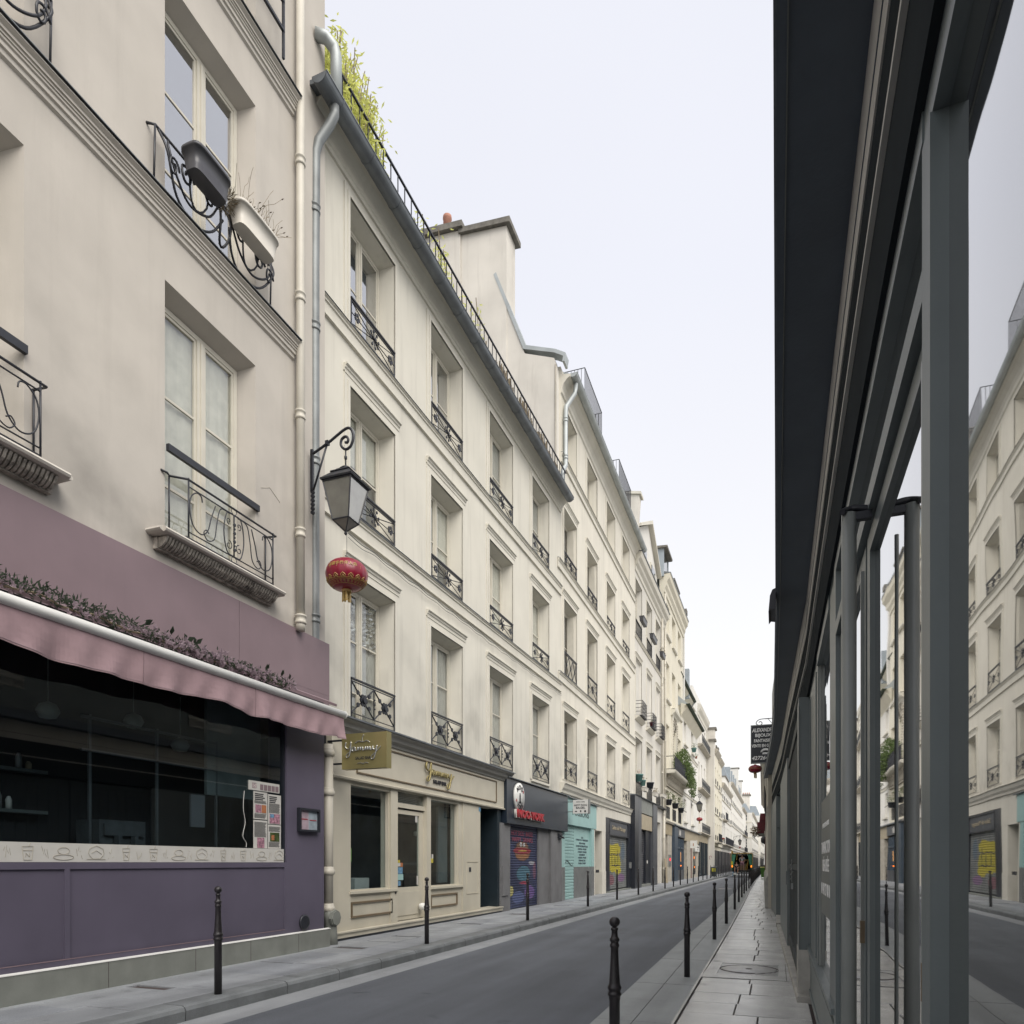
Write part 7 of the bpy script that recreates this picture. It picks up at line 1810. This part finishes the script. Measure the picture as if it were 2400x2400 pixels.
def paper_lantern(x, y, z, w, h, label, fine=True, tassel=.17, cord=None):
    g = empty('red_lantern', (x, y, z), 0, label, 'lantern', 'red lanterns hung over the street')
    n = 48; k = 22; vs, fs = [], []
    for i in range(k + 1):
        t = -pi / 2 + pi * i / k; zz = h / 2 * sin(t) * 1.0; rr = w / 2 * max(.14, cos(t) ** .72 if cos(t) > 0 else 0)
        for j in range(n):
            a = 2 * pi * j / n; f = 1 - .035 * abs(cos(a * 8)) ** 6 * cos(t)
            vs.append((rr * f * cos(a), rr * f * sin(a), zz))
    fs = [(i * n + j, i * n + (j + 1) % n, (i + 1) * n + (j + 1) % n, (i + 1) * n + j) for i in range(k) for j in range(n)]
    mb = MB(); mb._a(vs, fs, True); mb.build('lantern_body', 'lantern', g)
    mb = MB(); mb.lathe([(w * .09, h / 2 - .02), (w * .10, h / 2 + .02), (.001, h / 2 + .02)], 16); mb.lathe([(.001, -h / 2 - .04), (w * .115, -h / 2 - .04), (w * .12, -h / 2 + .02), (.001, -h / 2 + .02)], 16); mb.build('lantern_cap', 'gilt', g)
    ts = MB(); random.seed(1)
    for q in range(40 if fine else 6):
        a = 2 * pi * random.random(); r_ = w * .11 * (.35 + .65 * random.random()); ts.tube([(r_ * cos(a), r_ * sin(a), -h / 2 - .03), (r_ * cos(a) * 1.05, r_ * sin(a), -h / 2 - .03 - tassel * random.uniform(.9, 1.05))], .006 if fine else w * .03, 4, smooth=False)
    ts.build('tassel', 'tassel', g)
    def P(a, t): rr = w / 2 * max(.14, max(0, cos(t)) ** .72) + .004; return (rr * cos(a), rr * sin(a), h / 2 * sin(t))
    if fine:
        gd = MB()
        for t in (-.62, -.70, -1.0): gd.tube([P(2 * pi * j / 48, t) for j in range(48)], .004, 4, closed=True)
        for j in range(16):
            a = 2 * pi * j / 16
            gd.tube([P(a + da, t) for da, t in ((-.10, -.60), (-.13, -.48), (-.05, -.38), (0, -.33), (.05, -.38), (.13, -.48), (.10, -.60), (0, -.52))], .006, 4, closed=True)
            gd.tube([P(a + da, t) for da, t in ((-.05, -.56), (0, -.45), (.05, -.56))], .008, 4)
        for j in range(28):
            a = 2 * pi * j / 28; gd.tube([P(a - .07, -.78), P(a + .05, -.78), P(a + .05, -.92), P(a - .04, -.92), P(a - .04, -.85), P(a + .02, -.85)], .0035, 4)
        for j in range(16): gd.tube([P(2 * pi * j / 16 + .1, .3), P(2 * pi * j / 16 + .1, .05)], .002, 3)
        gd.build('gilt_pattern', 'gilt', g)
        chars = '法国华侨华人会'
        for i, c_ in enumerate(chars):
            a = radians(-108 + i * 12.5); t = .30; p = P(a, t)
            text(c_, .07, 'gilt', g, (p[0] * 1.005, p[1] * 1.005, p[2] - .02), depth=.002, rot=(pi / 2 - .25, 0, a + pi / 2), name='gilt_character', bold=.001)
    else:
        gd = MB()
        for t in (.25, -.1): gd.tube([P(2 * pi * j / 24, t) for j in range(24)], .004, 4, closed=True)
        gd.build('gilt_pattern', 'gilt', g)
    if cord: MB().tube([(0, 0, h / 2), (0, 0, h / 2 + cord)], .004, 4, smooth=False).build('cord', 'iron', g)
    return g
paper_lantern(-6.77, 10.25, 6.43, .70, .50, 'large red paper lantern with gold tassel hanging below the nearest street lamp', cord=.5, tassel=.16)
paper_lantern(-.64, 24.0, 4.59, .41, .25, 'dull red lantern hanging under the black jewellery sign', fine=False, tassel=.14, cord=.05)
paper_lantern(-6.9, 70.0, 5.75, .58, .36, 'bright red lantern hanging below the second street lamp', fine=False, tassel=.2, cord=.2)
paper_lantern(-6.2, 92, 4.6, .42, .2, 'tiny red lantern in front of the slim beige house', fine=False)
paper_lantern(-5.8, 126, 4.2, .42, .2, 'tiny red lantern below the farthest street lamp', fine=False)

# black jewellery sign hung at right angles to the right wall
g = empty('blade_sign', (-.76, 24.0, 4.78), 0, 'black jewellery shop sign with white lettering hanging from a scrolled bracket on the right', 'sign')
MB().box(0, .80, 0, .06, 0, 1.19).build('sign_board', 'charcoal', g)
f = MB()
for (a, b, c, d) in ((-.015, .815, -.02, .008), (-.015, .815, 1.182, 1.21), (-.015, .006, .008, 1.182), (.794, .815, .008, 1.182)): f.box(a, b, -.012, .072, c, d)
f.build('sign_frame', 'alu', g)
for t, size, x, z, w, sh in (('ALEXANDRE', .17, .355, .985, .67, .25), ('BIJOUX', .14, .355, .83, .48, 0), ('FANTAISIES', .14, .355, .66, .54, 0), ('VENTE EN GROS', .13, .36, .50, .69, 0), ('42726409', .165, .34, .10, .66, .25)):
    text(t, size, 'signwhite', g, (x, -.004, z), width=w, depth=.003, shear=sh, bold=.004, name='sign_lettering')
tel = MB(); tel.prism([(.30 + .15 * cos(t) + .13, .33 + .13 * sin(t)) for t in [pi * i / 8 for i in range(9)]] + [(.38, .33), (.43, .40), (.48, .33)][::-1], -.008, -.001, 'y'); tel.prism([(.33, .27), (.53, .27), (.49, .35), (.37, .35)], -.008, -.001, 'y'); tel.build('telephone_symbol', 'signwhite', g)
mb = MB(); mb.tube(smooth_path([(.9, .03, 1.40), (.5, .03, 1.40), (.25, .03, 1.385), (.15, .03, 1.29), (.19, .03, 1.22), (.29, .03, 1.21), (.33, .03, 1.27), (.28, .03, 1.32), (.23, .03, 1.29)], 5), .012, 6); mb.tube([(.5, .03, 1.40), (.64, .03, 1.22)], .008, 6); mb.box(.42, .56, .02, .04, 1.385, 1.41); mb.build('scroll_bracket', 'iron', g)

# planters hooked over the upper window guard of the beige house
def planter(x, w, z, m, label, dead):
    g = empty('window_planter', (-7.5 + .36, x, z), 0, label, 'planter')
    H = .30; vs = []
    mb = MB(); n = 24
    def oval(rx, ry, z_): return [(rx * (abs(cos(t)) ** .5) * (1 if cos(t) > 0 else -1), ry * (abs(sin(t)) ** .35) * (1 if sin(t) > 0 else -1), z_) for t in [2 * pi * i / n for i in range(n)]]
    rings = [oval(.11, w / 2 * .86, 0), oval(.15, w / 2 * .96, H * .85), oval(.17, w / 2, H * .86), oval(.17, w / 2, H), oval(.14, w / 2 * .95, H), oval(.135, w / 2 * .93, H * .8)]
    vs = [p for r_ in rings for p in r_]
    mb._a(vs, [(i * n + j, i * n + (j + 1) % n, (i + 1) * n + (j + 1) % n, (i + 1) * n + j) for i in range(len(rings) - 1) for j in range(n)], True)
    b0 = len(mb.v) - len(vs); mb.f += [tuple(b0 + j for j in range(n)), tuple(b0 + (len(rings) - 1) * n + j for j in range(n))]; mb.sm += [False, False]
    mb.build('planter_box', m, g)
    MB().box(-.09, .09, -w * .42, w * .42, H * .8, H * .86).build('soil', 'soil', g)
    dd = MB(); random.seed(9)
    for q in range(dead):
        y0 = random.uniform(-w * .42, w * .42); a = Vector((random.uniform(-.08, .08), y0, H * .8)); pts = [a]
        dv = Vector((random.uniform(-.03, .05), random.uniform(-.05, .07), random.uniform(.02, .09)))
        for t in range(random.randint(3, 6)): a = a + dv + Vector((random.uniform(-.02, .02), random.uniform(-.02, .03), random.uniform(-.03, .03))); pts.append(a)
        dd.tube(pts, .003, 3, smooth=False)
        if q % 3 == 0: dd.leaf(pts[-1], (1, .3, .4), (0, 0, 1), .012, .05)
    if dead: tag(dd.build('dry_twigs', 'dry', g), kind='stuff')
    return g
planter(7.50, .66, 10.62, 'planter_grey', 'dark grey plastic planter hooked on the upper window guard of the beige house', 0)
planter(8.42, .84, 10.62, 'planter_white', 'off white plastic planter with dry twigs on the upper window guard', 70)
dn = MB(); random.seed(14); leafball(dn, (0, 0, 0), .10, .09, .16, 260, .006, .10, hollow=.0); o = dn.build('dry_plant', 'dry', None, (-7.2, 7.93, 10.84)); tag(o, 'withered tuft between the grey and the white planter', 'plant', kind='stuff')

# wheeled bins
def bin_(x, y, z, s, body, lid, label, bag=None, rot=0):
    g = empty('wheeled_bin', (x, y, z), rot, label, 'bin')
    mb = MB(); h = 1.0 * s; w0, w1 = .24 * s, .31 * s
    mb._a([(-w0, -w0, .08), (w0, -w0, .08), (w0, w0, .08), (-w0, w0, .08), (-w1, -w1, h), (w1, -w1, h), (w1, w1, h), (-w1, w1, h)], [(0, 3, 2, 1), (4, 5, 6, 7), (0, 1, 5, 4), (1, 2, 6, 5), (2, 3, 7, 6), (3, 0, 4, 7)])
    mb.box(-w1 - .02, w1 + .02, -w1 - .02, w1 + .02, h * .93, h * .99)
    mb.build('bin_body', body, g); mb = MB(); mb.prism([(-w1 - .03, h), (w1 + .05, h), (w1 + .05, h + .05), (0, h + .10), (-w1 - .03, h + .05)], -w1 - .03, w1 + .03, 'x'); mb.build('bin_lid', lid, g)
    for sx in (-1, 1): mb = MB(); mb.disc((sx * w0 + (.04 if sx > 0 else 0), w0, .1), .1, .04, 'x', 14); mb.build('bin_wheel', 'vdark', g)
    if bag: MB().box(-w1 * .6, w1 * .6, -w1 - .03, -w1 + .02, h * .6, h * .95).build('yellow_label', bag, g)
bin_(-1.22, 77.5, .035, 1.05, 'binG', 'binY', 'green wheeled bin with a yellow lid on the right pavement')
bin_(-5.85, 73.5, .15, .95, 'binD', 'binD', 'dark grey bin with yellow patch on the left pavement', 'bin_yel')
wp = MB(-3.9, 45.5); wp._a([(-3.4, 45.0, .004), (-2.6, 45.0, .004), (-2.5, 45.8, .004), (-3.3, 45.9, .004)], [(0, 1, 2, 3)]); o = wp.build('paint_mark', 'step', None, (-3.9, 45.5, 0)); tag(o, 'worn white paint patch on the road before the truck', 'marking')

# ------------------------------------------------------------------ the open truck with two workers
tk = empty('truck', (-3.58, 82, 0), 0, 'green open backed works truck parked in the road with lit amber lamps', 'truck')
def tb(x0, x1, y0, y1, z0, z1, name, m): return MB().box(x0, x1, y0, y1, z0, z1).build(name, m, tk)
tb(-1.0, 1.0, 0, 4.6, .62, .78, 'load_floor', 'vdark')
for sx in (-1, 1):
    tb(sx * 1.03 - .04, sx * 1.03 + .04, .05, 4.6, .78, 2.55, 'side_board', 'vgreen')
    MB().prism([(sx * .62, 2.5), (sx * .98, 2.5), (sx * 1.0, .95), (sx * .92, .95)], -.03, .03, 'y').build('rear_curtain', 'vgreen', tk)
    MB().prism([(sx * 1.10, 2.6), (sx * 1.16, 2.6), (sx * 1.16, .9), (sx * 1.12, .9)], -.04, .06, 'y').build('yellow_post', 'vyellow', tk)
    o = tb(sx * 1.0 - .05, sx * 1.0 + .05, -.10, -.03, 1.10, 1.30, 'amber_tail_lamp', 'amber')
    for yy in (.7, 3.9): mb = MB(); mb.disc((sx * .85 + .1, yy, .42), .42, .22, 'x', 20); mb.build('wheel', 'vdark', tk)
tb(-1.07, 1.07, 0, 4.6, 2.58, 2.64, 'roof_frame', 'vyellow')
for k in range(9): tb(-1.0 + k * .24, -.92 + k * .24, 0, .4, 2.64, 2.70, 'roof_slat', 'vyellow')
MB().prism([(-1.12, 2.6), (-.80, 2.6), (-1.05, 3.05)], 0, .06, 'y').build('yellow_panel', 'vyellow', tk)
tb(-.98, .98, 4.4, 4.5, .8, 2.5, 'front_board', 'black'); tb(-.98, .98, 0.1, 4.4, 2.52, 2.57, 'tarpaulin', 'black')
tb(-.9, .9, -.25, 0, .42, .52, 'rear_bumper', 'iron_grey'); tb(-.75, .75, -.27, -.25, .28, .33, 'number_bar', 'white'); tb(-.95, -.6, -.3, -.05, .10, .60, 'rear_toolbox', 'blueprint'); tb(-.85, -.55, -.34, -.31, .05, .5, 'white_bag', 'white')
tb(-1.0, 1.0, 4.7, 6.3, .5, 2.35, 'cab', 'vgreen'); tb(-.9, .9, 6.3, 6.33, 1.3, 2.2, 'windscreen', 'glass_far')
for (x0, z0, x1, z1, m) in ((.30, .7, .85, 2.4, 'vyellow'), (.5, .7, .75, 2.2, 'vyellow'), (-.55, 1.9, -.50, 2.5, 'vyellow')): mb = MB(); mb.bar((x0, .15, z0), (x1, .25, z1), .03); mb.build('plank', m, tk)
tb(-.2, .9, .8, .9, 1.85, 1.95, 'shelf_board', 'vyellow'); tb(-1.1, -.92, -.06, -.02, 1.35, 1.75, 'yellow_sticker', 'bin_yel')
tb(-.3, .4, .9, 1.6, .78, 1.5, 'crate', 'dry')

def skin_body(name, joints, edges, m, parent, sub=2):
    me = bpy.data.meshes.new(name); me.from_pydata([j[0] for j in joints], edges, []); me.materials.append(M[m])
    o = place(me, name, parent)
    sk = o.modifiers.new('s', 'SKIN'); o.modifiers.new('u', 'SUBSURF').levels = sub; o.modifiers['u'].render_levels = sub
    for i, j in enumerate(joints): me.skin_vertices[0].data[i].radius = (j[1], j[2] if len(j) > 2 else j[1]); me.skin_vertices[0].data[i].use_root = (i == 0)
    return o
def person(loc, label, pose):
    g = empty('person', loc, 0, label, 'person')
    if pose == 'stand':
        J = [((0, 0, .92), .13, .10), ((0, .01, 1.12), .13, .09), ((0, .0, 1.36), .16, .10), ((0, -.01, 1.50), .05), ((0, -.01, 1.60), .085), ((0, -.02, 1.70), .085),
             ((-.19, 0, 1.40), .055), ((-.30, -.03, 1.15), .042), ((-.24, -.12, .95), .034), ((-.20, -.16, .87), .03),
             ((.19, 0, 1.40), .055), ((.31, -.02, 1.15), .042), ((.27, -.10, .95), .034), ((.22, -.15, .87), .03),
             ((-.10, 0, .86), .10), ((-.12, -.02, .48), .065), ((-.13, .02, .10), .042), ((-.13, -.12, .03), .035),
             ((.10, 0, .86), .10), ((.13, -.03, .48), .065), ((.15, .02, .10), .042), ((.16, -.12, .03), .035)]
    else:
        J = [((0, 0, .42), .14, .12), ((0, .0, .62), .13, .10), ((0, -.03, .86), .16, .10), ((0, -.06, 1.0), .05), ((0, -.08, 1.09), .085), ((0, -.09, 1.18), .085),
             ((-.19, -.03, .90), .055), ((-.27, -.16, .68), .042), ((-.14, -.34, .62), .034), ((-.08, -.40, .60), .03),
             ((.19, -.03, .90), .055), ((.27, -.16, .68), .042), ((.14, -.34, .62), .034), ((.08, -.40, .60), .03),
             ((-.11, -.05, .42), .10), ((-.17, -.42, .48), .07), ((-.15, -.36, .10), .045), ((-.15, -.48, .04), .035),
             ((.11, -.05, .42), .10), ((.17, -.42, .48), .07), ((.15, -.36, .10), .045), ((.15, -.48, .04), .035)]
    E_ = [(0, 1), (1, 2), (2, 3), (3, 4), (4, 5), (2, 6), (6, 7), (7, 8), (8, 9), (2, 10), (10, 11), (11, 12), (12, 13), (0, 14), (14, 15), (15, 16), (16, 17), (0, 18), (18, 19), (19, 20), (20, 21)]
    skin_body('body', J, E_, 'skin', g)
    top = [J[i] for i in (1, 2, 6, 10, 7, 11)]
    sh = [(p[0], p[1] * 1.16, (p[2] if len(p) > 2 else p[1]) * 1.2) for p in (J[0], J[1], J[2], J[6], J[7], J[10], J[11])]
    skin_body('shirt', sh, [(0, 1), (1, 2), (2, 3), (3, 4), (2, 5), (5, 6)], 'shirt' if pose == 'stand' else 'dark_cloth', g)
    lg = [(p[0], p[1] * 1.18, (p[2] if len(p) > 2 else p[1]) * 1.2) for p in (J[0], J[14], J[15], J[18], J[19])]
    skin_body('shorts' if pose == 'stand' else 'trousers', lg, [(0, 1), (1, 2), (0, 3), (3, 4)], 'shorts' if pose == 'stand' else 'dark_cloth', g)
    h = J[5][0]; mb = MB(); mb.lathe([(.001, -.02), (.09, -.01), (.096, .04), (.07, .09), (.001, .11)], 14, (h[0], h[1] + .02, h[2])); mb.build('hair', 'hair', g)
    return g
person((-3.55, 82.35, .78), 'man standing in the truck in a grey shirt and pink shorts', 'stand')
person((-4.12, 81.8, .45), 'man in dark clothes crouching at the tail of the truck', 'sit')
